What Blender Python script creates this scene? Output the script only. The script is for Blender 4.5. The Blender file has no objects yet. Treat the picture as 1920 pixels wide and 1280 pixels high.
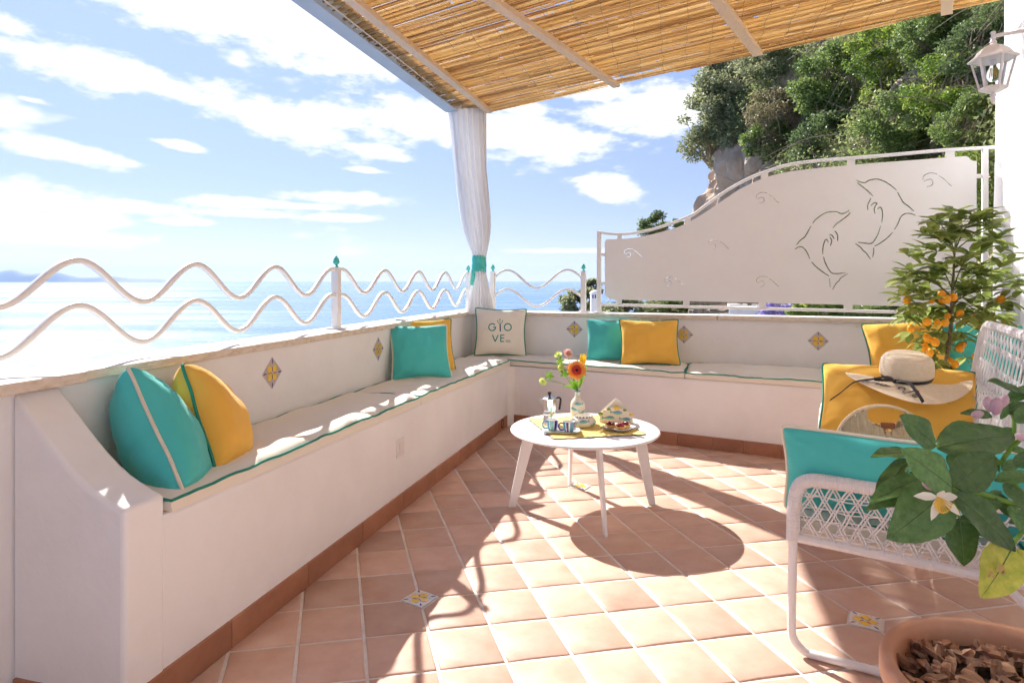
import bpy, bmesh, math, random
import numpy as np
from mathutils import Vector, Matrix, noise

S = bpy.context.scene
COL = S.collection
R = math.radians
random.seed(7)
rng = np.random.default_rng(7)
V = Vector

# ------------------------------------------------------------------ camera
F, H, CX, HY = 1190.0, 1.10, 960.0, 525.0     # focal length in photo pixels, eye height, vanishing row
cam_d = bpy.data.cameras.new('camera')
cam = bpy.data.objects.new('camera', cam_d)
COL.objects.link(cam)
cam.location = (0, 0, H)
cam.rotation_euler = (R(90), 0, 0)
cam_d.sensor_width = 36
cam_d.lens = 36 * F / 1920
cam_d.shift_y = -(640 - HY) / 1920
cam_d.clip_start = 0.05
cam_d.clip_end = 120000
S.camera = cam

# ------------------------------------------------------------------ light
SUN = V((-0.2615, 0.382, 0.377)).normalized()     # towards the sun
SUN_EL = math.asin(SUN.z)
SUN_AZ = math.atan2(SUN.x, SUN.y)
S.view_settings.view_transform = 'Standard'
S.view_settings.look = 'None'
S.view_settings.gamma = 1
S.view_settings.use_curve_mapping = False
S.view_settings.exposure = 2.36
S.cycles.use_denoising = True
S.cycles.max_bounces = 8
S.cycles.diffuse_bounces = 5
S.cycles.transparent_max_bounces = 12
S.cycles.sample_clamp_indirect = 8
S.cycles.use_adaptive_sampling = True
S.cycles.adaptive_threshold = 0.03

sun_d = bpy.data.lights.new('sun', 'SUN')
sun_d.energy = 2.0
sun_d.angle = R(0.55)
sun_d.color = (1.0, 0.955, 0.89)
sun = bpy.data.objects.new('sun', sun_d)
COL.objects.link(sun)
sun.rotation_euler = (-SUN).to_track_quat('-Z', 'Y').to_euler()
sun.location = (-6, 8, 9)

world = bpy.data.worlds.new('World')
S.world = world
world.use_nodes = True
SKY_STRENGTH = 0.05


def build_world():
    nt = world.node_tree
    N, L = nt.nodes, nt.links
    N.clear()
    out = N.new('ShaderNodeOutputWorld')
    bg = N.new('ShaderNodeBackground')
    bg.inputs['Strength'].default_value = SKY_STRENGTH
    L.new(bg.outputs[0], out.inputs[0])
    sky = N.new('ShaderNodeTexSky')
    sky.sky_type = 'NISHITA'
    sky.sun_disc = False
    sky.sun_elevation = SUN_EL
    sky.sun_rotation = SUN_AZ
    sky.altitude = 100
    sky.air_density = 0.65
    sky.dust_density = 0.03
    sky.ozone_density = 1.5
    tc = N.new('ShaderNodeTexCoord')
    sep = N.new('ShaderNodeSeparateXYZ')
    L.new(tc.outputs['Generated'], sep.inputs[0])

    def math_(op, a, b=None, c=None):
        n = N.new('ShaderNodeMath')
        n.operation = op
        for i, x in enumerate((a, b, c)):
            if x is None:
                continue
            if isinstance(x, (int, float)):
                n.inputs[i].default_value = x
            else:
                L.new(x, n.inputs[i])
        return n.outputs[0]
    az = math_('ARCTAN2', sep.outputs[0], sep.outputs[1])
    el = math_('ARCSINE', sep.outputs[2])
    cmb = N.new('ShaderNodeCombineXYZ')
    L.new(az, cmb.inputs[0])
    L.new(el, cmb.inputs[1])
    # ragged cloud edges: streaky noise displaces the cloud coordinates
    mp = N.new('ShaderNodeMapping')
    mp.inputs['Scale'].default_value = (0.62, 1.5, 1)
    mp.inputs['Rotation'].default_value = (0, 0, R(12))
    L.new(cmb.outputs[0], mp.inputs[0])
    nz = N.new('ShaderNodeTexNoise')
    nz.inputs['Scale'].default_value = 9
    nz.inputs['Detail'].default_value = 6
    nz.inputs['Roughness'].default_value = 0.68
    L.new(mp.outputs[0], nz.inputs['Vector'])
    nz2 = N.new('ShaderNodeTexNoise')
    nz2.inputs['Scale'].default_value = 30
    nz2.inputs['Detail'].default_value = 3
    nz2.inputs['Roughness'].default_value = 0.65
    L.new(mp.outputs[0], nz2.inputs['Vector'])
    # (photo x, y, half width, half height, tilt) of each cloud seen over the sea
    clouds = [(500, 22, 330, 62, 11), (250, -20, 240, 40, 6), (640, 90, 130, 40, 14), (120, 108, 165, 36, 9), (290, 152, 85, 20, 17),
              (20, 50, 80, 22, 5), (520, 226, 120, 32, 16), (620, 215, 60, 18, 5), (800, 226, 130, 46, 6), (930, 245, 170, 38, 10),
              (1050, 262, 110, 22, 6), (1230, 205, 130, 36, 0), (1130, 175, 70, 20, 4), (712, 283, 62, 11, 6),
              (135, 288, 105, 15, 9), (200, 300, 70, 9, 5), (342, 274, 42, 8, 8), (60, 372, 190, 32, 6), (190, 385, 120, 14, 2),
              (60, 410, 190, 20, 0), (640, 371, 82, 11, 1), (420, 380, 65, 10, 0), (560, 386, 80, 6, 0), (645, 409, 72, 7, 0),
              (1140, 353, 56, 19, 13), (110, 446, 160, 17, 0), (460, 400, 80, 6, 0), (690, 320, 34, 5, 3), (980, 203, 60, 12, 5),
              (330, 415, 60, 6, 0), (1060, 470, 80, 4, 0), (60, 188, 42, 6, 5), (780, 145, 50, 10, 10)]
    acc = None
    for (x, y, rx, ry, rot) in clouds:
        a = math.atan((x - CX) / F)
        e = math.atan((HY - y) / F * math.cos(a))
        m = N.new('ShaderNodeMapping')
        m.vector_type = 'TEXTURE'
        m.inputs['Location'].default_value = (a, e, 0)
        m.inputs['Rotation'].default_value = (0, 0, -R(rot))
        m.inputs['Scale'].default_value = (rx / F * math.cos(a) ** 2, ry / F * math.cos(a), 1)
        L.new(cmb.outputs[0], m.inputs[0])
        ln = N.new('ShaderNodeVectorMath')
        ln.operation = 'LENGTH'
        L.new(m.outputs[0], ln.inputs[0])
        if acc is None:
            acc = ln.outputs['Value']
        else:
            acc = math_('MINIMUM', acc, ln.outputs['Value'])
    d = math_('ADD', acc, math_('MULTIPLY', math_('SUBTRACT', nz.outputs[0], 0.5), 3.4))
    d = math_('ADD', d, math_('MULTIPLY', math_('SUBTRACT', nz2.outputs[0], 0.5), 1.9))
    r1 = N.new('ShaderNodeMapRange')
    r1.interpolation_type = 'SMOOTHSTEP'
    r1.inputs['From Min'].default_value = 1.5
    r1.inputs['From Max'].default_value = 0.55
    L.new(d, r1.inputs['Value'])
    # the same kind of broken cloud over the rest of the sky
    mp3 = N.new('ShaderNodeMapping')
    mp3.inputs['Scale'].default_value = (1.0, 2.6, 1)
    L.new(cmb.outputs[0], mp3.inputs[0])
    nz3 = N.new('ShaderNodeTexNoise')
    nz3.inputs['Scale'].default_value = 3.2
    nz3.inputs['Detail'].default_value = 4
    nz3.inputs['Roughness'].default_value = 0.6
    L.new(mp3.outputs[0], nz3.inputs['Vector'])
    r2 = N.new('ShaderNodeMapRange')
    r2.interpolation_type = 'SMOOTHSTEP'
    r2.inputs['From Min'].default_value = 0.60
    r2.inputs['From Max'].default_value = 0.68
    L.new(nz3.outputs[0], r2.inputs['Value'])
    cov = math_('MAXIMUM', r1.outputs[0], r2.outputs[0])
    # thin bright veil towards the horizon
    mix = N.new('ShaderNodeMix')
    mix.data_type = 'RGBA'
    L.new(cov, mix.inputs['Factor'])
    tint = N.new('ShaderNodeVectorMath')          # clear Mediterranean air: a little less cyan than the model sky
    tint.operation = 'MULTIPLY'
    tint.inputs[1].default_value = (1.20, 0.98, 0.95)
    L.new(sky.outputs[0], tint.inputs[0])
    hz_ = N.new('ShaderNodeMapRange')             # the model's horizon glow is brighter than this clear day's
    hz_.interpolation_type = 'SMOOTHSTEP'
    hz_.inputs['From Min'].default_value = -0.05
    hz_.inputs['From Max'].default_value = 0.50
    hz_.inputs['To Min'].default_value = 0.40
    hz_.inputs['To Max'].default_value = 1.0
    L.new(el, hz_.inputs['Value'])
    dim = N.new('ShaderNodeVectorMath')
    dim.operation = 'SCALE'
    L.new(tint.outputs[0], dim.inputs[0])
    L.new(hz_.outputs[0], dim.inputs['Scale'])
    L.new(dim.outputs[0], mix.inputs['A'])
    mix.inputs['B'].default_value = (5.0, 5.0, 5.1, 1)
    L.new(mix.outputs['Result'], bg.inputs['Color'])


build_world()
world.cycles.sampling_method = 'MANUAL'
world.cycles.sample_map_resolution = 512


# ------------------------------------------------------------------ helpers
def at(px, py, Y):
    """photo pixel at a known depth -> world point"""
    return V(((px - CX) * Y / F, Y, H - (py - HY) * Y / F))


def onz(px, py, z):
    """photo pixel on the horizontal plane at height z -> world point"""
    return at(px, py, F * (H - z) / (py - HY))


def lerp(a, b, t):
    return a + (b - a) * t


def interp(x, xs, ys):
    return float(np.interp(x, xs, ys))


class MB:
    """collects geometry for one mesh object"""
    def __init__(s):
        s.v, s.f, s.m = [], [], []

    def add(s, vs, fs, m=0):
        o = len(s.v)
        s.v += [tuple(p) for p in vs]
        s.f += [tuple(i + o for i in f) for f in fs]
        s.m += [m] * len(fs)
        return s

    def box(s, c, hx, hy, hz, ax=(1, 0, 0), ay=(0, 1, 0), az=(0, 0, 1), m=0):
        c, ax, ay, az = V(c), V(ax), V(ay), V(az)
        vs = [c + ax * (hx * i) + ay * (hy * j) + az * (hz * k) for k in (-1, 1) for j in (-1, 1) for i in (-1, 1)]
        return s.add(vs, [(0, 2, 3, 1), (4, 5, 7, 6), (0, 1, 5, 4), (2, 6, 7, 3), (0, 4, 6, 2), (1, 3, 7, 5)], m)

    def bar(s, a, b, w, t, up=(0, 0, 1), m=0):
        a, b = V(a), V(b)
        d = (b - a).normalized()
        x = d.cross(V(up)).normalized()
        y = x.cross(d).normalized()
        return s.box((a + b) / 2, (b - a).length / 2, w / 2, t / 2, d, x, y, m)

    def tube(s, pts, r, n=8, closed=False, m=0, squash=None):
        pts = [V(p) for p in pts]
        k = len(pts)
        rs = r if isinstance(r, (list, tuple)) else [r] * k
        tang = []
        for i in range(k):
            if closed:
                t = pts[(i + 1) % k] - pts[i - 1]
            else:
                t = pts[min(i + 1, k - 1)] - pts[max(i - 1, 0)]
            tang.append(t.normalized() if t.length > 1e-9 else V((0, 0, 1)))
        ref = V((0, 0, 1)) if abs(tang[0].z) < 0.9 else V((1, 0, 0))
        x = tang[0].cross(ref).normalized()
        vs, fs = [], []
        for i in range(k):
            t = tang[i]
            x = (x - t * x.dot(t))
            x = x.normalized() if x.length > 1e-6 else t.orthogonal().normalized()
            y = t.cross(x)
            for j in range(n):
                a = 2 * math.pi * j / n
                vs.append(pts[i] + (x * math.cos(a) + y * math.sin(a)) * rs[i])
        rings = k if closed else k - 1
        for i in range(rings):
            p, q = i * n, ((i + 1) % k) * n
            for j in range(n):
                j2 = (j + 1) % n
                fs.append((p + j, p + j2, q + j2, q + j))
        if not closed:
            fs.append(tuple(range(n - 1, -1, -1)))
            fs.append(tuple((k - 1) * n + j for j in range(n)))
        return s.add(vs, fs, m)

    def sweep(s, pts, nrm, w, t, m=0):
        """flat bar with slightly eased edges along pts; nrm is the bar's constant plane normal"""
        pts = [V(p) for p in pts]
        nrm = V(nrm).normalized()
        k = len(pts)
        c = 0.22
        prof = [(-1, -1 + c), (-1 + c, -1), (1 - c, -1), (1, -1 + c), (1, 1 - c), (1 - c, 1), (-1 + c, 1), (-1, 1 - c)]
        vs, fs = [], []
        for i in range(k):
            d = (pts[min(i + 1, k - 1)] - pts[max(i - 1, 0)]).normalized()
            y = nrm.cross(d).normalized()
            for (a, b) in prof:
                vs.append(pts[i] + y * (a * w / 2) + nrm * (b * t / 2))
        for i in range(k - 1):
            for j in range(8):
                fs.append((i * 8 + j, i * 8 + (j + 1) % 8, (i + 1) * 8 + (j + 1) % 8, (i + 1) * 8 + j))
        fs.append(tuple(range(7, -1, -1)))
        fs.append(tuple((k - 1) * 8 + j for j in range(8)))
        return s.add(vs, fs, m)

    def lathe(s, prof, n=24, c=(0, 0, 0), m=0, ax=None, cap=True, rot=0.0):
        """prof: (radius, height) pairs; ax: optional (x, y, z) axes"""
        c = V(c)
        X, Y, Z = (V(a) for a in ax) if ax else (V((1, 0, 0)), V((0, 1, 0)), V((0, 0, 1)))
        vs, fs = [], []
        for (r, h) in prof:
            for j in range(n):
                a = 2 * math.pi * j / n + rot
                vs.append(c + X * (r * math.cos(a)) + Y * (r * math.sin(a)) + Z * h)
        for i in range(len(prof) - 1):
            for j in range(n):
                j2 = (j + 1) % n
                fs.append((i * n + j, i * n + j2, (i + 1) * n + j2, (i + 1) * n + j))
        if cap:
            fs.append(tuple(range(n - 1, -1, -1)))
            fs.append(tuple((len(prof) - 1) * n + j for j in range(n)))
        return s.add(vs, fs, m)

    def prism(s, poly, z0, z1, m=0):
        """vertical prism over a plan polygon; z0 / z1 a number or one per vertex"""
        n = len(poly)
        a = z0 if isinstance(z0, (list, tuple)) else [z0] * n
        b = z1 if isinstance(z1, (list, tuple)) else [z1] * n
        vs = [(p[0], p[1], a[i]) for i, p in enumerate(poly)] + [(p[0], p[1], b[i]) for i, p in enumerate(poly)]
        fs = [tuple(range(n - 1, -1, -1)), tuple(range(n, 2 * n))]
        fs += [(i, (i + 1) % n, n + (i + 1) % n, n + i) for i in range(n)]
        return s.add(vs, fs, m)

    def ball(s, c, r, nu=12, nv=8, sx=1, sy=1, sz=1, m=0, ax=None):
        prof = [(max(1e-5, math.sin(math.pi * i / nv)) * r, -math.cos(math.pi * i / nv) * r * sz) for i in range(nv + 1)]
        X, Y, Z = ax if ax else (V((1, 0, 0)), V((0, 1, 0)), V((0, 0, 1)))
        return s.lathe(prof, nu, c, m, (V(X) * sx, V(Y) * sy, Z), cap=False)

    def grid(s, fn, nu, nv, m=0, flip=False):
        vs = [fn(i / nu, j / nv) for j in range(nv + 1) for i in range(nu + 1)]
        w = nu + 1
        fs = []
        for j in range(nv):
            for i in range(nu):
                q = (j * w + i, j * w + i + 1, (j + 1) * w + i + 1, (j + 1) * w + i)
                fs.append(q[::-1] if flip else q)
        return s.add(vs, fs, m)

    def mesh(s, name, mats, smooth=True, angle=40, recalc=True):
        me = bpy.data.meshes.new(name)
        me.from_pydata(s.v, [], s.f)
        if not isinstance(mats, (list, tuple)):
            mats = [mats]
        for mt in mats:
            me.materials.append(mt)
        me.polygons.foreach_set('material_index', s.m)
        if recalc:
            bm = bmesh.new()
            bm.from_mesh(me)
            bmesh.ops.recalc_face_normals(bm, faces=bm.faces)
            bm.to_mesh(me)
            bm.free()
        if smooth:
            me.shade_smooth()
            me.set_sharp_from_angle(angle=R(angle))
        me.update()
        return me

    def build(s, name, mats, parent=None, smooth=True, angle=40, bevel=0, recalc=True, seg=2):
        o = link(name, s.mesh(name, mats, smooth, angle, recalc), parent)
        if bevel:
            b = o.modifiers.new('bevel', 'BEVEL')
            b.width = bevel
            b.segments = seg
            b.limit_method = 'ANGLE'
            b.angle_limit = R(35)
        return o


def link(name, data, parent=None, loc=None):
    o = bpy.data.objects.new(name, data)
    COL.objects.link(o)
    if parent is not None:
        o.parent = parent
    if loc is not None:
        o.location = loc
    return o


def tag(o, label, cat, group=None):
    o['label'] = label
    o['category'] = cat
    if group:
        o['group'] = group
    return o


def kind(o, k):
    o['kind'] = k
    return o


def thing(name, label, cat, loc=(0, 0, 0), group=None):
    """an Empty at the thing's base; parts are built in world space and keep their place"""
    o = bpy.data.objects.new(name, None)
    COL.objects.link(o)
    o.empty_display_size = 0.05
    o.location = loc
    ORIG[o.name] = V(loc)
    return tag(o, label, cat, group)


ORIG = {}


def part(mb, name, mats, parent, **k):
    """builds mb (world coordinates) as a part of an unrotated thing or of another part"""
    off = V((0, 0, 0))
    p = parent
    while p is not None:
        off += V(p.location)
        p = p.parent
    mb.v = [(x - off.x, y - off.y, z - off.z) for (x, y, z) in mb.v]
    return mb.build(name, mats, parent, **k)


def lone(mb, name, mats, label, cat, group=None, loc=None, **k):
    """a thing that is one mesh, with its origin at its base"""
    a = np.array(mb.v)
    c = V((a[:, 0].mean(), a[:, 1].mean(), a[:, 2].min())) if loc is None else V(loc)
    mb.v = [tuple(p) for p in (a - np.array(c))]
    o = mb.build(name, mats, None, **k)
    o.location = c
    return tag(o, label, cat, group)


def ribbon(mb, pts, w, m=0, surf=None, closed=False, step=None):
    """flat stroke of width w along 2-D points, mapped through surf(x, y) -> 3-D"""
    P = [V((p[0], p[1])) for p in pts]
    k = len(P)
    vs, fs = [], []
    for i in range(k):
        a = P[(i - 1) % k] if closed else P[max(i - 1, 0)]
        b = P[(i + 1) % k] if closed else P[min(i + 1, k - 1)]
        t = (b - a)
        t = t.normalized() if t.length > 1e-9 else V((1, 0))
        n = V((-t.y, t.x))
        ww = w(i / max(1, k - 1)) if callable(w) else w
        for sg in (-1, 1):
            q = P[i] + n * (ww / 2 * sg)
            vs.append(surf(q.x, q.y))
    for i in range(k if closed else k - 1):
        a, b = 2 * i, 2 * ((i + 1) % k)
        fs.append((a, b, b + 1, a + 1))
    return mb.add(vs, fs, m)


def spline(ctrl, n=8, closed=False):
    """Catmull-Rom through control points"""
    P = [V(c) for c in ctrl]
    k = len(P)
    out = []
    rng_ = range(k if closed else k - 1)
    for i in rng_:
        p0 = P[(i - 1) % k] if closed else P[max(i - 1, 0)]
        p1, p2 = P[i], P[(i + 1) % k]
        p3 = P[(i + 2) % k] if closed else P[min(i + 2, k - 1)]
        for j in range(n):
            t = j / n
            out.append(0.5 * ((2 * p1) + (p2 - p0) * t + (2 * p0 - 5 * p1 + 4 * p2 - p3) * t * t + (3 * p1 - p0 - 3 * p2 + p3) * t ** 3))
    if not closed:
        out.append(P[-1])
    return out


# ------------------------------------------------------------------ materials
def mat(name, col, rough=0.6, col2=None, vscale=6, vdetail=5, contrast=(0.35, 0.65), bump=0.0, bscale=80, bdist=0.002, metal=0.0,
        trans=0.0, spec=0.5, rnd=0.0, coords='Object', stretch=None, coat=0.0, sheen=0.0, wave=None, transmission=0.0, ior=1.45, alpha=None, bump2=None):
    m = bpy.data.materials.new(name)
    m.use_nodes = True
    nt = m.node_tree
    N, L = nt.nodes, nt.links
    b = N['Principled BSDF']
    b.inputs['Base Color'].default_value = (*col, 1)
    b.inputs['Roughness'].default_value = rough
    b.inputs['Metallic'].default_value = metal
    b.inputs['Specular IOR Level'].default_value = spec
    b.inputs['Coat Weight'].default_value = coat
    b.inputs['Sheen Weight'].default_value = sheen
    b.inputs['Transmission Weight'].default_value = transmission
    b.inputs['IOR'].default_value = ior
    tc = N.new('ShaderNodeTexCoord')
    vec = tc.outputs[coords] if coords != 'Position' else None
    if coords == 'Position':
        g = N.new('ShaderNodeNewGeometry')
        vec = g.outputs['Position']
    if stretch:
        mp = N.new('ShaderNodeMapping')
        mp.inputs['Scale'].default_value = stretch
        L.new(vec, mp.inputs[0])
        vec = mp.outputs[0]
    info = None
    if rnd:
        info = N.new('ShaderNodeObjectInfo')
        ad = N.new('ShaderNodeVectorMath')
        ad.operation = 'ADD'
        mul = N.new('ShaderNodeMath')
        mul.operation = 'MULTIPLY'
        mul.inputs[1].default_value = 37.0
        L.new(info.outputs['Random'], mul.inputs[0])
        L.new(vec, ad.inputs[0])
        L.new(mul.outputs[0], ad.inputs[1])
        vec = ad.outputs[0]
    colout = None
    if col2 is not None:
        nz = N.new('ShaderNodeTexNoise')
        nz.inputs['Scale'].default_value = vscale
        nz.inputs['Detail'].default_value = vdetail
        nz.inputs['Roughness'].default_value = 0.6
        L.new(vec, nz.inputs['Vector'])
        rp = N.new('ShaderNodeMapRange')
        rp.inputs['From Min'].default_value = contrast[0]
        rp.inputs['From Max'].default_value = contrast[1]
        L.new(nz.outputs[0], rp.inputs['Value'])
        mx = N.new('ShaderNodeMix')
        mx.data_type = 'RGBA'
        L.new(rp.outputs[0], mx.inputs['Factor'])
        mx.inputs['A'].default_value = (*col, 1)
        mx.inputs['B'].default_value = (*col2, 1)
        colout = mx.outputs['Result']
    if rnd:
        hs = N.new('ShaderNodeHueSaturation')
        if colout:
            L.new(colout, hs.inputs['Color'])
        else:
            hs.inputs['Color'].default_value = (*col, 1)
        mr = N.new('ShaderNodeMapRange')
        mr.inputs['To Min'].default_value = 1 - rnd
        mr.inputs['To Max'].default_value = 1 + rnd
        L.new(info.outputs['Random'], mr.inputs['Value'])
        L.new(mr.outputs[0], hs.inputs['Value'])
        colout = hs.outputs[0]
    if colout:
        L.new(colout, b.inputs['Base Color'])
    last = None
    for bb in ([(bump, bscale, bdist)] if bump else []) + ([bump2] if bump2 else []):
        n2 = N.new('ShaderNodeTexNoise')
        n2.inputs['Scale'].default_value = bb[1]
        n2.inputs['Detail'].default_value = 4
        L.new(vec, n2.inputs['Vector'])
        bp = N.new('ShaderNodeBump')
        bp.inputs['Strength'].default_value = bb[0]
        bp.inputs['Distance'].default_value = bb[2]
        L.new(n2.outputs[0], bp.inputs['Height'])
        if last:
            L.new(last, bp.inputs['Normal'])
        last = bp.outputs[0]
    if wave:
        wv = N.new('ShaderNodeTexWave')
        wv.inputs['Scale'].default_value = wave[1]
        wv.inputs['Distortion'].default_value = wave[2]
        wv.bands_direction = wave[0]
        L.new(vec, wv.inputs['Vector'])
        bp = N.new('ShaderNodeBump')
        bp.inputs['Strength'].default_value = wave[3]
        bp.inputs['Distance'].default_value = 0.002
        L.new(wv.outputs[0], bp.inputs['Height'])
        if last:
            L.new(last, bp.inputs['Normal'])
        last = bp.outputs[0]
    if last:
        L.new(last, b.inputs['Normal'])
    if trans:
        tr = N.new('ShaderNodeBsdfTranslucent')
        if colout:
            L.new(colout, tr.inputs['Color'])
        else:
            tr.inputs['Color'].default_value = (*col, 1)
        ms = N.new('ShaderNodeMixShader')
        ms.inputs[0].default_value = trans
        L.new(b.outputs[0], ms.inputs[1])
        L.new(tr.outputs[0], ms.inputs[2])
        L.new(ms.outputs[0], N['Material Output'].inputs['Surface'])
    return m


M = {}
M['plaster'] = mat('white_plaster', (0.89, 0.88, 0.87), 0.85, (0.815, 0.79, 0.765), 2.6, vdetail=8, contrast=(0.42, 0.78), bump=0.3, bscale=45, bdist=0.003, coords='Position', bump2=(0.5, 7, 0.009), spec=0.3)
M['cap'] = mat('travertine', (0.80, 0.76, 0.70), 0.55, (0.62, 0.52, 0.42), 14, contrast=(0.5, 0.85), bump=0.25, bscale=60, coords='Position', stretch=(1, 1, 3))
M['cap_raw'] = mat('travertine_edge', (0.76, 0.67, 0.56), 0.75, (0.52, 0.40, 0.29), 26, contrast=(0.45, 0.8), bump=0.6, bscale=70, coords='Position', stretch=(1, 1, 3))
M['tile'] = mat('terracotta_tile', (0.555, 0.345, 0.255), 0.5, (0.65, 0.46, 0.365), 9, 7, (0.3, 0.7), bump=0.18, bscale=40, bdist=0.003, rnd=0.15, spec=0.35)
M['grout'] = mat('grout', (0.80, 0.76, 0.72), 0.9, (0.68, 0.62, 0.57), 20, coords='Position', bump=0.3)
M['skirting'] = mat('skirting_tile', (0.34, 0.145, 0.08), 0.45, (0.43, 0.20, 0.115), 9, 6, rnd=0.08, bump=0.15, bscale=30)
M['white_metal'] = mat('white_painted_metal', (0.85, 0.845, 0.835), 0.38, (0.83, 0.82, 0.81), 5, bump=0.06, bscale=200, spec=0.45)
M['teal_paint'] = mat('teal_paint', (0.09, 0.56, 0.49), 0.4)
M['beam'] = mat('grey_painted_steel', (0.52, 0.58, 0.62), 0.5, (0.47, 0.53, 0.57), 6, bump=0.1, bscale=90)
M['wood'] = mat('pine_batten', (0.72, 0.53, 0.34), 0.6, (0.80, 0.62, 0.43), 10, contrast=(0.3, 0.7), stretch=(12, 1, 12), bump=0.2, bscale=30)
M['reed'] = mat('reed', (0.60, 0.39, 0.16), 0.5, (0.76, 0.55, 0.27), 26, 4, (0.3, 0.7), trans=0.72, stretch=(1, 1, 1), bump=0.2, bscale=90, coords='Object')
M['wire'] = mat('mat_wire', (0.30, 0.24, 0.17), 0.6)
M['teal'] = mat('teal_canvas', (0.085, 0.58, 0.54), 0.85, (0.10, 0.615, 0.575), 5, bump=0.35, bscale=420, bdist=0.0008, sheen=0.2, spec=0.2, trans=0.08)
M['yellow'] = mat('yellow_canvas', (0.90, 0.51, 0.085), 0.85, (0.91, 0.54, 0.10), 5, bump=0.35, bscale=420, bdist=0.0008, sheen=0.15, spec=0.2, trans=0.08)
M['cream'] = mat('cream_canvas', (0.88, 0.82, 0.70), 0.88, (0.89, 0.84, 0.73), 4, bump=0.35, bscale=420, bdist=0.0008, sheen=0.15, spec=0.2, trans=0.06)
M['green_pipe'] = mat('green_piping', (0.02, 0.26, 0.185), 0.8, bump=0.3, bscale=500, bdist=0.0008)
M['cream_pipe'] = mat('cream_piping', (0.78, 0.70, 0.56), 0.8, bump=0.3, bscale=500, bdist=0.0008)
M['ink_teal'] = mat('teal_print', (0.01, 0.28, 0.24), 0.8)
M['ink_navy'] = mat('navy_print', (0.05, 0.06, 0.20), 0.8)
M['curtain'] = mat('white_voile', (0.90, 0.90, 0.91), 0.8, trans=0.5, bump=0.2, bscale=300, spec=0.2)
M['band'] = mat('teal_sash', (0.07, 0.54, 0.47), 0.8, (0.10, 0.60, 0.53), 8, bump=0.4, bscale=60, trans=0.1)
M['wicker'] = mat('white_wicker', (0.80, 0.775, 0.76), 0.5, (0.75, 0.72, 0.70), 20, bump=0.15, bscale=120)
M['terracotta'] = mat('terracotta_pot', (0.50, 0.235, 0.13), 0.55, (0.62, 0.37, 0.25), 5, 6, (0.4, 0.75), bump=0.2, bscale=50, coords='Position')
M['bark'] = mat('bark_chip', (0.19, 0.082, 0.042), 0.8, (0.48, 0.29, 0.175), 22, 5, (0.38, 0.75), rnd=0.45, bump=0.5, bscale=60, stretch=(1, 4, 4))
M['soil'] = mat('dark_soil', (0.05, 0.03, 0.02), 0.95, (0.09, 0.055, 0.035), 60, bump=0.8, bscale=90)
M['lemon_leaf'] = mat('lemon_leaf', (0.065, 0.15, 0.04), 0.30, (0.125, 0.245, 0.075), 12, 6, (0.35, 0.7), rnd=0.32, trans=0.22, bump=0.25, bscale=45, spec=0.5)
M['leaf_vein'] = mat('leaf_vein', (0.16, 0.27, 0.10), 0.5, trans=0.2)
M['kum_leaf'] = mat('kumquat_leaf', (0.19, 0.275, 0.055), 0.38, (0.42, 0.46, 0.14), 9, 4, (0.35, 0.7), rnd=0.3, trans=0.3)
M['kumquat'] = mat('kumquat_skin', (0.86, 0.33, 0.012), 0.38, (0.90, 0.40, 0.02), 14, bump=0.3, bscale=260, rnd=0.08, spec=0.4)
M['twig'] = mat('green_twig', (0.17, 0.17, 0.07), 0.6, (0.22, 0.20, 0.09), 20)
M['trunk'] = mat('grey_brown_bark', (0.25, 0.19, 0.13), 0.8, (0.36, 0.28, 0.20), 18, bump=0.5, bscale=50, stretch=(3, 3, 0.7))
M['lemon'] = mat('unripe_lemon', (0.30, 0.40, 0.04), 0.45, (0.62, 0.58, 0.09), 14, 5, (0.38, 0.66), bump=0.35, bscale=120)
M['blemish'] = mat('lemon_scar', (0.50, 0.36, 0.12), 0.7, (0.42, 0.30, 0.10), 60)
M['petal_white'] = mat('lemon_blossom', (0.86, 0.82, 0.70), 0.6, trans=0.25)
M['stamen'] = mat('stamen', (0.80, 0.52, 0.08), 0.6)
M['bud'] = mat('pink_bud', (0.50, 0.22, 0.33), 0.55, (0.80, 0.65, 0.66), 30, contrast=(0.3, 0.7), trans=0.15)
M['ceramic'] = mat('cream_glaze', (0.82, 0.76, 0.62), 0.18, (0.85, 0.81, 0.72), 12, coat=0.4)
M['ceramic_white'] = mat('white_glaze', (0.84, 0.82, 0.80), 0.18, coat=0.4)
M['g_blue'] = mat('blue_glaze', (0.06, 0.25, 0.50), 0.2, (0.16, 0.42, 0.60), 90, coat=0.4)
M['g_navy'] = mat('navy_glaze', (0.05, 0.035, 0.26), 0.2, coat=0.4)
M['g_aqua'] = mat('aqua_glaze', (0.18, 0.52, 0.42), 0.2, (0.30, 0.60, 0.62), 60, coat=0.4)
M['g_yellow'] = mat('yellow_glaze', (0.82, 0.50, 0.03), 0.2, (0.85, 0.58, 0.06), 60, coat=0.4)
M['g_green'] = mat('green_glaze', (0.22, 0.33, 0.04), 0.2, coat=0.4)
M['g_grey'] = mat('grey_glaze', (0.55, 0.49, 0.47), 0.3, coat=0.3)
M['alu'] = mat('polished_aluminium', (0.78, 0.78, 0.77), 0.16, metal=1.0, bump=0.05, bscale=60)
M['black'] = mat('black_plastic', (0.012, 0.012, 0.014), 0.35)
M['ribbon'] = mat('black_ribbon', (0.014, 0.014, 0.018), 0.35, sheen=0.3)
M['straw'] = mat('straw_braid', (0.82, 0.68, 0.48), 0.75, (0.86, 0.75, 0.57), 60, bump=0.3, bscale=200)
M['cane'] = mat('natural_cane', (0.76, 0.62, 0.40), 0.55, (0.84, 0.73, 0.53), 40, bump=0.2, bscale=150)
M['leather'] = mat('brown_leather', (0.26, 0.085, 0.03), 0.4, (0.30, 0.11, 0.04), 40, bump=0.2, bscale=150)
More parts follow.
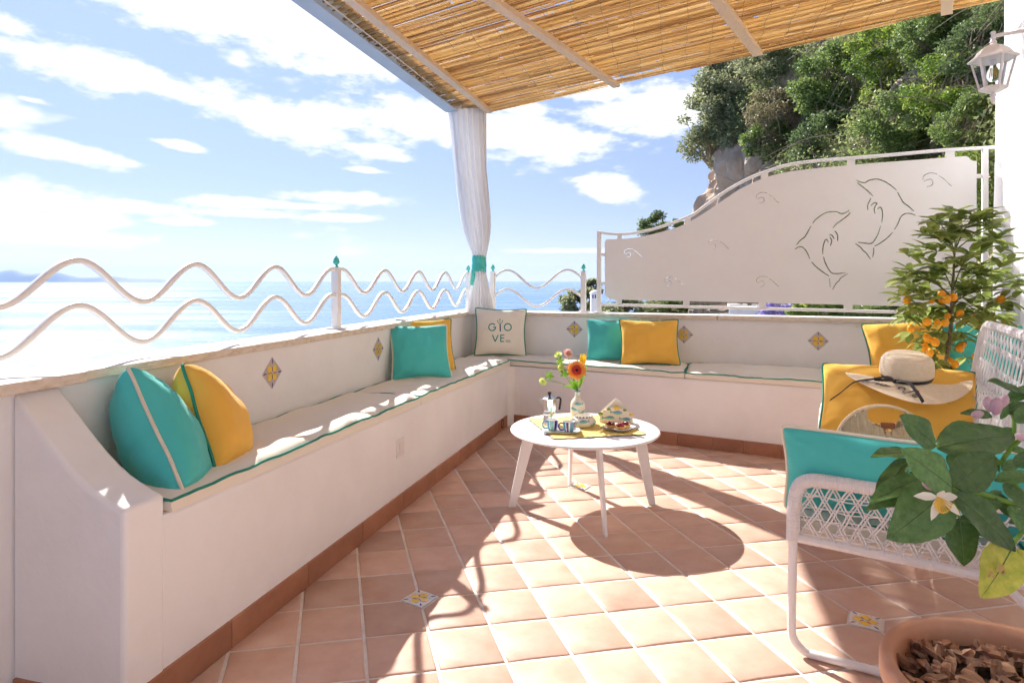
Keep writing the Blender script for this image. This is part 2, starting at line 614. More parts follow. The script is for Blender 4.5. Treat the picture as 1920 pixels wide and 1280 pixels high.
M['brass'] = mat('brass', (0.80, 0.55, 0.20), 0.25, metal=1.0)
M['cloth_y'] = mat('yellow_linen', (0.80, 0.60, 0.16), 0.85, (0.82, 0.64, 0.22), 12, bump=0.4, bscale=500, bdist=0.0006)
M['paper'] = mat('paper_napkin', (0.84, 0.80, 0.70), 0.85, trans=0.15, bump=0.3, bscale=160)
M['pastry'] = mat('pastry', (0.70, 0.38, 0.09), 0.6, (0.78, 0.50, 0.16), 60, bump=0.4, bscale=120)
M['berry'] = mat('glazed_berry', (0.36, 0.012, 0.02), 0.15, (0.12, 0.01, 0.03), 60, coat=0.6, rnd=0.3)
M['g_petal'] = mat('gerbera_petal', (0.92, 0.50, 0.12), 0.5, (0.90, 0.34, 0.06), 40, trans=0.3)
M['g_red'] = mat('gerbera_red', (0.55, 0.03, 0.03), 0.5, (0.70, 0.08, 0.04), 60, trans=0.2)
M['g_core'] = mat('gerbera_core', (0.05, 0.012, 0.015), 0.7)
M['tulip'] = mat('tulip_petal', (0.88, 0.55, 0.01), 0.45, (0.86, 0.64, 0.04), 20, trans=0.3)
M['lime_petal'] = mat('lime_petal', (0.66, 0.76, 0.18), 0.5, (0.80, 0.84, 0.42), 25, trans=0.35)
M['pink_petal'] = mat('pink_petal', (0.84, 0.50, 0.47), 0.5, (0.86, 0.68, 0.62), 25, trans=0.3)
M['fresh_leaf'] = mat('fresh_leaf', (0.14, 0.32, 0.03), 0.45, (0.24, 0.44, 0.05), 20, trans=0.35)
M['glass'] = mat('clear_glass', (1, 1, 1), 0.02, transmission=1.0, ior=1.08)
M['filament'] = mat('amber_filament', (0.80, 0.45, 0.08), 0.3)
M['plastic_white'] = mat('white_plastic', (0.78, 0.75, 0.72), 0.35)
M['drain'] = mat('dark_recess', (0.03, 0.03, 0.035), 0.8)
M['cord'] = mat('white_cord', (0.80, 0.77, 0.72), 0.8, bump=0.5, bscale=300)

# ------------------------------------------------------------------ plan of the terrace (metres; +y is away from the camera)
NEAR = V((-0.947, 1.540))          # arm block, front corner
C0 = V((-0.0285, 4.848))           # inner corner of the bench at the floor
R0 = V((1.7075, 3.907))            # right bench front


def left_front(y):                 # bench front on the sea side
    return C0.x - (C0.y - y) * 0.2776


def left_back(y):                  # inner face of the sea-side parapet
    return -1.7102 + 0.2604 * y


def right_back(x):                 # inner face of the far parapet
    return 5.163 - 0.378 * x


def right_front(x):
    return 4.8325 - 0.542 * x


K = V((-0.333, 5.289))             # parapet inner corner
DL = V((0.252, 0.9677, 0))         # along the sea-side parapet, away
NL = V((0.9677, -0.252, 0))        # into the terrace
DR = V((0.9354, -0.3536, 0))       # along the far parapet, to the right
NR = V((-0.3536, -0.9354, 0))      # into the terrace
HOUSE = V((3.135, 3.985))            # where the far parapet meets the house
DH = V((-0.4589, -0.8885, 0))      # along the house wall, towards the camera
CAP_B, CAP_T = 0.812, 0.842
SEAT_L, SEAT_C, SEAT_R = 0.487, 0.447, 0.452
XR = 2.78                          # right end of the far bench (at the house)


# ================================================================== SETTING: sea, far coast, hillside
def sea_material():
    m = bpy.data.materials.new('sea_water')
    m.use_nodes = True
    nt = m.node_tree
    N, L = nt.nodes, nt.links
    b = N['Principled BSDF']
    b.inputs['Base Color'].default_value = (0.11, 0.23, 0.44, 1)
    b.inputs['Roughness'].default_value = 0.22
    b.inputs['IOR'].default_value = 1.33
    b.inputs['Specular IOR Level'].default_value = 0.3
    g = N.new('ShaderNodeNewGeometry')
    last = None
    for sc, det, st, dist in ((0.16, 6, 0.8, 1.6), (0.018, 5, 0.5, 6.0)):
        nz = N.new('ShaderNodeTexNoise')
        nz.inputs['Scale'].default_value = sc
        nz.inputs['Detail'].default_value = det
        nz.inputs['Roughness'].default_value = 0.62
        L.new(g.outputs['Position'], nz.inputs['Vector'])
        bp = N.new('ShaderNodeBump')
        bp.inputs['Strength'].default_value = st
        bp.inputs['Distance'].default_value = dist
        L.new(nz.outputs[0], bp.inputs['Height'])
        if last:
            L.new(last, bp.inputs['Normal'])
        last = bp.outputs[0]
    L.new(last, b.inputs['Normal'])
    # wind streaks: smoother and rougher lanes of water
    mp = N.new('ShaderNodeMapping')
    mp.inputs['Scale'].default_value = (0.0009, 0.0042, 1)
    mp.inputs['Rotation'].default_value = (0, 0, R(12))
    L.new(g.outputs['Position'], mp.inputs[0])
    n3 = N.new('ShaderNodeTexNoise')
    n3.inputs['Scale'].default_value = 1.0
    n3.inputs['Detail'].default_value = 7
    L.new(mp.outputs[0], n3.inputs['Vector'])
    mr = N.new('ShaderNodeMapRange')
    mr.inputs['From Min'].default_value = 0.35
    mr.inputs['From Max'].default_value = 0.65
    mr.inputs['To Min'].default_value = 0.14
    mr.inputs['To Max'].default_value = 0.34
    L.new(n3.outputs[0], mr.inputs['Value'])
    L.new(mr.outputs[0], b.inputs['Roughness'])
    return m


SEA_Z = -80.0
mb = MB()
mb.add([(-39000, 60, SEA_Z), (39000, 60, SEA_Z), (39000, 39000, SEA_Z), (-39000, 39000, SEA_Z), (-39000, -1800, SEA_Z), (39000, -1800, SEA_Z)],
       [(0, 1, 2, 3), (4, 5, 1, 0)])
kind(mb.build('sea', sea_material(), smooth=False), 'structure')

M['far_rock'] = mat('far_coast_rock', (0.16, 0.17, 0.13), 0.9, (0.26, 0.25, 0.20), 0.0012, coords='Position')
mb = MB()


def coast(u, v):
    x = lerp(-19800, -13600, u) * 1.0
    prof = interp(u, [0, 0.06, 0.25, 0.42, 0.6, 0.78, 0.93, 1], [0.5, 0.75, 1.0, 0.78, 0.55, 0.28, 0.22, 0.0])
    px = lerp(-120, 330, u)
    Y = 24500 + 1500 * v
    ridge = (math.sin(math.pi * v)) ** 0.8
    h = 620 * prof * ridge * (0.8 + 0.45 * noise.noise(V((u * 9, v * 3, 1.7)))) 
    return V(((px - CX) * Y / F, Y, SEA_Z - 3 + max(0, h)))


mb.grid(coast, 60, 12)
kind(mb.build('distant_coast', M['far_rock']), 'structure')

# slope beyond the terrace on the landward side
M['earth'] = mat('hillside_earth', (0.13, 0.105, 0.065), 0.95, (0.09, 0.10, 0.045), 0.5, coords='Position', bump=0.6, bscale=3)
mb = MB()


def slope(u, v):
    y = 5.9 + 60 * v ** 1.6
    x = lerp(-3, 46, u)
    edge = 0.055 * y + 0.2
    z = -0.9 - 0.03 * y - max(0, edge - x) * 2.6 + max(0, (x - edge) * 0.06)
    z += 0.35 * noise.noise(V((x * 0.5, y * 0.4, 0)))
    return V((x, y, max(z, SEA_Z - 2)))


mb.grid(slope, 70, 50)
kind(mb.build('hillside', M['earth']), 'structure')

M['rock'] = mat('limestone_cliff', (0.66, 0.50, 0.37), 0.9, (0.40, 0.30, 0.225), 1.6, 9, (0.35, 0.65), coords='Position', bump=0.9, bscale=4, bdist=0.12, stretch=(1, 1, 0.45))
mb = MB()


def cliff(u, v):
    # plan line of the cliff foot, from its free seaward end towards the house
    pts = [V((7.4, 26.0)), V((5.6, 20.5)), V((5.0, 17.4)), V((5.75, 15.5)), V((6.5, 13.0)), V((6.6, 10.5)), V((6.25, 8.0)), V((6.6, 5.0)), V((7.5, 2.0))]
    k = u * (len(pts) - 1)
    i = min(int(k), len(pts) - 2)
    p = pts[i].lerp(pts[i + 1], k - i)
    z = lerp(-3.5, 10.5, v)
    n = V((-0.97, -0.25))
    q = V((p.x * 0.55, p.y * 0.55, z * 0.30))
    bulge = 1.0 * noise.noise(q) + 0.55 * noise.noise(q * 2.3) + 0.28 * abs(noise.noise(V((p.x * 3, p.y * 3, z * 0.9)))) + 0.16 * noise.noise(V((p.x * 5, p.y * 5, z * 2.4))) - 0.34 * (1 - abs(noise.noise(V((p.x * 1.6, p.y * 1.6, z * 1.1 + 4))))) ** 4 + 0.10 * abs(noise.noise(V((p.x * 7, p.y * 7, z * 5))))
    off = bulge - 0.30 * (z - 1) - (0 if z < 7 else (z - 7) * 0.9)
    return V((p.x + n.x * off, p.y + n.y * off, z))


mb.grid(cliff, 260, 150)
o = mb.build('cliff', M['rock'], angle=45)
kind(o, 'structure')

# ================================================================== FLOOR
A0, AU, AV = V((-0.39988, 1.75598)), V((0.19278, 0.03695)), V((-0.05614, 0.20205))


def house_pt(y):
    t = (y - HOUSE.y) / DH.y
    return V((HOUSE.x + DH.x * t, y))


yy = (4.8325 - 0.542 * HOUSE.x + 0.542 * DH.x / DH.y * HOUSE.y) / (1 + 0.542 * DH.x / DH.y)
FR = house_pt(yy)                 # bench front meets house wall
PB = V((left_back(1.632), 1.632))  # arm block, rear corner on the parapet
floor_poly = [V((left_back(-1.6), -1.6)), house_pt(-1.6), FR, C0, NEAR, PB]


def clip_poly(subj, a, b):
    """keep the part of subj on the left of a->b"""
    out = []
    e = b - a
    for i in range(len(subj)):
        p, q = subj[i], subj[(i + 1) % len(subj)]
        dp = e.x * (p.y - a.y) - e.y * (p.x - a.x)
        dq = e.x * (q.y - a.y) - e.y * (q.x - a.x)
        if dp >= 0:
            out.append(p)
        if (dp >= 0) != (dq >= 0):
            out.append(p.lerp(q, dp / (dp - dq)))
    return out


def area(p):
    return 0.5 * sum(p[i].x * p[(i + 1) % len(p)].y - p[(i + 1) % len(p)].x * p[i].y for i in range(len(p)))


def clean(p, eps=0.002):
    out = []
    for q in p:
        if not out or (q - out[-1]).length > eps:
            out.append(q)
    if len(out) > 1 and (out[0] - out[-1]).length < eps:
        out.pop()
    return out


def inset(p, d):
    n = len(p)
    out = []
    for i in range(n):
        a, b, c = p[i - 1], p[i], p[(i + 1) % n]
        e1, e2 = (b - a).normalized(), (c - b).normalized()
        n1, n2 = V((-e1.y, e1.x)), V((-e2.y, e2.x))
        k = n1 + n2
        den = max(0.35, 1 + n1.dot(n2))
        out.append(b + k * (d / den))
    return out


def tile_geo(mb, p, c, wob=0.0, seed=0):
    """one slightly pillowed tile, plan polygon p relative to c"""
    random.seed(seed)
    q = []
    for i in range(len(p)):
        a, b = p[i], p[(i + 1) % len(p)]
        q.append(a)
        if (b - a).length > 0.09:
            for t in (0.33, 0.66):
                e = (b - a).normalized()
                q.append(a.lerp(b, t) + V((-e.y, e.x)) * random.uniform(0, wob))
    n = len(q)
    i1, i2 = inset(q, 0.002), inset(q, 0.0065)
    vs = [(v.x - c.x, v.y - c.y, -0.006) for v in q] + [(v.x - c.x, v.y - c.y, -0.0022) for v in i1] + [(v.x - c.x, v.y - c.y, 0.0) for v in i2]
    fs = []
    for k in (0, 1):
        fs += [(k * n + i, k * n + (i + 1) % n, (k + 1) * n + (i + 1) % n, (k + 1) * n + i) for i in range(n)]
    fs.append(tuple(range(2 * n, 3 * n)))
    mb.add(vs, fs)


floor = kind(MB().prism([(-6, -1.7), (6, -1.7), (6, 5.6), (-6, 5.6)], -0.30, -0.0042).build('floor', M['grout'], smooth=False), 'structure')
# keep the slab inside the terrace walls
bm = bmesh.new()
for side in (-0.30, -0.0042):
    pass
fp = [V((left_back(-1.6) - 0.1, -1.6)), house_pt(-1.6) + V((0.1, 0)), V((HOUSE.x + 0.05, HOUSE.y)), V((K.x - 0.05, K.y + 0.05))]
floor.data = MB().prism(fp, -0.30, -0.0042).mesh('floor', M['grout'], smooth=False)

DECO = []
for (px, py) in ((785, 1120), (1092, 911), (1630, 1162)):
    g = onz(px, py, 0)
    q = V((g.x, g.y)) - A0
    det = AU.x * AV.y - AU.y * AV.x
    a = round((q.x * AV.y - q.y * AV.x) / det)
    b = round((AU.x * q.y - AU.y * q.x) / det)
    DECO.append((a, b))
DHALF = 0.066
tiles = []
for a in range(-14, 26):
    for b in range(-22, 24):
        base = A0 + AU * a + AV * b
        sq = [base, base + AU, base + AU + AV, base + AV]
        cen = sum(sq, V((0, 0))) / 4
        if cen.y < -1.5 or cen.y > 5.4:
            continue
        p = list(floor_poly)
        if area(p) < 0:
            p.reverse()
        for i in range(4):
            p = clip_poly(p, sq[i], sq[(i + 1) % 4])
            if len(p) < 3:
                break
        if len(p) < 3 or area(p) < 0.0012:
            continue
        full = abs(area(p) - area(sq)) < 1e-5
        for (da, db) in DECO:
            c = A0 + AU * da + AV * db
            for k, (i, j) in enumerate(((0, 0), (1, 0), (1, 1), (0, 1))):
                if (a + i, b + j) == (da, db):
                    u, w = AU.normalized() * DHALF, AV.normalized() * DHALF
                    ends = {(0, 0): (c + w, c + u), (1, 0): (c - u, c + w), (1, 1): (c - w, c - u), (0, 1): (c + u, c - w)}[(i, j)]
                    cl = clip_poly(p, ends[1], ends[0])
                    cr = clip_poly(p, ends[0], ends[1])
                    p = cl if abs(area(cl)) > abs(area(cr)) else cr
                    full = False
        p = inset(clean(p), 0.0034)
        vis = cen.y > 0.9 and abs((cen.x) / cen.y) < 0.95
        tiles.append((not vis, -cen.y if not vis else (cen - V((0.3, 2.0))).length, p, cen, full))
tiles.sort(key=lambda t: (t[0], t[1]))
shared = []
for k in range(6):
    base = A0 * 0
    sq = inset([base, base + AU, base + AU + AV, base + AV], 0.0034)
    m_ = MB()
    tile_geo(m_, sq, (AU + AV) / 2, 0.0016, k)
    shared.append(m_.mesh('tile', M['tile'], angle=60))
rest = MB()
for i, (hid, _, p, cen, full) in enumerate(tiles):
    if i < 300:
        if full:
            me = shared[random.randrange(6)]
        else:
            m_ = MB()
            tile_geo(m_, p, cen, 0.0010, i)
            me = m_.mesh('tile', M['tile'], angle=60)
        o = link('tile', me, floor, (cen.x, cen.y, random.uniform(-0.0008, 0.0008)))
        o.rotation_euler = (random.uniform(-1, 1) * 0.004, random.uniform(-1, 1) * 0.004, 0)
    else:
        tile_geo(rest, p, V((0, 0)), 0, i)
kind(rest.build('tile_field', M['tile'], floor, angle=60), 'stuff')
random.seed(11)


def deco_geo(s=1.0):
    """painted majolica inlay: square standing on its corner, half diagonal 1, in the x-y plane"""
    mb = MB()
    h = 0.05
    mb.add([(1, 0, 0), (0, 1, 0), (-1, 0, 0), (0, -1, 0), (1, 0, -h), (0, 1, -h), (-1, 0, -h), (0, -1, -h)],
           [(0, 1, 2, 3), (0, 4, 5, 1), (1, 5, 6, 2), (2, 6, 7, 3), (3, 7, 4, 0)], 0)
    e = 0.012
    for sx in (-1, 1):
        for sy in (-1, 1):
            q = [(0.03, 0.08), (0.08, 0.03), (0.40, 0.04), (0.46, 0.22), (0.44, 0.44), (0.22, 0.46), (0.04, 0.40)]
            mb.add([(sx * x, sy * y, e) for x, y in q], [tuple(range(len(q))) if sx * sy > 0 else tuple(range(len(q) - 1, -1, -1))], 1)
    for k in range(4):
        c, s_ = math.cos(k * math.pi / 2), math.sin(k * math.pi / 2)

        def rot(pts, m):
            mb.add([(x * c - y * s_, x * s_ + y * c, e * 1.6) for x, y in pts], [tuple(range(len(pts)))], m)
        rot([(0.02, -0.012), (0.25, -0.05), (0.43, 0.015), (0.25, 0.02)], 2)
        rot([(0.55, 0.0), (0.70, -0.07), (0.93, -0.02), (0.80, 0.03)], 2)
        rot([(0.57, 0.03), (0.72, 0.05), (0.86, 0.06), (0.72, 0.10)], 1)
        rot([(0.47, 0.05), (0.56, 0.16), (0.62, 0.34), (0.50, 0.20)], 3)
        rot([(0.47, -0.05), (0.50, -0.20), (0.62, -0.34), (0.56, -0.16)], 3)
    n_ = 8
    mb.add([(0.05 * math.cos(2 * math.pi * i / n_), 0.05 * math.sin(2 * math.pi * i / n_), e * 2.2) for i in range(n_)], [tuple(range(n_))], 4)
    return mb


def deco_mesh(mats):
    return deco_geo().mesh('inlay_tile', mats, smooth=False, recalc=False)


DECO_FLOOR = deco_mesh([M['ceramic_white'], M['g_yellow'], M['g_navy'], M['g_grey'], M['ceramic_white']])
DECO_WALL = deco_mesh([M['g_grey'], M['g_yellow'], M['g_navy'], M['g_grey'], M['ceramic_white']])
for (da, db) in DECO:
    c = A0 + AU * da + AV * db
    o = link('inlay_tile', DECO_FLOOR, floor)
    x = AU.normalized()
    y = AV.normalized()
    s = DHALF - 0.003
    o.matrix_world = Matrix(((x.x * s, y.x * s, 0, c.x), (x.y * s, y.y * s, 0, c.y), (0, 0, s, 0.0008), (0, 0, 0, 1)))

# ================================================================== PARAPET AND BENCH
par = thing('parapet_wall', 'low white plastered parapet with travertine coping on two sides of the terrace', 'wall', (K.x, K.y, 0))
OUT_L, OUT_R = 0.172, 0.215
Ko = V((K.x, K.y)) + V((-0.9677, 0.252)) * OUT_L + V((0.252, 0.9677)) * 0.05
# outer corner: intersection of the two offset lines
def isect(p, d, q, e):
    den = d.x * e.y - d.y * e.x
    t = ((q.x - p.x) * e.y - (q.y - p.y) * e.x) / den
    return p + d * t


dl2, dr2, nl2, nr2 = (V((w.x, w.y)) for w in (DL, DR, NL, NR))


def corner_at(ol, orr):
    return isect(K - nl2 * ol, dl2, K - nr2 * orr, dr2)


yn = -0.6
Lin, Lout = V((left_back(yn), yn)), V((left_back(yn), yn)) - nl2 * OUT_L
Rin = V((3.10, right_back(3.10)))
Rout = Rin - nr2 * OUT_R
part(MB().prism([Lin, K, corner_at(OUT_L, OUT_R), Lout], -0.3, CAP_B), 'wall', M['plaster'], par, smooth=False)
part(MB().prism([K + dr2 * 0.0, Rin, Rout, corner_at(OUT_L, OUT_R)], -0.3, CAP_B - 0.001), 'wall', M['plaster'], par, smooth=False)


def cap_piece(a, b, c, d, dz=0.0):
    """coping slab over the plan quad a b (inner) c d (outer)"""
    m_ = MB()
    m_.prism([a, b, c, d], CAP_B + 0.001, CAP_T + dz)
    m_.m = [1, 0, 1, 1, 1, 1]
    return part(m_, 'coping_slab', [M['cap'], M['cap_raw']], par, smooth=False, bevel=0.0035)


ov, oo = 0.022, 0.02


def on_left(y, o):
    return V((left_back(y), y)) - nl2 * o


def on_right(s, o):
    return K + dr2 * s - nr2 * o


cuts = [-0.6, 0.75, 1.80, 2.93, 4.05]
for i in range(len(cuts) - 1):
    y0, y1 = cuts[i] + 0.0012, cuts[i + 1] - 0.0012
    w = ov + (0.028 if i == 1 else 0.0)
    cap_piece(on_left(y0, -w), on_left(y1, -w), on_left(y1, OUT_L + oo), on_left(y0, OUT_L + oo), 0.002 if i == 1 else 0.0)
cap_piece(on_left(4.05, -ov), corner_at(-ov, -ov), corner_at(OUT_L + oo, OUT_R + oo), on_left(4.05, OUT_L + oo))
# far side
sR = [0.0, 0.80, 1.95, 3.1, 3.66]
for i in range(4):
    a, b = sR[i] + 0.0012, sR[i + 1] - 0.0012
    p0 = corner_at(-ov, -ov) if i == 0 else on_right(a, -ov)
    p3 = corner_at(OUT_L + oo, OUT_R + oo) if i == 0 else on_right(a, OUT_R + oo)
    cap_piece(p0, on_right(b, -ov), on_right(b, OUT_R + oo), p3, -0.001)


def wall_deco(px, py, side, s):
    if side == 'L':
        r = (px - CX) / F
        Y = -1.7102 / (r - 0.2604)
        x, n = DL * -1, NL
    else:
        r = (px - CX) / F
        Y = 5.163 / (1 + 0.378 * r)
        x, n = DR, NR
    p = at(px, py, Y) + n * 0.0012
    y = V((0, 0, 1))
    x = y.cross(n)
    o = link('inlay_tile', DECO_WALL, par)
    o.matrix_world = Matrix(((x.x * s, y.x * s, n.x * s, p.x), (x.y * s, y.y * s, n.y * s, p.y), (x.z * s, y.z * s, n.z * s, p.z), (0, 0, 0, 1)))
    o.matrix_parent_inverse = Matrix.Translation(-par.location)


for px, py, sd in ((510, 699, 'L'), (709, 654, 'L'), (1077, 617, 'R'), (1282.5, 627, 'R'), (1534, 639, 'R')):
    wall_deco(px, py, sd, 0.0675)

ben = thing('built_in_bench', 'white plastered masonry bench built along two sides of the terrace', 'bench', (C0.x, C0.y, 0))
yf = 1.655
Lf, Lb = V((left_front(yf), yf)), V((left_back(1.745), 1.745))
arc = []
a_ = C0 - dl2 * 0.10
b_ = C0 + V((0.879, -0.476)) * 0.10
for t in (0, 0.25, 0.5, 0.75, 1):
    arc.append(a_ * (1 - t) ** 2 + C0 * (2 * t * (1 - t)) + b_ * t * t)
xr = HOUSE.x - 0.02
poly = [Lf] + arc + [FR - V((0.004, -0.002)), V((HOUSE.x, right_back(HOUSE.x))) - V((0.02, -0.01)), K + V((0.0005, -0.001)), Lb + V((0.0005, 0))]
tops = [SEAT_L] + [SEAT_C] * 5 + [SEAT_R, SEAT_R, SEAT_C, SEAT_L]
part(MB().prism(poly, -0.02, tops), 'base', M['plaster'], ben, smooth=False, bevel=0.012)

# arm block with the swept top
mb = MB()
ts = [0, 0.1, 0.2, 0.3, 0.395, 0.52, 0.64, 0.74, 0.84, 0.92, 1.0]
hs = [0.538, 0.551, 0.567, 0.585, 0.607, 0.642, 0.681, 0.716, 0.752, 0.782, 0.8115]
back_ = V((left_back(1.632), 1.632))
th = dl2 * 0.128
n = len(ts)
f0 = NEAR + V((0.006, 0))
vs = []
for side in (0, 1):
    for k in range(n):
        p = f0.lerp(back_, ts[k]) + th * side
        vs.append((p.x, p.y, hs[k]))
    for k in range(n):
        p = f0.lerp(back_, ts[k]) + th * side
        vs.append((p.x, p.y, -0.02))
fs = []
for k in range(n - 1):
    fs += [(k, k + 1, n + k + 1, n + k), (2 * n + k, 3 * n + k, 3 * n + k + 1, 2 * n + k + 1), (k, 2 * n + k, 2 * n + k + 1, k + 1)]
fs += [(0, n, 3 * n, 2 * n), (n - 1, 3 * n - 1, 4 * n - 1, 2 * n - 1)]
mb.add(vs, fs)
part(mb, 'arm_block', M['plaster'], ben, angle=35, bevel=0.012, seg=3)

SKT = 0.082


def skirting(a, b, n_, parent=ben):
    """a -> b run at the floor; n_ is the outward normal"""
    e = (b - a).normalized()
    m_ = MB().prism([a + e * 0.0013 - n_ * 0.004, b - e * 0.0013 - n_ * 0.004, b - e * 0.0013 + n_ * 0.009, a + e * 0.0013 + n_ * 0.009], -0.003, SKT)
    part(m_, 'skirting_tile', M['skirting'], parent, smooth=False, bevel=0.003)


ys = [1.545] + [1.901 + 0.382 * k for k in range(8)]
ys = [y for y in ys if y < 4.7] + [4.80]
for i in range(len(ys) - 1):
    skirting(V((left_front(ys[i]), ys[i])), V((left_front(ys[i + 1]), ys[i + 1])), nl2)
dfr = V((0.8792, -0.4765))
nfr = V((-0.4765, -0.8792))
L_ = (FR - C0).length
ss = [0.02, 0.18, 0.41, 0.63, 0.84, 1.065, 1.29, 1.52, 1.71, 1.93, 2.16, 2.4, 2.63, 2.86, 3.09]
ss = [s for s in ss if s < L_ - 0.06] + [L_ - 0.01]
for i in range(len(ss) - 1):
    skirting(C0 + dfr * ss[i], C0 + dfr * ss[i + 1], nfr)
nn = (PB - NEAR).normalized()
skirting(NEAR + nn * 0.015, NEAR.lerp(PB, 0.6), V((nn.y, -nn.x)) * (-1 if nn.y * 0 - nn.x * -1 > 0 else 1) if False else V((-0.253, -0.967)))
skirting(NEAR.lerp(PB, 0.6), PB - nn * 0.01, V((-0.253, -0.967)))
skirting(V((left_back(1.2), 1.2)), V((left_back(1.60), 1.60)), nl2, par)
skirting(V((left_back(0.8), 0.8)), V((left_back(1.2), 1.2)), nl2, par)

# electrical cover on the bench front and the drain in the corner
r = (749.5 - CX) / F
Yb = (C0.x - C0.y * 0.2776) / (r - 0.2776)
p = at(749.5, 838, Yb)
m_ = MB().box(p + NL * 0.003, 0.042, 0.004, 0.043, DL, NL, (0, 0, 1))
cv = part(m_, 'socket_cover', M['plastic_white'], ben, smooth=False, bevel=0.004)
m_ = MB().box(p + NL * 0.0085, 0.022, 0.002, 0.023, DL, NL, (0, 0, 1))
part(m_, 'cover_flap', M['plastic_white'], cv, smooth=False, bevel=0.0015)
pd = V((left_front(4.66), 4.66, 0.048)) + NL * 0.0095
part(MB().lathe([(0.034, -0.004), (0.034, 0.0015), (0.026, 0.002), (0.024, -0.003)], 16, pd, ax=(DL, V((0, 0, 1)), NL)), 'drain_spout', M['drain'], ben)

# ================================================================== HOUSE WALL
hs_ = thing('house', 'white plastered house wall with a rounded corner on the landward side', 'building', (HOUSE.x, HOUSE.y, 0))
hn = V((0.8885, -0.4589))
far = V((HOUSE.x, HOUSE.y)) - V((DH.x, DH.y)) * 0.22
m_ = MB().prism([far, V((HOUSE.x, HOUSE.y)) + V((DH.x, DH.y)) * 5.6, V((HOUSE.x, HOUSE.y)) + V((DH.x, DH.y)) * 5.6 + hn * 3.0, far + hn * 3.0], -0.3, 3.6)
part(m_, 'wall', M['plaster'], hs_, smooth=False, bevel=0.03, seg=3)


# ================================================================== PERGOLA
def roof_z(x, y):
    return 2.474 + 0.0726 * (x + 1.7102 - 0.2604 * y) * 0.9677


def on_roof(px, py, dz=0.0):
    p, q = (px - CX) / F, (HY - py) / F
    k = 0.0726 * 0.9677
    Y = (2.474 + dz + k * 1.7102 - H) / (q - k * (p - 0.2604))
    return at(px, py, Y)


per = thing('pergola', 'steel pergola roofed with split reed matting on pine battens', 'pergola', (K.x, K.y, 0))
bo = 0.168
m_ = MB()
b0, b1 = on_left(-1.4, bo - 0.052), on_left(5.12, bo - 0.052)
zb = 2.462
for (dx, hx, z0, z1) in ((0, 0.052, 0, 0.010), (0, 0.052, 0.125, 0.135), (0.0, 0.004, 0.010, 0.125)):
    a3 = V((b0.x, b0.y, zb + (z0 + z1) / 2)) + NL * dx
    b3 = V((b1.x, b1.y, zb + (z0 + z1) / 2)) + NL * dx
    m_.box((a3 + b3) / 2, (b3 - a3).length / 2, hx, (z1 - z0) / 2, DL, NL, (0, 0, 1))
part(m_, 'beam', M['beam'], per, smooth=False, bevel=0.002)
pp = V((-0.245, 5.185, 0))
m_ = MB().box((pp.x, pp.y, (CAP_T + 2.47) / 2), 0.03, 0.03, (2.47 - CAP_T) / 2, DL, NL, (0, 0, 1))
part(m_, 'post', M['white_metal'], per, smooth=False, bevel=0.003)
# far edge carrier hidden behind the mat, from post to house
m_ = MB()

for (x0, y0_, x1, y1_, w) in ((660, 0, 917, 209, 0.055), (920, 0, 1156, 161, 0.058), (1345, 0, 1421, 101, 0.066), (1777, -40, 1775, 24, 0.062)):
    a, b = on_roof(x0, y0_, -0.018), on_roof(x1, y1_, -0.018)
    d = (b - a)
    m_ = MB()
    j = a + d * 0.58
    a2 = a - d.normalized() * 4.2 if x0 < 1700 else a - d.normalized() * 2.0
    m_.bar(a2, j - d.normalized() * 0.002, w, 0.034)
    m_.bar(j, b, w * 0.94, 0.031)
    part(m_, 'batten', M['wood'], per, smooth=False, bevel=0.003)

# reed matting
def reed_material():
    m = M['reed']
    nt = m.node_tree
    N, L = nt.nodes, nt.links
    at_ = N.new('ShaderNodeAttribute')
    at_.attribute_name = 'tone'
    ramp = N.new('ShaderNodeValToRGB')
    ramp.color_ramp.elements[0].position = 0.0
    ramp.color_ramp.elements[0].color = (0.55, 0.35, 0.15, 1)
    ramp.color_ramp.elements[1].position = 1.0
    ramp.color_ramp.elements[1].color = (0.92, 0.80, 0.56, 1)
    e = ramp.color_ramp.elements.new(0.35)
    e.color = (0.80, 0.61, 0.33, 1)
    e = ramp.color_ramp.elements.new(0.7)
    e.color = (0.87, 0.71, 0.43, 1)
    L.new(at_.outputs['Fac'], ramp.inputs[0])
    b = N['Principled BSDF']
    mixn = [n for n in N if n.type == 'MIX' and n.data_type == 'RGBA'][0]
    mm = N.new('ShaderNodeMix')
    mm.data_type = 'RGBA'
    mm.inputs['Factor'].default_value = 0.72
    L.new(mixn.outputs['Result'], mm.inputs['A'])
    L.new(ramp.outputs[0], mm.inputs['B'])
    L.new(mm.outputs['Result'], b.inputs['Base Color'])
    for n in N:
        if n.type == 'BSDF_TRANSLUCENT':
            L.new(mm.outputs['Result'], n.inputs['Color'])


reed_material()
m_ = MB()
tone = []
random.seed(5)
k5 = 5


def reed(p, q, r, tn):
    d = (q - p).normalized()
    x = d.cross(V((0, 0, 1))).normalized()
    y = x.cross(d)
    vs = []
    for (c, rr) in ((p, r), (q, r * random.uniform(0.6, 0.9))):
        for j in range(k5):
            a = 2 * math.pi * j / k5
            vs.append(c + x * (rr * math.cos(a)) + y * (rr * math.sin(a)))
    m_.add(vs, [(j, (j + 1) % k5, k5 + (j + 1) % k5, k5 + j) for j in range(k5)] + [tuple(range(k5 - 1, -1, -1)), tuple(range(k5, 2 * k5))])
    tone.extend([tn] * (k5 + 2))


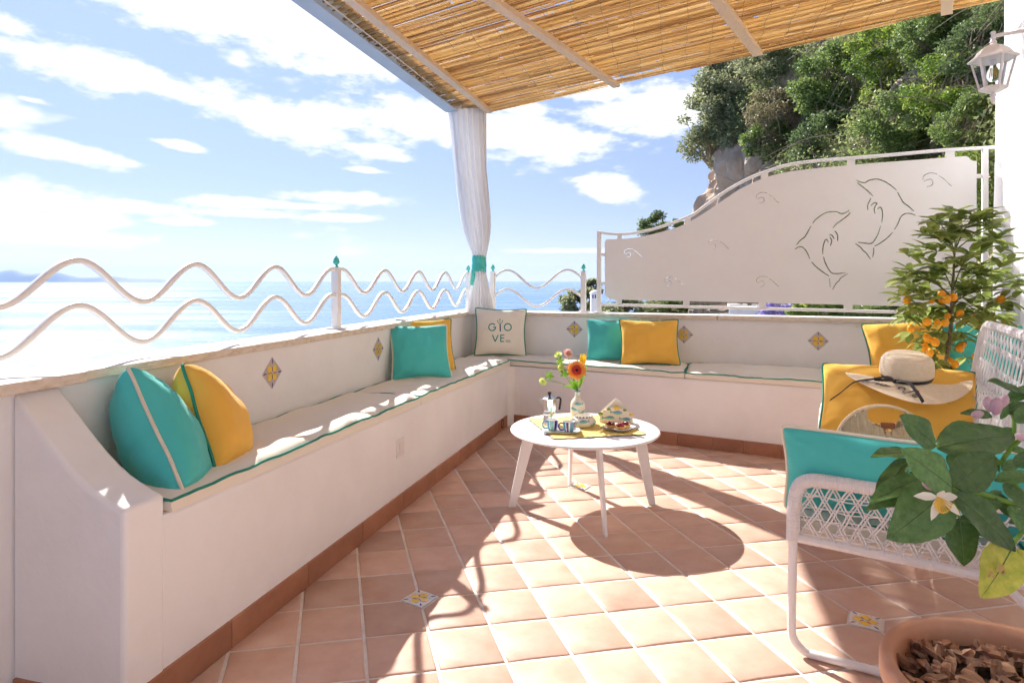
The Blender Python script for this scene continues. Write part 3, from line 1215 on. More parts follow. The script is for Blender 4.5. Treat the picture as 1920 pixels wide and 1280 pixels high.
# two overlapping rolls of the same matting; each is laid out in its own frame, reeds along local x
drf = V((0.8885, -0.4589))      # the reeds run square to the beam
RX = V((drf.x, drf.y, 0.0726 * drf.dot(nl2))).normalized()
RY = V((0, 0, 1)).cross(RX).normalized()
RZ = RX.cross(RY)
sk = dl2.dot(V((RX.x, RX.y))) / dl2.dot(V((RY.x, RY.y)))     # the beam is not quite square to the reeds
ROLL = 3.45
yl = 0.06
while yl > -ROLL:
    for layer in (0, 1):
        s0 = random.uniform(-0.10, 0.02) - (0.9 * random.random() if layer else 0)
        while s0 < 3.62:
            s1 = min(s0 + random.uniform(0.35, 1.5), 3.66)
            mid = (s0 + s1) / 2
            drop = False
            if yl > -0.08:
                drop = random.random() < (0.62 if 0.3 < mid < 1.9 else 0.35)
            elif layer:
                drop = random.random() < 0.80
            if s1 - s0 > 0.05 and s1 > 0.06 and not drop:
                zz = 0.010 + layer * 0.011 + random.uniform(-0.004, 0.004)
                ya = yl + random.uniform(-0.004, 0.004)
                yb = ya + random.uniform(-0.010, 0.010)
                xa = max(s0, -0.10 + random.uniform(-0.03, 0.03)) + sk * ya
                reed(V((xa, ya, zz)), V((s1 + sk * ya, yb, zz)), random.uniform(0.0040, 0.0060), random.random() ** 0.8)
            s0 = s1 + random.uniform(0.0, 0.03)
    yl -= random.uniform(0.0078, 0.0098)
me = m_.mesh('reed_mat', M['reed'], smooth=True, angle=80, recalc=False)
at_ = me.attributes.new('tone', 'FLOAT', 'FACE')
at_.data.foreach_set('value', tone)
for k, yk in enumerate((5.29, 5.29 - 3.30)):
    q = on_left(yk, 0.0)
    o = link('reed_mat', me, per)
    o.matrix_parent_inverse = Matrix.Translation(-per.location)
    o.matrix_basis = Matrix(((RX.x, RY.x, RZ.x, q.x), (RX.y, RY.y, RZ.y, q.y), (RX.z, RY.z, RZ.z, roof_z(q.x, q.y) + 0.012 * k), (0, 0, 0, 1)))
    kind(o, 'stuff')
m_ = MB()
s = 0.05
while s < 3.6:
    pts = []
    for i in range(60):
        y = 5.30 - i * 0.085
        p = on_left(y, 0.0) + drf * (s + 0.006 * math.sin(i * 1.7 + s * 9))
        pts.append((p.x, p.y, roof_z(p.x, p.y) + 0.0025 + 0.002 * math.sin(i * 2.9)))
    m_.tube(pts, 0.0012, 4)
    s += 0.155
kind(part(m_, 'tie_wire', M['wire'], per), 'stuff')

# curtain cord along the beam
m_ = MB()
pts = []
for i in range(40):
    y = lerp(1.0, 5.12, i / 39)
    p = on_left(y, 0.045)
    pts.append((p.x, p.y, zb + 0.035 - 0.006 * math.sin(math.pi * i / 39)))
m_.tube(pts, 0.0042, 6)
lone(m_, 'rope', M['cord'], 'thin white rope strung along the grey pergola beam', 'rope')


# ================================================================== RAILINGS
def finial(mb, c, s=1.0, m=0):
    mb.lathe([(0.004, 0), (0.012, 0.002), (0.012, 0.006), (0.006, 0.010), (0.008, 0.014), (0.014, 0.022), (0.0165, 0.032), (0.0145, 0.042), (0.009, 0.052), (0.003, 0.060), (0.0008, 0.062)], 12,
             c, m)
    for k in range(8):
        a = k * math.pi / 4
        mb.ball(V(c) + V((math.cos(a) * 0.0135, math.sin(a) * 0.0135, 0.028)), 0.0045, 6, 4, sz=1.8, m=m)


def rail_post(root, p, dirv, nrm, top):
    c = V((p.x, p.y, 0))
    m_ = MB().box((p.x, p.y, (CAP_T + top) / 2), 0.019, 0.019, (top - CAP_T) / 2, dirv, nrm, (0, 0, 1))
    po = part(m_, 'post', M['white_metal'], root, smooth=False, bevel=0.002)
    m_ = MB().box((p.x, p.y, CAP_T + 0.0055), 0.047, 0.047, 0.003, dirv, nrm, (0, 0, 1))
    part(m_, 'base_plate', M['white_metal'], po, smooth=False, bevel=0.0015)
    m_ = MB()
    finial(m_, (p.x, p.y, top))
    part(m_, 'finial', M['teal_paint'], po)


def rail_wave(root, pts, nrm):
    m_ = MB().sweep(pts, nrm, 0.0175, 0.020)
    part(m_, 'wave_bar', M['white_metal'], root, angle=50)


mid = 0.088
lr = thing('railing', 'long white railing of two wavy bars on the sea side parapet', 'railing', (on_left(3.33, mid).x, 3.33, CAP_T))
for y in (1.37, 3.33, 5.447):
    rail_post(lr, on_left(y, mid), DL, NL, 1.167)
for (ya, yb) in ((1.37, 3.33), (3.33, 5.447)):
    for (zc, am) in ((1.093, 0.066), (0.958, 0.066)):
        pts = []
        for i in range(97):
            t = i / 96
            ph = -0.35 + t * (8 * math.pi + 0.7)
            p = on_left(lerp(ya + 0.018, yb - 0.018, t), mid)
            pts.append((p.x, p.y, zc + am * math.cos(ph)))
        rail_wave(lr, pts, NL)
rmid = 0.10
rr = thing('railing', 'short white railing of two wavy bars beside the tied curtain', 'railing', (0.2, 5.13, CAP_T))


def on_far(px, off=rmid):
    r_ = (px - CX) / F
    Y = (5.163 + off / 0.9354) / (1 + 0.378 * r_)
    return V((r_ * Y, Y))


pa, pb = on_far(924), on_far(1094)
for p in (pa, pb):
    rail_post(rr, p, DR, NR, 1.172)
for (zc, am) in ((1.11, 0.073), (0.955, 0.070)):
    pts = []
    for i in range(61):
        t = i / 60
        p = pa.lerp(pb, lerp(0.022, 0.978, t))
        pts.append((p.x, p.y, zc + am * math.sin(0.18 + t * (3 * math.pi - 0.36))))
    rail_wave(rr, pts, NR)

# ================================================================== DOLPHIN SCREEN
scr = thing('privacy_screen', 'white metal screen with cut-out dolphins and wave curls on the far parapet', 'screen', (on_far(1124).x, on_far(1124).y, CAP_T))


def scr_px(zx, zy):
    """screen drawing coordinate -> photo pixel"""
    return 1100 + zx / 2.4615, 260 + zy / 2.4615


S_O = on_far(1124)


def scr_sz(zx, zy):
    px, py = scr_px(zx, zy)
    p = on_far(px)
    s_ = (V((p.x, p.y)) - S_O).dot(dr2)
    return (s_, at(px, py, p.y).z)


def slit(pts, w=0.0075):
    P = [V(scr_sz(*p)) for p in pts]
    P = spline(P, 5) if len(P) > 2 else P
    Lf_, Rt = [], []
    k = len(P)
    for i in range(k):
        t = (P[min(i + 1, k - 1)] - P[max(i - 1, 0)])
        t = t.normalized() if t.length > 1e-7 else V((1, 0))
        n_ = V((-t.y, t.x))
        ww = w * (0.5 + 0.5 * min(1, 4 * min(i, k - 1 - i) / k + 0.3)) / 2
        Lf_.append(P[i] + n_ * ww)
        Rt.append(P[i] - n_ * ww)
    return Lf_ + Rt[::-1]


D2 = [[(1245, 192), (1262, 200), (1285, 203), (1305, 192), (1340, 187), (1375, 198), (1405, 217), (1430, 238)],
      [(1435, 248), (1450, 275), (1462, 295), (1485, 312), (1510, 335)],
      [(1517, 353), (1490, 345), (1468, 347), (1450, 362), (1435, 395), (1420, 420)],
      [(1412, 432), (1385, 460), (1350, 485), (1328, 496)], [(1325, 503), (1325, 520), (1320, 548)],
      [(1311, 557), (1290, 528), (1275, 515), (1265, 502), (1240, 484)], [(1252, 478), (1285, 482), (1310, 484), (1325, 474), (1345, 440), (1357, 402)],
      [(1362, 388), (1366, 350), (1361, 322), (1352, 317), (1342, 326)], [(1332, 347), (1327, 330), (1332, 312), (1340, 299), (1326, 297), (1312, 310)],
      [(1298, 330), (1298, 305), (1312, 275)], [(1322, 266), (1295, 240), (1265, 216), (1249, 203)]]
D1 = [[(1217, 340), (1208, 352), (1180, 374), (1155, 392), (1136, 412)], [(1212, 331), (1190, 344), (1170, 345), (1150, 337), (1110, 340), (1080, 355), (1055, 375), (1043, 392)],
      [(1035, 403), (1015, 440), (1005, 455), (985, 470), (968, 491)], [(961, 510), (985, 498), (1005, 508), (1020, 530), (1030, 555)],
      [(1038, 569), (1060, 592), (1090, 615), (1118, 634)], [(1122, 645), (1124, 685)], [(1135, 696), (1150, 670), (1165, 655), (1174, 642), (1206, 622)],
      [(1195, 618), (1160, 622), (1135, 621), (1120, 608), (1100, 570), (1094, 545)], [(1090, 533), (1091, 500), (1099, 472), (1108, 465), (1115, 478)],
      [(1124, 494), (1131, 472), (1122, 453)], [(1142, 462), (1132, 446), (1120, 443)], [(1145, 425), (1158, 445), (1158, 474)]]
SW = [[(-30, 0), (-28, -15), (-10, -25), (10, -24), (17, -21)], [(22, -17), (40, -5), (55, 10), (66, 19)], [(-28, 4), (-15, -3), (-2, -4), (3, 7), (-2, 16), (-18, 21)]]
slits = [slit(s_) for s_ in D2 + D1]
for (cx_, cy_, k) in ((592, 490, 1), (200, 530, 0.86), (816, 276, 1.08), (388, 660, 0.9), (816, 662, 1.08), (1594, 194, 1.38), (1478, 654, 1.2)):
    for s_ in SW:
        slits.append(slit([(cx_ + x * k, cy_ + y * k) for x, y in s_], 0.0042))
top_in = [(165, 462), (220, 458), (300, 442), (380, 420), (450, 396), (540, 345), (600, 305), (680, 250), (760, 207), (835, 176), (920, 156), (1000, 144), (1100, 133), (1200, 124),
          (1320, 113), (1500, 100), (1650, 88), (1752, 81)]
outline = [(83, 480), (86, 470), (95, 464)] + [tuple(q) for q in spline(top_in, 3)] + [(1762, 86), (1770, 97), (1782, 103), (1800, 103), (1797, 782), (1400, 771), (800, 757), (400, 748), (112, 742), (101, 735), (92, 727), (84, 722)]
cu = bpy.data.curves.new('screen_panel', 'CURVE')
cu.dimensions = '2D'
cu.fill_mode = 'BOTH'
cu.extrude = 0.002
for P in [[V(scr_sz(*q)) for q in outline]] + slits:
    sp = cu.splines.new('POLY')
    sp.points.add(len(P) - 1)
    for i, q in enumerate(P):
        sp.points[i].co = (q.x, q.y, 0, 1)
    sp.use_cyclic_u = True
tmp = bpy.data.objects.new('tmp', cu)
COL.objects.link(tmp)
bpy.context.view_layer.update()
me = bpy.data.meshes.new_from_object(tmp.evaluated_get(bpy.context.evaluated_depsgraph_get()))
bpy.data.objects.remove(tmp)
me.name = 'panel'
me.materials.clear()
me.materials.append(M['white_metal'])
me.shade_flat()
FR_S = Matrix(((dr2.x, 0, -nr2.x, S_O.x), (dr2.y, 0, -nr2.y, S_O.y), (0, 1, 0, 0), (0, 0, 0, 1)))
o = link('panel', me, scr)
o.matrix_parent_inverse = Matrix.Translation(-scr.location)
o.matrix_basis = FR_S


def s3(zx, zy):
    q = scr_sz(zx, zy)
    p = S_O + dr2 * q[0]
    return V((p.x, p.y, q[1]))


top_fr = [(57, 432), (100, 438), (150, 441), (210, 437), (300, 420), (400, 388), (450, 369), (500, 345), (570, 293), (650, 238), (740, 188), (830, 152), (930, 122), (1050, 104),
          (1200, 92), (1400, 76), (1600, 58), (1700, 51), (1838, 43)]
m_ = MB()
m_.sweep([s3(*q) for q in spline(top_fr, 4)] + [s3(1893, 39)], NR, 0.020, 0.026)
m_.sweep([s3(70, 765), s3(1500, 801), s3(1832, 809)], NR, 0.020, 0.026)
part(m_, 'frame', M['white_metal'], scr, angle=50)
for (zx, y0_) in ((57, 428), (1838, 46)):
    a = s3(zx, y0_)
    m_ = MB().box((a.x, a.y, (a.z + CAP_T) / 2), 0.0155, 0.0155, (a.z - CAP_T) / 2, DR, NR, (0, 0, 1))
    po = part(m_, 'post', M['white_metal'], scr, smooth=False, bevel=0.002)
    m_ = MB().box((a.x, a.y, CAP_T + 0.0055), 0.042, 0.042, 0.003, DR, NR, (0, 0, 1))
    part(m_, 'base_plate', M['white_metal'], po, smooth=False, bevel=0.0015)
for (zx, za, zb_, w) in ((152, 440, 466, 20), (467, 358, 392, 26), (820, 153, 184, 34), (1220, 90, 126, 38), (1676, 53, 90, 44), (150, 740, 768, 24), (460, 745, 775, 30), (810, 752, 785, 36), (1206, 762, 795, 40)):
    a, b = s3(zx, za), s3(zx, zb_)
    hw = (s3(zx + w / 2, za) - s3(zx - w / 2, za)).length / 2
    m_ = MB().box((a + b) / 2 + NR * 0.002, hw, 0.0012, (a - b).length / 2, DR, NR, (0, 0, 1))
    part(m_, 'tab', M['white_metal'], scr, smooth=False)
for (za, zb_, zy, h_) in ((62, 88, 535, 0.010), (62, 88, 668, 0.010), (1795, 1834, 173, 0.014)):
    a, b = s3(za, zy), s3(zb_, zy)
    m_ = MB().box((a + b) / 2 + NR * 0.002, (a - b).length / 2, 0.0012, h_, DR, NR, (0, 0, 1))
    part(m_, 'tab', M['white_metal'], scr, smooth=False)


# ================================================================== SEAT CUSHIONS
def cushion(label, a, b, c, d, zb4, zt4, group, seed, fab='cream', pipe='green_pipe', parent=None, name='seat_cushion'):
    """box cushion; plan corners a b (front) c d (back)"""
    cen = (a + b + c + d) / 4
    org = V((cen.x, cen.y, min(zb4)))
    nu = max(10, int((b - a).length / 0.03))
    nv = 14

    def bil(u, v, q):
        return (q[0] * (1 - u) + q[1] * u) * (1 - v) + (q[3] * (1 - u) + q[2] * u) * v

    def top(u, v):
        p = bil(u, v, (a, b, c, d))
        p = p + V((noise.noise(V((p.x * 5, p.y * 5, seed + 20))), noise.noise(V((p.x * 5, p.y * 5, seed + 30))))) * 0.0055
        L_ = (b - a).length
        W_ = (d - a).length
        e = min(u * L_, (1 - u) * L_, v * W_, (1 - v) * W_)
        fall = max(0, 1 - e / 0.035) ** 2 * 0.011
        z = bil(u, v, zt4) - fall
        z += 0.0085 * noise.noise(V((p.x * 7, p.y * 7, seed))) + 0.0040 * noise.noise(V((p.x * 24, p.y * 15, seed + 3.0)))
        z += 0.010 * (math.sin(math.pi * u) * math.sin(math.pi * v)) ** 0.5
        return V((p.x, p.y, z)) - org
    m_ = MB()
    m_.grid(top, nu, nv)
    w = nu + 1
    border = list(range(w)) + [j * w + nu for j in range(1, nv + 1)] + [nv * w + i for i in range(nu - 1, -1, -1)] + [j * w for j in range(nv - 1, 0, -1)]
    n0 = len(m_.v)
    k = len(border)
    uv = [(i / nu, j / nv) for j in range(nv + 1) for i in range(w)]
    for lev in (0.5, 0.0):
        for q, bi in enumerate(border):
            u, v = uv[bi]
            p = bil(u, v, (a, b, c, d))
            out = (p - cen).normalized()
            zb_ = bil(u, v, zb4)
            zt_ = m_.v[bi][2] + org.z
            bul = 0.005 if lev else -0.002
            bul += 0.003 * noise.noise(V((p.x * 16, p.y * 16, lev * 9 + seed)))
            m_.v.append((p.x + out.x * bul - org.x, p.y + out.y * bul - org.y, lerp(zb_, zt_, lev) - org.z))
    for q in range(k):
        q2 = (q + 1) % k
        m_.f += [(border[q], n0 + q, n0 + q2, border[q2]), (n0 + q, n0 + k + q, n0 + k + q2, n0 + q2)]
        m_.m += [0, 0]
    m_.f.append(tuple(n0 + k + q for q in range(k)))
    m_.m.append(0)
    loop = [V(m_.v[bi]) + V((0, 0, 0.001)) for bi in border]
    o = m_.build(name, M[fab], parent, angle=50)
    o.location = org if parent is None else org - V(parent.location)
    pm = MB().tube(loop, 0.0042, 6, closed=True)
    pm.build('piping', M[pipe], o)
    if parent is None:
        tag(o, label, 'cushion', group)
    return o


GC = 'cream seat cushions on the bench'
fo = nl2 * 0.012
yj = 3.236


def LFp(y):
    return V((left_front(y), y)) + fo


def LBp(y):
    return V((left_back(y), y)) + nl2 * 0.006


def Lz(y, lo, hi):
    t = (y - 1.67) / (4.85 - 1.67)
    return lerp(lo, hi, t)


y0_ = 1.678
cushion('longest cream seat cushion, on the sea side bench nearest the arm block', LFp(y0_), LFp(yj - 0.004), LBp(yj + 0.085), LBp(1.775),
        [Lz(y, SEAT_L, SEAT_C) + 0.001 for y in (y0_, yj, yj, y0_)], [Lz(y, 0.532, 0.507) for y in (y0_, yj, yj, y0_)], GC, 1.0)
cb = V((C0.x, C0.y)) + V((-0.006, -0.012))
cushion('cream seat cushion under the far teal and yellow pillows on the sea side', LFp(yj + 0.004), cb + V((0.02, -0.01)), K + V((0.028, -0.032)), LBp(yj + 0.095),
        [Lz(yj, SEAT_L, SEAT_C) + 0.001, SEAT_C + 0.001, SEAT_C + 0.001, Lz(yj, SEAT_L, SEAT_C) + 0.001], [Lz(yj, 0.532, 0.507), 0.502, 0.502, Lz(yj, 0.532, 0.507)], GC, 2.0)
nf2 = nfr * 0.012


def RFp(x):
    return V((x, right_front(x))) + nf2


def RBp(x):
    return V((x, right_back(x))) + nr2 * 0.006


xs_ = [C0.x, 1.149, 2.02, 2.62]
labs = ['cream seat cushion on the far bench between the lettered pillow and the yellow pillow', 'cream seat cushion on the far bench right of the yellow pillow',
        'cream seat cushion at the house end of the far bench, behind the fruit tree']
for i in range(3):
    xa, xb = xs_[i], xs_[i + 1]
    a = V((C0.x, C0.y)) + V((0.022, -0.012)) if i == 0 else RFp(xa + 0.004)
    d = K + V((0.040, -0.036)) if i == 0 else RBp(xa + 0.16)
    cushion(labs[i], a, RFp(xb - 0.004), RBp(xb + 0.15), d, [SEAT_R + 0.001] * 4, [0.500 if i == 0 else 0.498, 0.498, 0.498, 0.500], GC, 3.0 + i)


# ================================================================== PILLOWS
def pillow(label, center, right, up, w, h, t, fab, pipe, seed=0.0, group='scatter pillows', pinch=0.105, sag=0.0, crease=1.0, art=None, cat='pillow'):
    up = V(up).normalized()
    right = V(right)
    right = (right - up * right.dot(up)).normalized()
    nrm = right.cross(up)
    N_ = 30

    def surf(u, v, side=1):
        x = w / 2 * u * (1 - pinch * (1 - v * v) * abs(u) ** 3)
        y = h / 2 * v * (1 - pinch * (1 - u * u) * abs(v) ** 3)
        rc = 1 - 0.035 * (u * v) ** 8
        x, y = x * rc, y * rc
        e = max(0.0, (1 - u * u) * (1 - v * v))
        z = t / 2 * e ** 0.42
        if sag:
            z *= 1 + sag * (-v) * 0.5
        edge = max(abs(u), abs(v))
        k = max(0, edge - 0.55) / 0.45
        wr = 0.0065 * k * (1 - k) * 4 * (noise.noise(V((u * 12 + seed, v * 2.2, side * 3.1))) if abs(v) > abs(u) else noise.noise(V((u * 2.2, v * 12 + seed, side * 3.1))))
        cr = 0.013 * noise.noise(V((u * 1.7 + seed, v * 1.7, side * 1.3 + seed))) + 0.0060 * noise.noise(V((u * 4.5 + seed, v * 4.5, seed)))
        cd = max(0, abs(u) + abs(v) - 1.15)
        fold = 0.009 * cd * math.sin((abs(u) - abs(v)) * 26 + seed) * crease
        z += (wr * crease + cr * e ** 0.3 + fold * e ** 0.25)
        wob = 0.006 * noise.noise(V((u * 2.1 + seed, v * 2.1, 7.7))) * (1 - e)
        return V((x, y, side * z + wob))

    def axis(i):
        s = -1 + 2 * i
        return math.sin(s * math.pi / 2) * 0.55 + s * 0.45
    m_ = MB()
    for sd in (1, -1):
        m_.grid(lambda a, b: surf(axis(a), axis(b), sd), N_, N_, flip=(sd < 0))
    bm = bmesh.new()
    o = m_.build('pillow', M[fab], None, angle=180, recalc=False)
    bm.from_mesh(o.data)
    bmesh.ops.remove_doubles(bm, verts=bm.verts, dist=1e-5)
    bm.to_mesh(o.data)
    bm.free()
    o.data.shade_smooth()
    loop = []
    n4 = 20
    for (ua, va, ub, vb) in ((-1, -1, 1, -1), (1, -1, 1, 1), (1, 1, -1, 1), (-1, 1, -1, -1)):
        for i in range(n4):
            t_ = axis(i / n4) * 0.5 + 0.5
            loop.append(surf(lerp(ua, ub, t_), lerp(va, vb, t_)))
    # soften the corners of the cord
    k = len(loop)
    sm = [loop[i] * 0.5 + (loop[i - 1] + loop[(i + 1) % k]) * 0.25 for i in range(k)]
    MB().tube([p * 1.006 for p in sm], 0.0054, 6, closed=True).build('piping', M[pipe], o)
    if art:
        art(o, surf, w, h)
    o.matrix_world = Matrix(((right.x, up.x, nrm.x, center[0]), (right.y, up.y, nrm.y, center[1]), (right.z, up.z, nrm.z, center[2]), (0, 0, 0, 1)))
    return tag(o, label, cat, group)


def stand(px, py, Y, n0, lean, w, h, roll=0.0, zbase=None):
    """frame of a pillow standing at the photo point of its bottom centre"""
    b = at(px, py, Y)
    if zbase is not None:
        b.z = zbase
    n0 = V((n0[0], n0[1], 0)).normalized()
    z = V((0, 0, 1))
    right = z.cross(n0)
    l = R(lean)
    up = z * math.cos(l) - n0 * math.sin(l)
    nrm = right.cross(up)
    q = Matrix.Rotation(R(roll), 3, nrm)
    right, up = q @ right, q @ up
    return b + up * (h / 2 * 0.97), right, up


def lettering(o, surf, w, h):
    """the words and trident printed on the corner pillow"""
    def sf(x, y):
        p = surf(x / (w / 2), y / (h / 2))
        return p + V((0, 0, 0.0016))
    tl, nv = MB(), MB()
    cs = 0.001
    X0 = -0.008

    def circ(cx, cy, r, a0, a1, n=28):
        return [(cx + r * math.cos(R(lerp(a0, a1, i / n))), cy + r * math.sin(R(lerp(a0, a1, i / n)))) for i in range(n + 1)]

    def seg(pts, n=8):
        out = []
        for i in range(len(pts) - 1):
            out += [(lerp(pts[i][0], pts[i + 1][0], t / n), lerp(pts[i][1], pts[i + 1][1], t / n)) for t in range(n)]
        return out + [pts[-1]]
    lw = 0.0085
    gx, ox, y1 = -0.063 + X0, 0.060 + X0, 0.030
    ribbon(tl, circ(gx, y1, 0.027, 38, 360), lw, surf=sf)
    ribbon(tl, seg([(gx + 0.031, y1), (gx + 0.006, y1)]), lw, surf=sf)
    ribbon(tl, circ(ox, y1 + 0.004, 0.027, 0, 360), lw, surf=sf)
    # trident for the letter between them
    tx = X0 + 0.002
    ribbon(nv, seg([(tx, y1 - 0.032), (tx - 0.003, y1 + 0.022)]), 0.0095, surf=sf)
    ribbon(tl, circ(tx - 0.004, y1 + 0.046, 0.018, 160, 380, 16), 0.0042, surf=sf)
    ribbon(tl, seg([(tx - 0.003, y1 + 0.022), (tx - 0.005, y1 + 0.064)]), 0.0042, surf=sf)
    for (x, y) in ((tx - 0.005, y1 + 0.064), (tx - 0.022, y1 + 0.052), (tx + 0.014, y1 + 0.052)):
        ribbon(tl, seg([(x, y - 0.004), (x, y + 0.008)], 4), lambda t: 0.010 * (1 - t) + 0.0004, surf=sf)
    y2 = -0.030
    ribbon(tl, seg([(-0.060 + X0, y2), (-0.037 + X0, y2 - 0.052)]), lw, surf=sf)
    ribbon(tl, seg([(-0.037 + X0, y2 - 0.052), (-0.015 + X0, y2)]), lw, surf=sf)
    ex = 0.006 + X0
    ribbon(tl, seg([(ex, y2 + 0.003), (ex, y2 - 0.053)]), lw, surf=sf)
    for yy_ in (y2, y2 - 0.024, y2 - 0.050):
        ribbon(tl, seg([(ex, yy_), (ex + 0.027, yy_ + 0.001)]), lw * 0.9, surf=sf)
    for k_, mb_ in ((0, tl), (1, nv)):
        ribbon(mb_, [(0.045 + X0 + i * 0.0012, y2 - 0.040 - k_ * 0.010 + 0.0028 * math.sin(i * 0.72)) for i in range(34)], 0.0024, surf=sf)
    kind_l = tl.build('lettering', M['ink_teal'], o, smooth=True, recalc=False)
    kind_n = nv.build('lettering', M['ink_navy'], o, smooth=True, recalc=False)
    kind(kind_l, 'stuff')
    kind(kind_n, 'stuff')


def mid_frame(B, T, w_dir, w):
    """pillow whose near side edge runs from B (bottom) to T (top)"""
    B, T, w_dir = V(B), V(T), V(w_dir).normalized()
    up = (T - B).normalized()
    w_dir = (w_dir - up * w_dir.dot(up)).normalized()
    return (B + T) / 2 + w_dir * (w / 2), w_dir, up


# near pair on the sea-side bench
c, r_, u_ = mid_frame((-0.902, 1.735, 0.535), (-1.128, 1.860, 0.845), (-1.02, 1.80, -0.41), 0.36)
pillow('teal pillow with cream piping, seen edge on against the arm block', c, r_, u_, 0.36, 0.42, 0.225, 'teal', 'cream_pipe', 1.3, pinch=0.05)
c, r_, u_ = mid_frame((-0.905, 1.925, 0.533), (-1.062, 2.045, 0.825), (-0.26, 0.97, -0.16), 0.32)
pillow('yellow pillow with green piping, beside the teal pillow at the arm block', c, r_, u_, 0.32, 0.375, 0.215, 'yellow', 'green_pipe', 4.1, pinch=0.05)
# far end of the sea-side bench
c, r_, u_ = stand(803, 692, 4.02, (0.42, -0.90), 17, 0.38, 0.36, 0, 0.512)
pillow('yellow pillow with green piping, half hidden behind a teal pillow on the sea side', c, r_, u_, 0.38, 0.36, 0.13, 'yellow', 'green_pipe', 2.2)
c, r_, u_ = stand(792, 709, 3.74, (0.36, -0.93), 24, 0.36, 0.345, -1, 0.517)
pillow('square teal pillow with cream piping, leaning before a yellow pillow on the sea side', c, r_, u_, 0.365, 0.345, 0.14, 'teal', 'cream_pipe', 6.6)
# corner
c, r_, u_ = stand(938, 664, 4.99, (0.07, -1), 10, 0.42, 0.385, -1.5, 0.505)
pillow('cream pillow with teal lettering and trident, in the bench corner', c, r_, u_, 0.415, 0.385, 0.14, 'cream', 'green_pipe', 8.4, art=lettering)
# far bench
c, r_, u_ = stand(1150, 674, 4.66, (-0.22, -1), 13, 0.41, 0.325, 1, 0.503)
pillow('teal pillow with pale piping, half hidden behind a yellow pillow on the far bench', c, r_, u_, 0.41, 0.325, 0.13, 'teal', 'cream_pipe', 3.3)
c, r_, u_ = stand(1219, 681, 4.47, (-0.12, -1), 16, 0.43, 0.335, 0.5, 0.503)
pillow('yellow pillow with green piping, in front of a teal pillow on the far bench', c, r_, u_, 0.425, 0.335, 0.15, 'yellow', 'green_pipe', 9.7)
c, r_, u_ = stand(1712, 728, 3.62, (-0.42, -0.9), 14, 0.42, 0.40, 8, 0.503)
pillow('yellow pillow on the far bench behind the straw hat and the fruit tree trunk', c, r_, u_, 0.42, 0.37, 0.15, 'yellow', 'green_pipe', 5.2)
c, r_, u_ = stand(1836, 730, 3.55, (-0.62, -0.78), 14, 0.40, 0.38, 0, 0.503)
pillow('teal pillow on the far bench seen through the wicker sofa back', c, r_, u_, 0.40, 0.36, 0.14, 'teal', 'cream_pipe', 7.1)

# ================================================================== WICKER SOFA
SA, SB = V((0.488, 0.873, 0)), V((0.873, -0.488, 0))
SO = V((0.828, 1.87, 0))
SL = 1.42


def sf(a, b, z):
    return SO + SA * a + SB * b + V((0, 0, z))


sofa = thing('wicker_sofa', 'low white wicker sofa on a tubular frame, its back to the house wall', 'sofa', SO)


def wrapped(mb, pts, r, pitch=0.0055, n=8):
    P = [V(p) for p in pts]
    Ls = [0]
    for i in range(1, len(P)):
        Ls.append(Ls[-1] + (P[i] - P[i - 1]).length)
    tot = Ls[-1]
    k = max(4, int(tot / pitch) * 2)
    out, rs = [], []
    for i in range(k + 1):
        d = tot * i / k
        j = min(max(0, int(np.searchsorted(Ls, d)) - 1), len(P) - 2)
        t_ = (d - Ls[j]) / max(1e-9, Ls[j + 1] - Ls[j])
        out.append(P[j].lerp(P[j + 1], t_))
        rs.append(r * (1.0 if i % 2 else 0.93) * random.uniform(0.98, 1.02))
    mb.tube(out, rs, n)


random.seed(21)
for a in (0.0, SL):
    m_ = MB()
    wrapped(m_, spline([sf(a, 0.0, 0.335), sf(a, 0.002, 0.42), sf(a, 0.012, 0.488), sf(a, 0.045, 0.517), sf(a, 0.12, 0.520), sf(a, 0.40, 0.520), sf(a, 0.66, 0.525)], 6), 0.0205)
    part(m_, 'arm_rail', M['wicker'], sofa)
    m_ = MB()
    wrapped(m_, [sf(a, 0.008, 0.345), sf(a, 0.35, 0.335), sf(a, 0.66, 0.325)], 0.0150, 0.006)
    part(m_, 'side_rail', M['wicker'], sofa)
    m_ = MB()
    leg = [sf(a, 0.0, 0.335)] + spline([sf(a, 0.0, 0.30), sf(a, -0.004, 0.10), sf(a, 0.002, 0.045), sf(a, 0.035, 0.016), sf(a, 0.09, 0.0135), sf(a, 0.40, 0.0135), sf(a, 0.66, 0.0135),
                                             sf(a, 0.72, 0.02), sf(a, 0.74, 0.05), sf(a, 0.70, 0.11), sf(a, 0.50, 0.32)], 6)
    m_.tube(leg, 0.0122, 10)
    part(m_, 'leg_frame', M['white_metal'], sofa)
    # open cane panel of the arm
    m_ = MB()
    z0, z1 = 0.349, 0.507
    for sg in (-1, 1):
        b = -0.10
        while b < 0.72:
            for pr in (-0.0045, 0.0045):
                pts = []
                for i in range(9):
                    t_ = i / 8
                    bb = b + pr + sg * (t_ - 0.5) * 0.088 * 1.0 + 0.0022 * math.sin(t_ * 9 + b * 40)
                    if 0.014 < bb < 0.655:
                        pts.append(sf(a + 0.003 * sg * math.sin(t_ * 12), bb, lerp(z0, z1, t_)))
                if len(pts) > 2:
                    m_.tube(pts, 0.0024, 5)
            b += 0.041
    for zz in (0.372, 0.406, 0.440, 0.474):
        for pr in (-0.003, 0.003):
            m_.tube([sf(a + 0.0035 * math.sin(i * 1.9 + zz * 70), 0.01 + i * 0.0215, zz + pr + 0.0035 * math.sin(i * 0.9 + pr * 400)) for i in range(31)], 0.0019, 5)
    kind(part(m_, 'cane_weave', M['wicker'], sofa), 'stuff')
m_ = MB()
wrapped(m_, [sf(0, 0.0, 0.338), sf(SL, 0.0, 0.338)], 0.0155, 0.006)
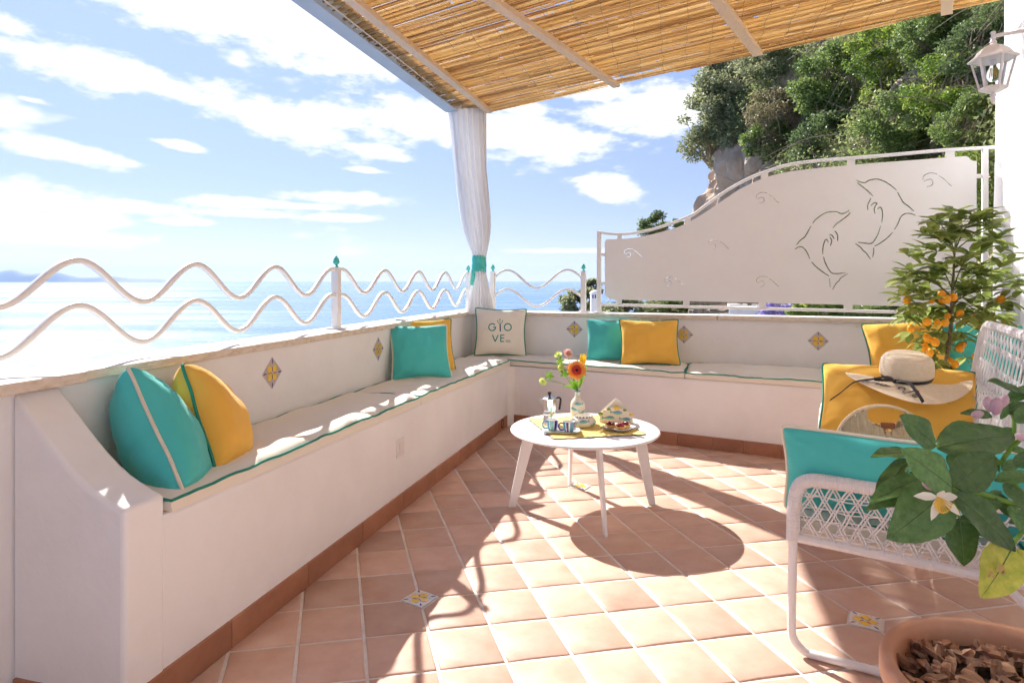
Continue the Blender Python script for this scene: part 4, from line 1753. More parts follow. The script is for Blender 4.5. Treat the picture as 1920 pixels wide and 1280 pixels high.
part(m_, 'front_rail', M['wicker'], sofa)
m_ = MB()
wrapped(m_, [sf(0, 0.60, 0.330), sf(SL, 0.60, 0.330)], 0.0145, 0.008)
part(m_, 'rear_rail', M['wicker'], sofa)
m_ = MB()
for i in range(12):
    a = SL * (i + 0.5) / 12
    m_.tube([sf(a, 0.0, 0.342), sf(a, 0.6, 0.332)], 0.006, 6)
part(m_, 'seat_slats', M['white_metal'], sofa)


def back_pt(t, z):
    """point of the reclined back at length t (0..SL) and height z"""
    return sf(t, 0.555 + (z - 0.36) * 0.165, z)


BT = 0.905
m_ = MB()
wrapped(m_, spline([back_pt(SL, 0.335), back_pt(SL, 0.55), back_pt(SL, 0.80), back_pt(SL - 0.015, 0.865), back_pt(SL - 0.07, BT), back_pt(SL - 0.2, BT + 0.004), back_pt(SL / 2, BT + 0.01),
                    back_pt(0.2, BT + 0.004), back_pt(0.07, BT), back_pt(0.015, 0.865), back_pt(0.0, 0.80), back_pt(0.0, 0.55), back_pt(0, 0.335)], 8), 0.0185, 0.007)
part(m_, 'back_rail', M['wicker'], sofa)
m_ = MB()
for sg in (-1, 1):
    t = -0.2
    while t < SL + 0.2:
        for pr in (-0.005, 0.005):
            pts = []
            for i in range(13):
                z = lerp(0.35, 0.893, i / 12)
                tt = t + pr + sg * (i / 12 - 0.5) * 0.16
                if 0.015 < tt < SL - 0.015:
                    p = back_pt(tt, z)
                    pts.append(p + SB * (0.004 * sg * math.sin(i * 1.4)))
            if len(pts) > 2:
                m_.tube(pts, 0.0020, 5)
        t += 0.062
for z in (0.44, 0.52, 0.60, 0.68, 0.76, 0.835):
    for pr in (-0.003, 0.003):
        m_.tube([back_pt(0.01 + i * (SL - 0.02) / 50, z + pr) + SB * (0.004 * math.sin(i * 1.3)) for i in range(51)], 0.002, 5)
kind(part(m_, 'cane_weave', M['wicker'], sofa), 'stuff')

q2 = lambda a, b: V((sf(a, b, 0).x, sf(a, b, 0).y))
cu_ = cushion('long cream seat cushion with teal piping on the wicker sofa', q2(0.025, 0.012), q2(SL - 0.025, 0.012), q2(SL - 0.025, 0.545), q2(0.025, 0.545), [0.352] * 4, [0.412] * 4, None, 9.0, pipe='green_pipe')
# lumbar pillows
ctr = sf(1.285, 0.305, 0.552)
pillow('long yellow pillow leaning on the far arm of the wicker sofa', ctr, SB, SA * 0.21 + V((0, 0, 0.27)), 0.62, 0.37, 0.15, 'yellow', 'green_pipe', 11.5, pinch=0.06)
ctr = sf(0.070, 0.270, 0.522)
pillow('long teal pillow leaning on the near arm of the wicker sofa', ctr, SB + V((0, 0, -0.085)), SA * -0.08 + V((0, 0, 0.27)), 0.62, 0.29, 0.125, 'teal', 'cream_pipe', 12.5, pinch=0.06)

# ================================================================== CURTAIN
CY = 5.16
rows_ = [(184, 840, 905), (195, 839, 905), (250, 846, 906), (300, 851, 909), (350, 857, 914), (400, 864, 919), (430, 869, 920), (455, 877, 917), (472, 884, 913), (484, 887, 910), (498, 887, 911), (510, 886, 911),
         (525, 884, 914), (545, 881, 918), (565, 877, 922), (587, 872, 926)]
cur = thing('curtain', 'white voile curtain gathered with a teal sash at the pergola corner', 'curtain', (at(905, 585, CY).x, CY, CAP_T))


def curtain_surf(u, v):
    y = lerp(rows_[0][0], rows_[-1][0], v)
    ys_ = [r0[0] for r0 in rows_]
    xl, xr_ = interp(y, ys_, [r0[1] for r0 in rows_]), interp(y, ys_, [r0[2] for r0 in rows_])
    a = 2 * math.pi * u
    n_ = 15
    tight = min(1.0, abs(y - 497) / 90)
    ple = 0.10 + 0.16 * tight
    rr_ = 1 - ple / 2 + ple * math.sin(a * n_ + 1.3 * math.sin(v * 5)) * (0.7 + 0.3 * noise.noise(V((a * 2, v * 3, 4))))
    c_ = at((xl + xr_) / 2, y, CY)
    hw = (xr_ - xl) / 2 * CY / F
    dep = lerp(0.055, 0.085, tight)
    if y < 215:
        dep = 0.05
    return c_ + V((hw * rr_ * math.cos(a), dep * rr_ * math.sin(a), 0))


m_ = MB().grid(curtain_surf, 180, 60)
part(m_, 'voile', M['curtain'], cur, angle=180, recalc=False)
for i in range(7):
    x = lerp(843, 902, i / 6)
    c_ = at(x, 181, CY)
    m_ = MB()
    w_ = 0.012
    pts = [V((0.0, 0.02, -0.02)), V((-0.004, 0.012, 0.02)), V((0.0, -0.002, 0.036)), V((0.004, -0.016, 0.02)), V((0, -0.02, -0.02))]
    sp_ = spline(pts, 5)
    vs = []
    for p in sp_:
        vs += [c_ + p + V((-w_, 0.3 * w_ * math.sin(i * 2.1), 0)), c_ + p + V((w_, -0.3 * w_ * math.sin(i * 2.1), 0))]
    m_.add(vs, [(2 * k, 2 * k + 2, 2 * k + 3, 2 * k + 1) for k in range(len(sp_) - 1)])
    part(m_, 'tab', M['curtain'], cur, recalc=False)


def band(u, v):
    y = lerp(481, 511, v)
    a = 2 * math.pi * u
    xl, xr_ = interp(y, [481, 495, 511], [885.0, 884.5, 884.0]), interp(y, [481, 495, 511], [910.5, 912, 911.5])
    c_ = at((xl + xr_) / 2, y + 2.5 * math.sin(a), CY)
    hw = (xr_ - xl) / 2 * CY / F
    k_ = 1 + 0.03 * math.sin(v * 14 + 2 * math.sin(a))
    return c_ + V((hw * k_ * math.cos(a), 0.062 * k_ * math.sin(a), 0))


m_ = MB().grid(band, 40, 16)
part(m_, 'sash', M['band'], cur, angle=180, recalc=False)


def tail(u, v):
    y = lerp(505, 535, v)
    x = 886 + 1.2 * math.sin(v * 5) + (u - 0.5) * lerp(5, 8, math.sin(v * 3.0))
    return at(x, y, CY - 0.06 - 0.008 * math.sin(u * 6))


m_ = MB().grid(tail, 6, 12)
part(m_, 'sash_tail', M['band'], cur, angle=180, recalc=False)

# ================================================================== ROUND TABLE AND WHAT STANDS ON IT
ZT = 0.377
TC = V((0.3545, 3.105))
tb = thing('round_table', 'low round white metal table on four splayed legs', 'table', (TC.x, TC.y, 0))
m_ = MB().lathe([(0.02, ZT - 0.016), (0.345, ZT - 0.016), (0.357, ZT - 0.013), (0.3625, ZT - 0.007), (0.360, ZT - 0.0015), (0.352, ZT - 0.0006), (0.01, ZT - 0.0006)], 96, (TC.x, TC.y, 0))
part(m_, 'top', M['white_metal'], tb, angle=60)
for (bx, by) in ((960, 950), (1222, 945), (1135, 1004), (1068, 908)):
    f = onz(bx, by, 0)
    d = (V((f.x, f.y)) - TC)
    dn = V((d.x, d.y, 0)).normalized()
    t3 = V((TC.x, TC.y, ZT - 0.017)) + dn * 0.268
    b3 = V((f.x, f.y, 0.003))
    sd = dn.cross(V((0, 0, 1)))
    m_ = MB()
    vs = []
    for (c_, w_, t_) in ((t3, 0.030, 0.009), (b3, 0.018, 0.007)):
        for (i, j) in ((-1, -1), (1, -1), (1, 1), (-1, 1)):
            vs.append(c_ + dn * (w_ * i) + sd * (t_ * j))
    m_.add(vs, [(3, 2, 1, 0), (4, 5, 6, 7), (0, 1, 5, 4), (1, 2, 6, 5), (2, 3, 7, 6), (3, 0, 4, 7)])
    lg = part(m_, 'leg', M['white_metal'], tb, smooth=False, bevel=0.003)
    m_ = MB().box(b3 - V((0, 0, 0.0005)), 0.017, 0.0065, 0.0032, dn, sd, (0, 0, 1))
    part(m_, 'foot_cap', M['plastic_white'], lg, smooth=False)


def T(px, py, dz=0.0):
    p = onz(px, py, ZT)
    return V((p.x, p.y, ZT + dz))


# placemat
A_, B_, C_ = T(990, 786), T(1038, 824), T(1212, 815)
D_ = A_ + C_ - B_
ed = []
for (p, q) in ((A_, B_), (B_, C_), (C_, D_), (D_, A_)):
    n_ = 48
    e = (q - p).normalized()
    o_ = V((-e.y, e.x, 0))
    for i in range(n_):
        t = i / n_
        ed.append(p.lerp(q, t) - o_ * (0.008 * abs(math.sin(t * math.pi * 7)) - 0.004))
cen = (A_ + C_) / 2
m_ = MB()
ring0 = [cen.lerp(p, 1.0) + V((0, 0, 0.0026 + 0.0010 * noise.noise(p * 18))) for p in ed]
ring1 = [cen.lerp(p, 0.5) + V((0, 0, 0.0028 + 0.0008 * noise.noise(p * 30))) for p in ed]
k = len(ed)
m_.add(ring0 + ring1 + [cen + V((0, 0, 0.0028))], [(i, (i + 1) % k, k + (i + 1) % k, k + i) for i in range(k)] + [(k + i, k + (i + 1) % k, 2 * k) for i in range(k)])
m_.tube([p + V((0, 0, 0.0008)) for p in ring0], 0.0014, 5, closed=True, m=1)
lone(m_, 'placemat', [M['cloth_y'], M['g_navy']], 'yellow cloth placemat with a blue scalloped edge on the round table', 'placemat', recalc=False)


def fish(root, surf, cx, cy, L_, rot=0.0, flip=1, col='g_blue'):
    """painted fish laid on a surface; surf(x, y) -> point just above the glaze"""
    m_ = MB()
    xs3 = [-0.5, -0.42, -0.32, -0.2, -0.08, 0.05, 0.18, 0.30, 0.36, 0.43, 0.50]
    hi = [0.0, 0.08, 0.12, 0.155, 0.155, 0.13, 0.085, 0.035, 0.06, 0.12, 0.18]
    lo = [0.0, -0.07, -0.105, -0.135, -0.14, -0.12, -0.08, -0.035, -0.03, -0.06, -0.14]
    md = [0.0, 0.02, 0.02, 0.02, 0.02, 0.015, 0.01, 0.0, 0.02, 0.035, 0.05]

    def put(x, y):
        x, y = x * L_ * flip, y * L_
        return surf(cx + x * math.cos(rot) - y * math.sin(rot), cy + x * math.sin(rot) + y * math.cos(rot))
    for (ra, rb, mi) in ((md, hi, 0), (lo, md, 1)):
        n_ = len(xs3)
        vs = [put(xs3[i], ra[i]) for i in range(n_)] + [put(xs3[i], rb[i]) for i in range(n_)]
        m_.add(vs, [(i, i + 1, n_ + i + 1, n_ + i) for i in range(n_ - 1)], mi)
    return part(m_, 'painted_fish', [M[col], M['g_aqua']], root, smooth=False, recalc=False)


def on_lathe(c, prof, off=0.0014):
    """surface coordinates on a lathe: x = arc length round the front, y = height"""
    hs2 = [h for r, h in prof]
    rs2 = [r for r, h in prof]

    def f(x, y):
        r_ = interp(y, hs2, rs2) + off
        a = x / max(0.01, r_)
        return V((c.x + r_ * math.sin(a), c.y - r_ * math.cos(a), c.z + y))
    return f


# vase
vc = T(1083, 790, 0.0036)
vp = [(0.031, 0.0), (0.0360, 0.004), (0.0365, 0.03), (0.0365, 0.082), (0.0345, 0.096), (0.026, 0.110), (0.016, 0.120), (0.0135, 0.130), (0.0135, 0.146), (0.0150, 0.152)]
va = thing('vase', 'small cream bottle vase painted with blue fish on the round table', 'vase', vc)
m_ = MB().lathe(vp + [(0.0155, 0.1545), (0.0120, 0.1545), (0.0110, 0.13)], 32, vc)
part(m_, 'body', M['ceramic'], va, angle=60)
m_ = MB().lathe([(0.0145, 0.149), (0.0160, 0.152), (0.0160, 0.1550), (0.0130, 0.1560)], 32, vc, cap=False)
part(m_, 'rim', M['g_blue'], va)
vsf = on_lathe(vc, vp)
fish(va, vsf, 0.004, 0.092, 0.050, 0, 1)
fish(va, vsf, -0.020, 0.064, 0.050, -0.25, 1)
fish(va, vsf, 0.026, 0.050, 0.046, 0.3, -1, 'g_blue')
fish(va, vsf, 0.006, 0.128, 0.012, 0.4, 1)
fish(va, vsf, -0.006, 0.030, 0.038, 0.1, -1)

# flowers (each leans out of the vase on its own stem)
vtop = vc + V((0, 0, 0.150))


def stem(root, p, bend=(0, 0, 0), r=0.0018):
    p = V(p)
    m_ = MB().tube(spline([vtop - V((0, 0, 0.06)), vtop, vtop.lerp(p, 0.5) + V(bend), p], 6), r, 6)
    part(m_, 'stem', M['fresh_leaf'], root)


def petal_ring(mb, c, ax, n_, r0, r1, w, lift, m=0, rot=0.0, curl=0.0):
    X, Y, Z = ax
    for i in range(n_):
        a = 2 * math.pi * i / n_ + rot
        d = X * math.cos(a) + Y * math.sin(a)
        s_ = Z.cross(d)
        k_ = random.uniform(0.92, 1.06)
        rows = [(r0, 0.35, 0), (lerp(r0, r1, 0.4) * k_, 0.9, lift * 0.5), (lerp(r0, r1, 0.75) * k_, 1.0, lift * 0.9), (r1 * k_, 0.45, lift + curl)]
        vs = []
        for (r_, ww, l_) in rows:
            vs += [c + d * r_ - s_ * (w * ww) + Z * l_, c + d * r_ + Z * (l_ - w * 0.25), c + d * r_ + s_ * (w * ww) + Z * l_]
        fs = []
        for q in range(3):
            fs += [(3 * q, 3 * q + 1, 3 * q + 4, 3 * q + 3), (3 * q + 1, 3 * q + 2, 3 * q + 5, 3 * q + 4)]
        mb.add(vs, fs, m)


def axes(n):
    n = V(n).normalized()
    x = n.cross(V((0, 0, 1))).normalized()
    return x, n.cross(x) * -1, n


def mini_leaf(mb, b, t, w, up=(0, 0, 1), m=0):
    b, t = V(b), V(t)
    d = t - b
    s_ = d.cross(V(up)).normalized()
    n_ = s_.cross(d).normalized()
    vs = []
    for (k_, ww) in ((0, 0.08), (0.3, 0.85), (0.6, 1.0), (0.85, 0.5), (1, 0.02)):
        c_ = b + d * k_ - n_ * (d.length * 0.14 * k_ * k_)
        vs += [c_ - s_ * (w * ww) + n_ * (w * ww * 0.3), c_, c_ + s_ * (w * ww) + n_ * (w * ww * 0.3)]
    fs = []
    for q in range(4):
        fs += [(3 * q, 3 * q + 1, 3 * q + 4, 3 * q + 3), (3 * q + 1, 3 * q + 2, 3 * q + 5, 3 * q + 4)]
    mb.add(vs, fs, m)


random.seed(31)
gp = at(1081, 694, 3.20)
ge = thing('gerbera', 'orange gerbera with a red centre at the front of the vase', 'flower', vtop, 'flowers in the vase')
stem(ge, gp + V((0, 0.01, -0.004)), (0.004, 0, 0))
ax_ = axes((0.05, -1, 0.25))
m_ = MB()
petal_ring(m_, gp, ax_, 26, 0.012, 0.051, 0.0056, -0.002)
petal_ring(m_, gp + ax_[2] * 0.003, ax_, 22, 0.010, 0.046, 0.0052, 0.0, rot=0.1)
part(m_, 'petals', M['g_petal'], ge, recalc=False)
m_ = MB()
petal_ring(m_, gp + ax_[2] * 0.005, ax_, 30, 0.006, 0.027, 0.0026, 0.003)
petal_ring(m_, gp + ax_[2] * 0.007, ax_, 24, 0.004, 0.019, 0.0022, 0.005, rot=0.2)
part(m_, 'inner_florets', M['g_red'], ge, recalc=False)
m_ = MB().ball(gp + ax_[2] * 0.006, 0.0075, 12, 8)
part(m_, 'centre', M['g_core'], ge)

tu = thing('tulip', 'closed yellow tulip standing above the gerbera', 'flower', vtop, 'flowers in the vase')
tp = at(1092, 688, 3.26)
stem(tu, tp, (0.002, 0.01, 0))
for k in range(5):
    m_ = MB()
    a0 = k * 2 * math.pi / 5

    def tpet(u, v, a0=a0):
        a = a0 + (u - 0.5) * 1.75 * math.sin(min(1.0, v * 1.15 + 0.12) * math.pi) ** 0.7
        r_ = 0.0165 * math.sin(v * math.pi * 0.86 + 0.25) ** 0.8 + 0.0005
        return tp + V((r_ * math.cos(a) + 0.006 * v, r_ * math.sin(a), 0.088 * v))
    m_.grid(tpet, 6, 10)
    part(m_, 'petal', M['tulip'], tu, recalc=False)
m_ = MB()
mini_leaf(m_, vtop + V((0.004, -0.004, 0.01)), at(1107, 683, 3.18), 0.013, (1, -0.6, 0.2))
part(m_, 'leaf', M['fresh_leaf'], tu, recalc=False)

pk = thing('pink_flower', 'pale pink many petalled flower at the back of the vase', 'flower', vtop, 'flowers in the vase')
pp_ = at(1064, 664, 3.27)
stem(pk, pp_, (-0.004, 0.01, 0.01))
ax_ = axes((0.6, -0.5, 0.6))
m_ = MB()
for k, (r1, l_) in enumerate(((0.030, 0.0), (0.027, 0.010), (0.022, 0.018), (0.015, 0.024))):
    petal_ring(m_, pp_, ax_, 13, 0.004, r1, 0.0048, l_, rot=k * 0.3)
part(m_, 'petals', M['pink_petal'], pk, recalc=False)

for (px, py, Y, nv_, ldir, lab) in ((1047, 666, 3.24, (-0.3, -0.4, 0.8), (1050, 676), 'topmost lime green flower, left of the pink flower'),
                                    (1053, 689, 3.20, (-0.6, -0.6, 0.1), (1058, 700), 'lime green flower hanging left of the gerbera'),
                                    (1019, 714, 3.17, (-0.6, -0.6, -0.4), (1030, 704), 'lime green flower drooping far out to the left')):
    hb = thing('lime_flower', lab, 'flower', vtop, 'flowers in the vase')
    p = at(px, py, Y)
    far_ = px < 1030
    stem(hb, p + V((0.006, 0, 0.004)), (-0.01, 0, -0.006) if not far_ else (0.004, -0.004, 0.012), 0.0014)
    ax_ = axes(nv_)
    m_ = MB()
    for k, (r1, l_) in enumerate(((0.022, 0.004), (0.019, 0.012), (0.012, 0.017))):
        petal_ring(m_, p, ax_, 6, 0.002, r1, 0.0095 - 0.002 * k, l_, rot=k * 0.5)
    part(m_, 'petals', M['lime_petal'], hb, recalc=False)
    m_ = MB()
    q = at(ldir[0], ldir[1], Y - 0.01)
    for k in range(5):
        a = k * 1.25 + px
        mini_leaf(m_, q, q + V((0.026 * math.cos(a), -0.006, 0.024 * math.sin(a))), 0.0065, (0, -1, 0.3))
    part(m_, 'leaf_whorl', M['fresh_leaf'], hb, recalc=False)
fo_ = thing('foliage_sprig', 'fresh green leaf sprig at the mouth of the vase', 'foliage', vtop, 'flowers in the vase')
m_ = MB()
for (px, py, w) in ((1066, 722, 0.010), (1071, 713, 0.011), (1058, 722, 0.004), (1092, 708, 0.010), (1078, 711, 0.010), (1086, 716, 0.009)):
    mini_leaf(m_, vtop + V((0, -0.004, 0.012)), at(px, py, 3.16), w, (0.1, -1, 0.4))
part(m_, 'leaf', M['fresh_leaf'], fo_, recalc=False)

# moka pot
mc = T(1030.5, 796, 0.0036)
mk = thing('moka_pot', 'polished aluminium stovetop coffee pot with black knob and handle', 'coffee pot', mc)
rot8 = math.pi / 8
part(MB().lathe([(0.0365, 0.0), (0.0375, 0.003), (0.0325, 0.045), (0.0305, 0.048)], 8, mc, rot=rot8), 'boiler', M['alu'], mk, smooth=False)
part(MB().lathe([(0.0305, 0.0475), (0.0320, 0.050), (0.0320, 0.060), (0.0290, 0.064)], 24, mc), 'collar', M['alu'], mk)
bd = part(MB().lathe([(0.0280, 0.0635), (0.0295, 0.068), (0.0360, 0.122), (0.0365, 0.125)], 8, mc, rot=rot8), 'jug', M['alu'], mk, smooth=False)
m_ = MB()
sx = V((-0.035, -0.004, 0))
m_.add([mc + V((-0.030, -0.010, 0.085)), mc + V((-0.030, 0.010, 0.085)), mc + V((-0.034, -0.013, 0.124)), mc + V((-0.034, 0.013, 0.124)), mc + V((-0.054, 0, 0.123)), mc + V((-0.036, 0, 0.092))],
       [(0, 2, 4, 5), (1, 5, 4, 3), (2, 3, 4), (0, 5, 1)])
part(m_, 'spout', M['alu'], bd, smooth=False)
ld = part(MB().lathe([(0.0375, 0.1255), (0.0380, 0.128), (0.0300, 0.134), (0.0080, 0.139), (0.006, 0.1395)], 8, mc, rot=rot8), 'lid', M['alu'], mk, smooth=False)
part(MB().lathe([(0.005, 0.1395), (0.006, 0.146), (0.0100, 0.158), (0.0095, 0.161), (0.002, 0.162)], 10, mc), 'knob', M['black'], ld)
m_ = MB()
hp = [mc + V((0.034, 0.006, 0.128)), mc + V((0.046, 0.010, 0.131)), mc + V((0.056, 0.012, 0.122)), mc + V((0.053, 0.012, 0.092)), mc + V((0.049, 0.011, 0.070))]
m_.sweep(spline(hp, 5), (0.2, -0.98, 0), 0.008, 0.012)
part(m_, 'handle', M['black'], mk)

# sugar bowl
bc = T(1093.5, 800, 0.0036)
bp_ = [(0.040, 0.0), (0.052, 0.004), (0.0625, 0.018), (0.0630, 0.028), (0.056, 0.040), (0.047, 0.046), (0.045, 0.049)]
bw = thing('round_bowl', 'squat cream bowl painted with blue fish between cups and tart plate', 'bowl', bc)
part(MB().lathe(bp_ + [(0.0475, 0.053), (0.045, 0.0545), (0.040, 0.050), (0.043, 0.030), (0.030, 0.014), (0.001, 0.010)], 40, bc), 'body', M['ceramic'], bw, angle=60)
m_ = MB()
for i in range(18):
    a0, a1 = i * 2 * math.pi / 18, (i + 0.55) * 2 * math.pi / 18
    vs = []
    for a in (a0, (a0 + a1) / 2, a1):
        for (r_, h_) in ((0.0470, 0.0495), (0.0482, 0.0530), (0.0460, 0.0550)):
            vs.append(bc + V((r_ * math.cos(a), r_ * math.sin(a), h_)))
    m_.add(vs, [(0, 3, 4, 1), (1, 4, 5, 2), (3, 6, 7, 4), (4, 7, 8, 5)])
part(m_, 'rim_dashes', M['g_navy'], bw, recalc=False)
bsf = on_lathe(bc, bp_, 0.002)
fish(bw, bsf, 0.000, 0.034, 0.050, 0.05, 1)
fish(bw, bsf, 0.055, 0.020, 0.044, 0.3, -1)
fish(bw, bsf, -0.058, 0.026, 0.040, -0.2, 1)

# tray and cups
tc_ = T(1051.5, 811, 0.0036)
tx_, ty_ = V((0.995, -0.06, 0)).normalized(), V((0.06, 0.995, 0)).normalized()
m_ = MB()
pf = [(0.075, 0.038, 0.0), (0.084, 0.046, 0.004), (0.092, 0.053, 0.011), (0.089, 0.050, 0.0115), (0.080, 0.042, 0.0055)]
vs = []
for (hx, hy, z) in pf:
    for i in range(32):
        a = 2 * math.pi * i / 32
        cx_, sx_ = math.cos(a), math.sin(a)
        k_ = (abs(cx_) ** 5 + abs(sx_) ** 5) ** (-1 / 5)
        vs.append(tc_ + tx_ * (hx * k_ * cx_) + ty_ * (hy * k_ * sx_) + V((0, 0, z)))
fs = [(r0 * 32 + i, r0 * 32 + (i + 1) % 32, (r0 + 1) * 32 + (i + 1) % 32, (r0 + 1) * 32 + i) for r0 in range(4) for i in range(32)]
fs += [tuple(range(31, -1, -1)), tuple(4 * 32 + i for i in range(32))]
m_.add(vs, fs)
m_.tube([V(v) + V((0, 0, 0.0006)) for v in vs[2 * 32:3 * 32]], 0.0012, 5, closed=True, m=1)
lone(m_, 'tray', [M['ceramic'], M['g_blue']], 'small cream ceramic tray with blue rim carrying two cups', 'tray', angle=50)


def cup(px, py, cols, label, seed):
    c_ = T(px, py, 0.0094)
    cp = thing('coffee_cup', label, 'cup', c_, 'cups on the tray')
    n_ = 48
    prof = [(0.0195, 0.0), (0.0215, 0.003), (0.0275, 0.020), (0.0300, 0.046), (0.0295, 0.0485), (0.0280, 0.0475), (0.0255, 0.022), (0.017, 0.006)]
    m_ = MB().lathe(prof, n_, c_)
    seq = cols
    for i in range(n_):
        for lv in range(4):
            m_.m[lv * n_ + i] = seq[(i + seed) % len(seq)]
    part(m_, 'body', [M['ceramic_white'], M['g_blue'], M['g_navy'], M['g_aqua']], cp, angle=60)
    m_ = MB().tube(spline([c_ + V((-0.026, -0.006, 0.040)), c_ + V((-0.042, -0.012, 0.042)), c_ + V((-0.049, -0.014, 0.028)), c_ + V((-0.040, -0.011, 0.012)), c_ + V((-0.023, -0.006, 0.010))], 6), 0.0036, 8)
    part(m_, 'handle', M['g_blue' if seed < 3 else 'g_navy'], cp)


cup(1036, 809, [1] * 9 + [0] + [3] * 5 + [0] + [2] * 4 + [0] * 2 + [1] * 2, 'light blue striped cup on the left of the tray', 2)
cup(1066.5, 812.5, [2] * 6 + [0] * 2 + [1] * 4 + [0] + [2] * 3 + [0] * 2 + [1] * 6, 'dark blue striped cup on the right of the tray', 5)

# napkin holder with napkins
nc = T(1155, 792, 0.0036)
nx, ny = V((0.985, -0.17, 0)), V((0.17, 0.985, 0))
nh = thing('napkin_holder', 'arched cream napkin holder painted with fish and lemons', 'napkin holder', nc)
AR = [(-0.083, 0.0), (-0.084, 0.012)] + [(-0.084 * math.cos(R(a)), 0.012 + 0.066 * math.sin(R(a)) ** 0.9) for a in range(12, 169, 12)] + [(0.084, 0.012), (0.083, 0.0)]
for sg in (-1, 1):
    m_ = MB()
    c_ = nc + ny * (0.020 * sg)
    k = len(AR)
    vs = [c_ + nx * x + V((0, 0, z)) - ny * 0.003 for x, z in AR] + [c_ + nx * x + V((0, 0, z)) + ny * 0.003 for x, z in AR]
    m_.add(vs, [tuple(range(k)), tuple(range(2 * k - 1, k - 1, -1))] + [(i, k + i, k + (i + 1) % k, (i + 1) % k) for i in range(k)])
    part(m_, 'plate', M['ceramic'], nh, smooth=False, bevel=0.0015)
part(MB().box(nc + V((0, 0, 0.003)), 0.080, 0.0165, 0.0028, nx, ny, (0, 0, 1)), 'base', M['ceramic'], nh, smooth=False, bevel=0.001)
nsf = lambda x, y: nc - ny * 0.0238 + nx * x + V((0, 0, y))
fish(nh, nsf, 0.002, 0.052, 0.062, -0.05, -1)
fish(nh, nsf, -0.038, 0.024, 0.064, 0.08, -1)
fish(nh, nsf, 0.045, 0.021, 0.058, 0.0, -1)
for (x, z, r_, c_) in ((0.004, 0.075, 0.013, 'g_yellow'), (-0.036, 0.068, 0.009, 'g_green'), (-0.076, 0.044, 0.011, 'g_green'), (0.044, 0.066, 0.008, 'g_green'), (0.074, 0.044, 0.009, 'g_yellow'), (-0.058, 0.058, 0.006, 'g_yellow')):
    m_ = MB().ball(nc - ny * 0.0225 + nx * x + V((0, 0, z)), r_, 10, 6, sx=1.25, sy=0.3, ax=(nx, ny, V((0, 0, 0.75))))
    part(m_, 'lemon_relief', M[c_], nh)
nk = thing('napkin', 'folded cream paper napkins fanned in the fish napkin holder', 'napkins', nc + V((0, 0, 0.004)))
for i in range(6):
    off = -0.013 + i * 0.0052
    tilt = random.uniform(-0.06, 0.06)
    sh = random.uniform(-0.006, 0.008)
    a, b, t = V((-0.086 + sh, 0.034)), V((0.078 + sh, 0.030)), V((0.004 + sh * 1.6, 0.118 + random.uniform(-0.006, 0.004)))
    m_ = MB()
    P = [V((-0.05, 0.008)), V((0.05, 0.008)), b, t, a]
    f3 = lambda q, d: nc + nx * q.x + ny * (off + d + tilt * (q.y - 0.03)) + V((0, 0, q.y))
    vs = [f3(q, -0.0008) for q in P] + [f3(q, 0.0008) for q in P]
    m_.add(vs, [(0, 1, 2, 3, 4), (9, 8, 7, 6, 5)] + [(j, 5 + j, 5 + (j + 1) % 5, (j + 1) % 5) for j in range(5)])
    part(m_, 'sheet', M['paper'], nk, smooth=False)

# plate and tarts
pc = T(1160, 806, 0.0036)
px_, py_ = V((0.80, -0.60, 0)), V((0.60, 0.80, 0))
m_ = MB()
vs = []
for (hx, z) in ((0.040, 0.0), (0.050, 0.002), (0.070, 0.012), (0.068, 0.0135), (0.048, 0.0045)):
    for i in range(32):
        a = 2 * math.pi * i / 32
        cx_, sx_ = math.cos(a), math.sin(a)
        k_ = (abs(cx_) ** 6 + abs(sx_) ** 6) ** (-1 / 6)
        vs.append(pc + px_ * (hx * k_ * cx_) + py_ * (hx * k_ * sx_) + V((0, 0, z)))
fs = [(r0 * 32 + i, r0 * 32 + (i + 1) % 32, (r0 + 1) * 32 + (i + 1) % 32, (r0 + 1) * 32 + i) for r0 in range(4) for i in range(32)] + [tuple(range(31, -1, -1)), tuple(128 + i for i in range(32))]
m_.add(vs, fs)
m_.tube([V(v) + V((0, 0, 0.0006)) for v in vs[2 * 32:3 * 32]], 0.0013, 5, closed=True, m=1)
lone(m_, 'plate', [M['ceramic_white'], M['g_navy']], 'square white plate with blue edge holding three tarts', 'plate', angle=50)
for ti, (dx, dy, lab) in enumerate(((-0.036, 0.014, 'berry tart on the left of the plate'), (0.034, 0.016, 'berry tart on the right of the plate'), (0.004, -0.024, 'berry tart at the front of the plate'))):
    c_ = pc + V((dx, dy, 0.0055))
    ta = thing('tart', lab, 'tart', c_, 'tarts on the plate')
    m_ = MB().lathe([(0.016, 0.0), (0.025, 0.010), (0.0265, 0.015), (0.0245, 0.0155), (0.022, 0.012), (0.001, 0.0125)], 28, c_)
    for q in range(len(m_.v)):
        v = V(m_.v[q])
        a = math.atan2(v.y - c_.y, v.x - c_.x)
        k_ = 1 + 0.04 * math.cos(a * 14)
        m_.v[q] = (c_.x + (v.x - c_.x) * k_, c_.y + (v.y - c_.y) * k_, v.z)
    part(m_, 'shell', M['pastry'], ta)
    for b_i in range(13):
        a = random.uniform(0, 6.28)
        rr_ = 0.017 * math.sqrt(random.random())
        m_ = MB().ball((0, 0, 0), random.uniform(0.0055, 0.0078), 9, 7)
        o = m_.build('berry', M['berry'], ta)
        o.location = (rr_ * math.cos(a), rr_ * math.sin(a), 0.016 + random.uniform(0, 0.010) * (1 - rr_ / 0.02) + 0.002)

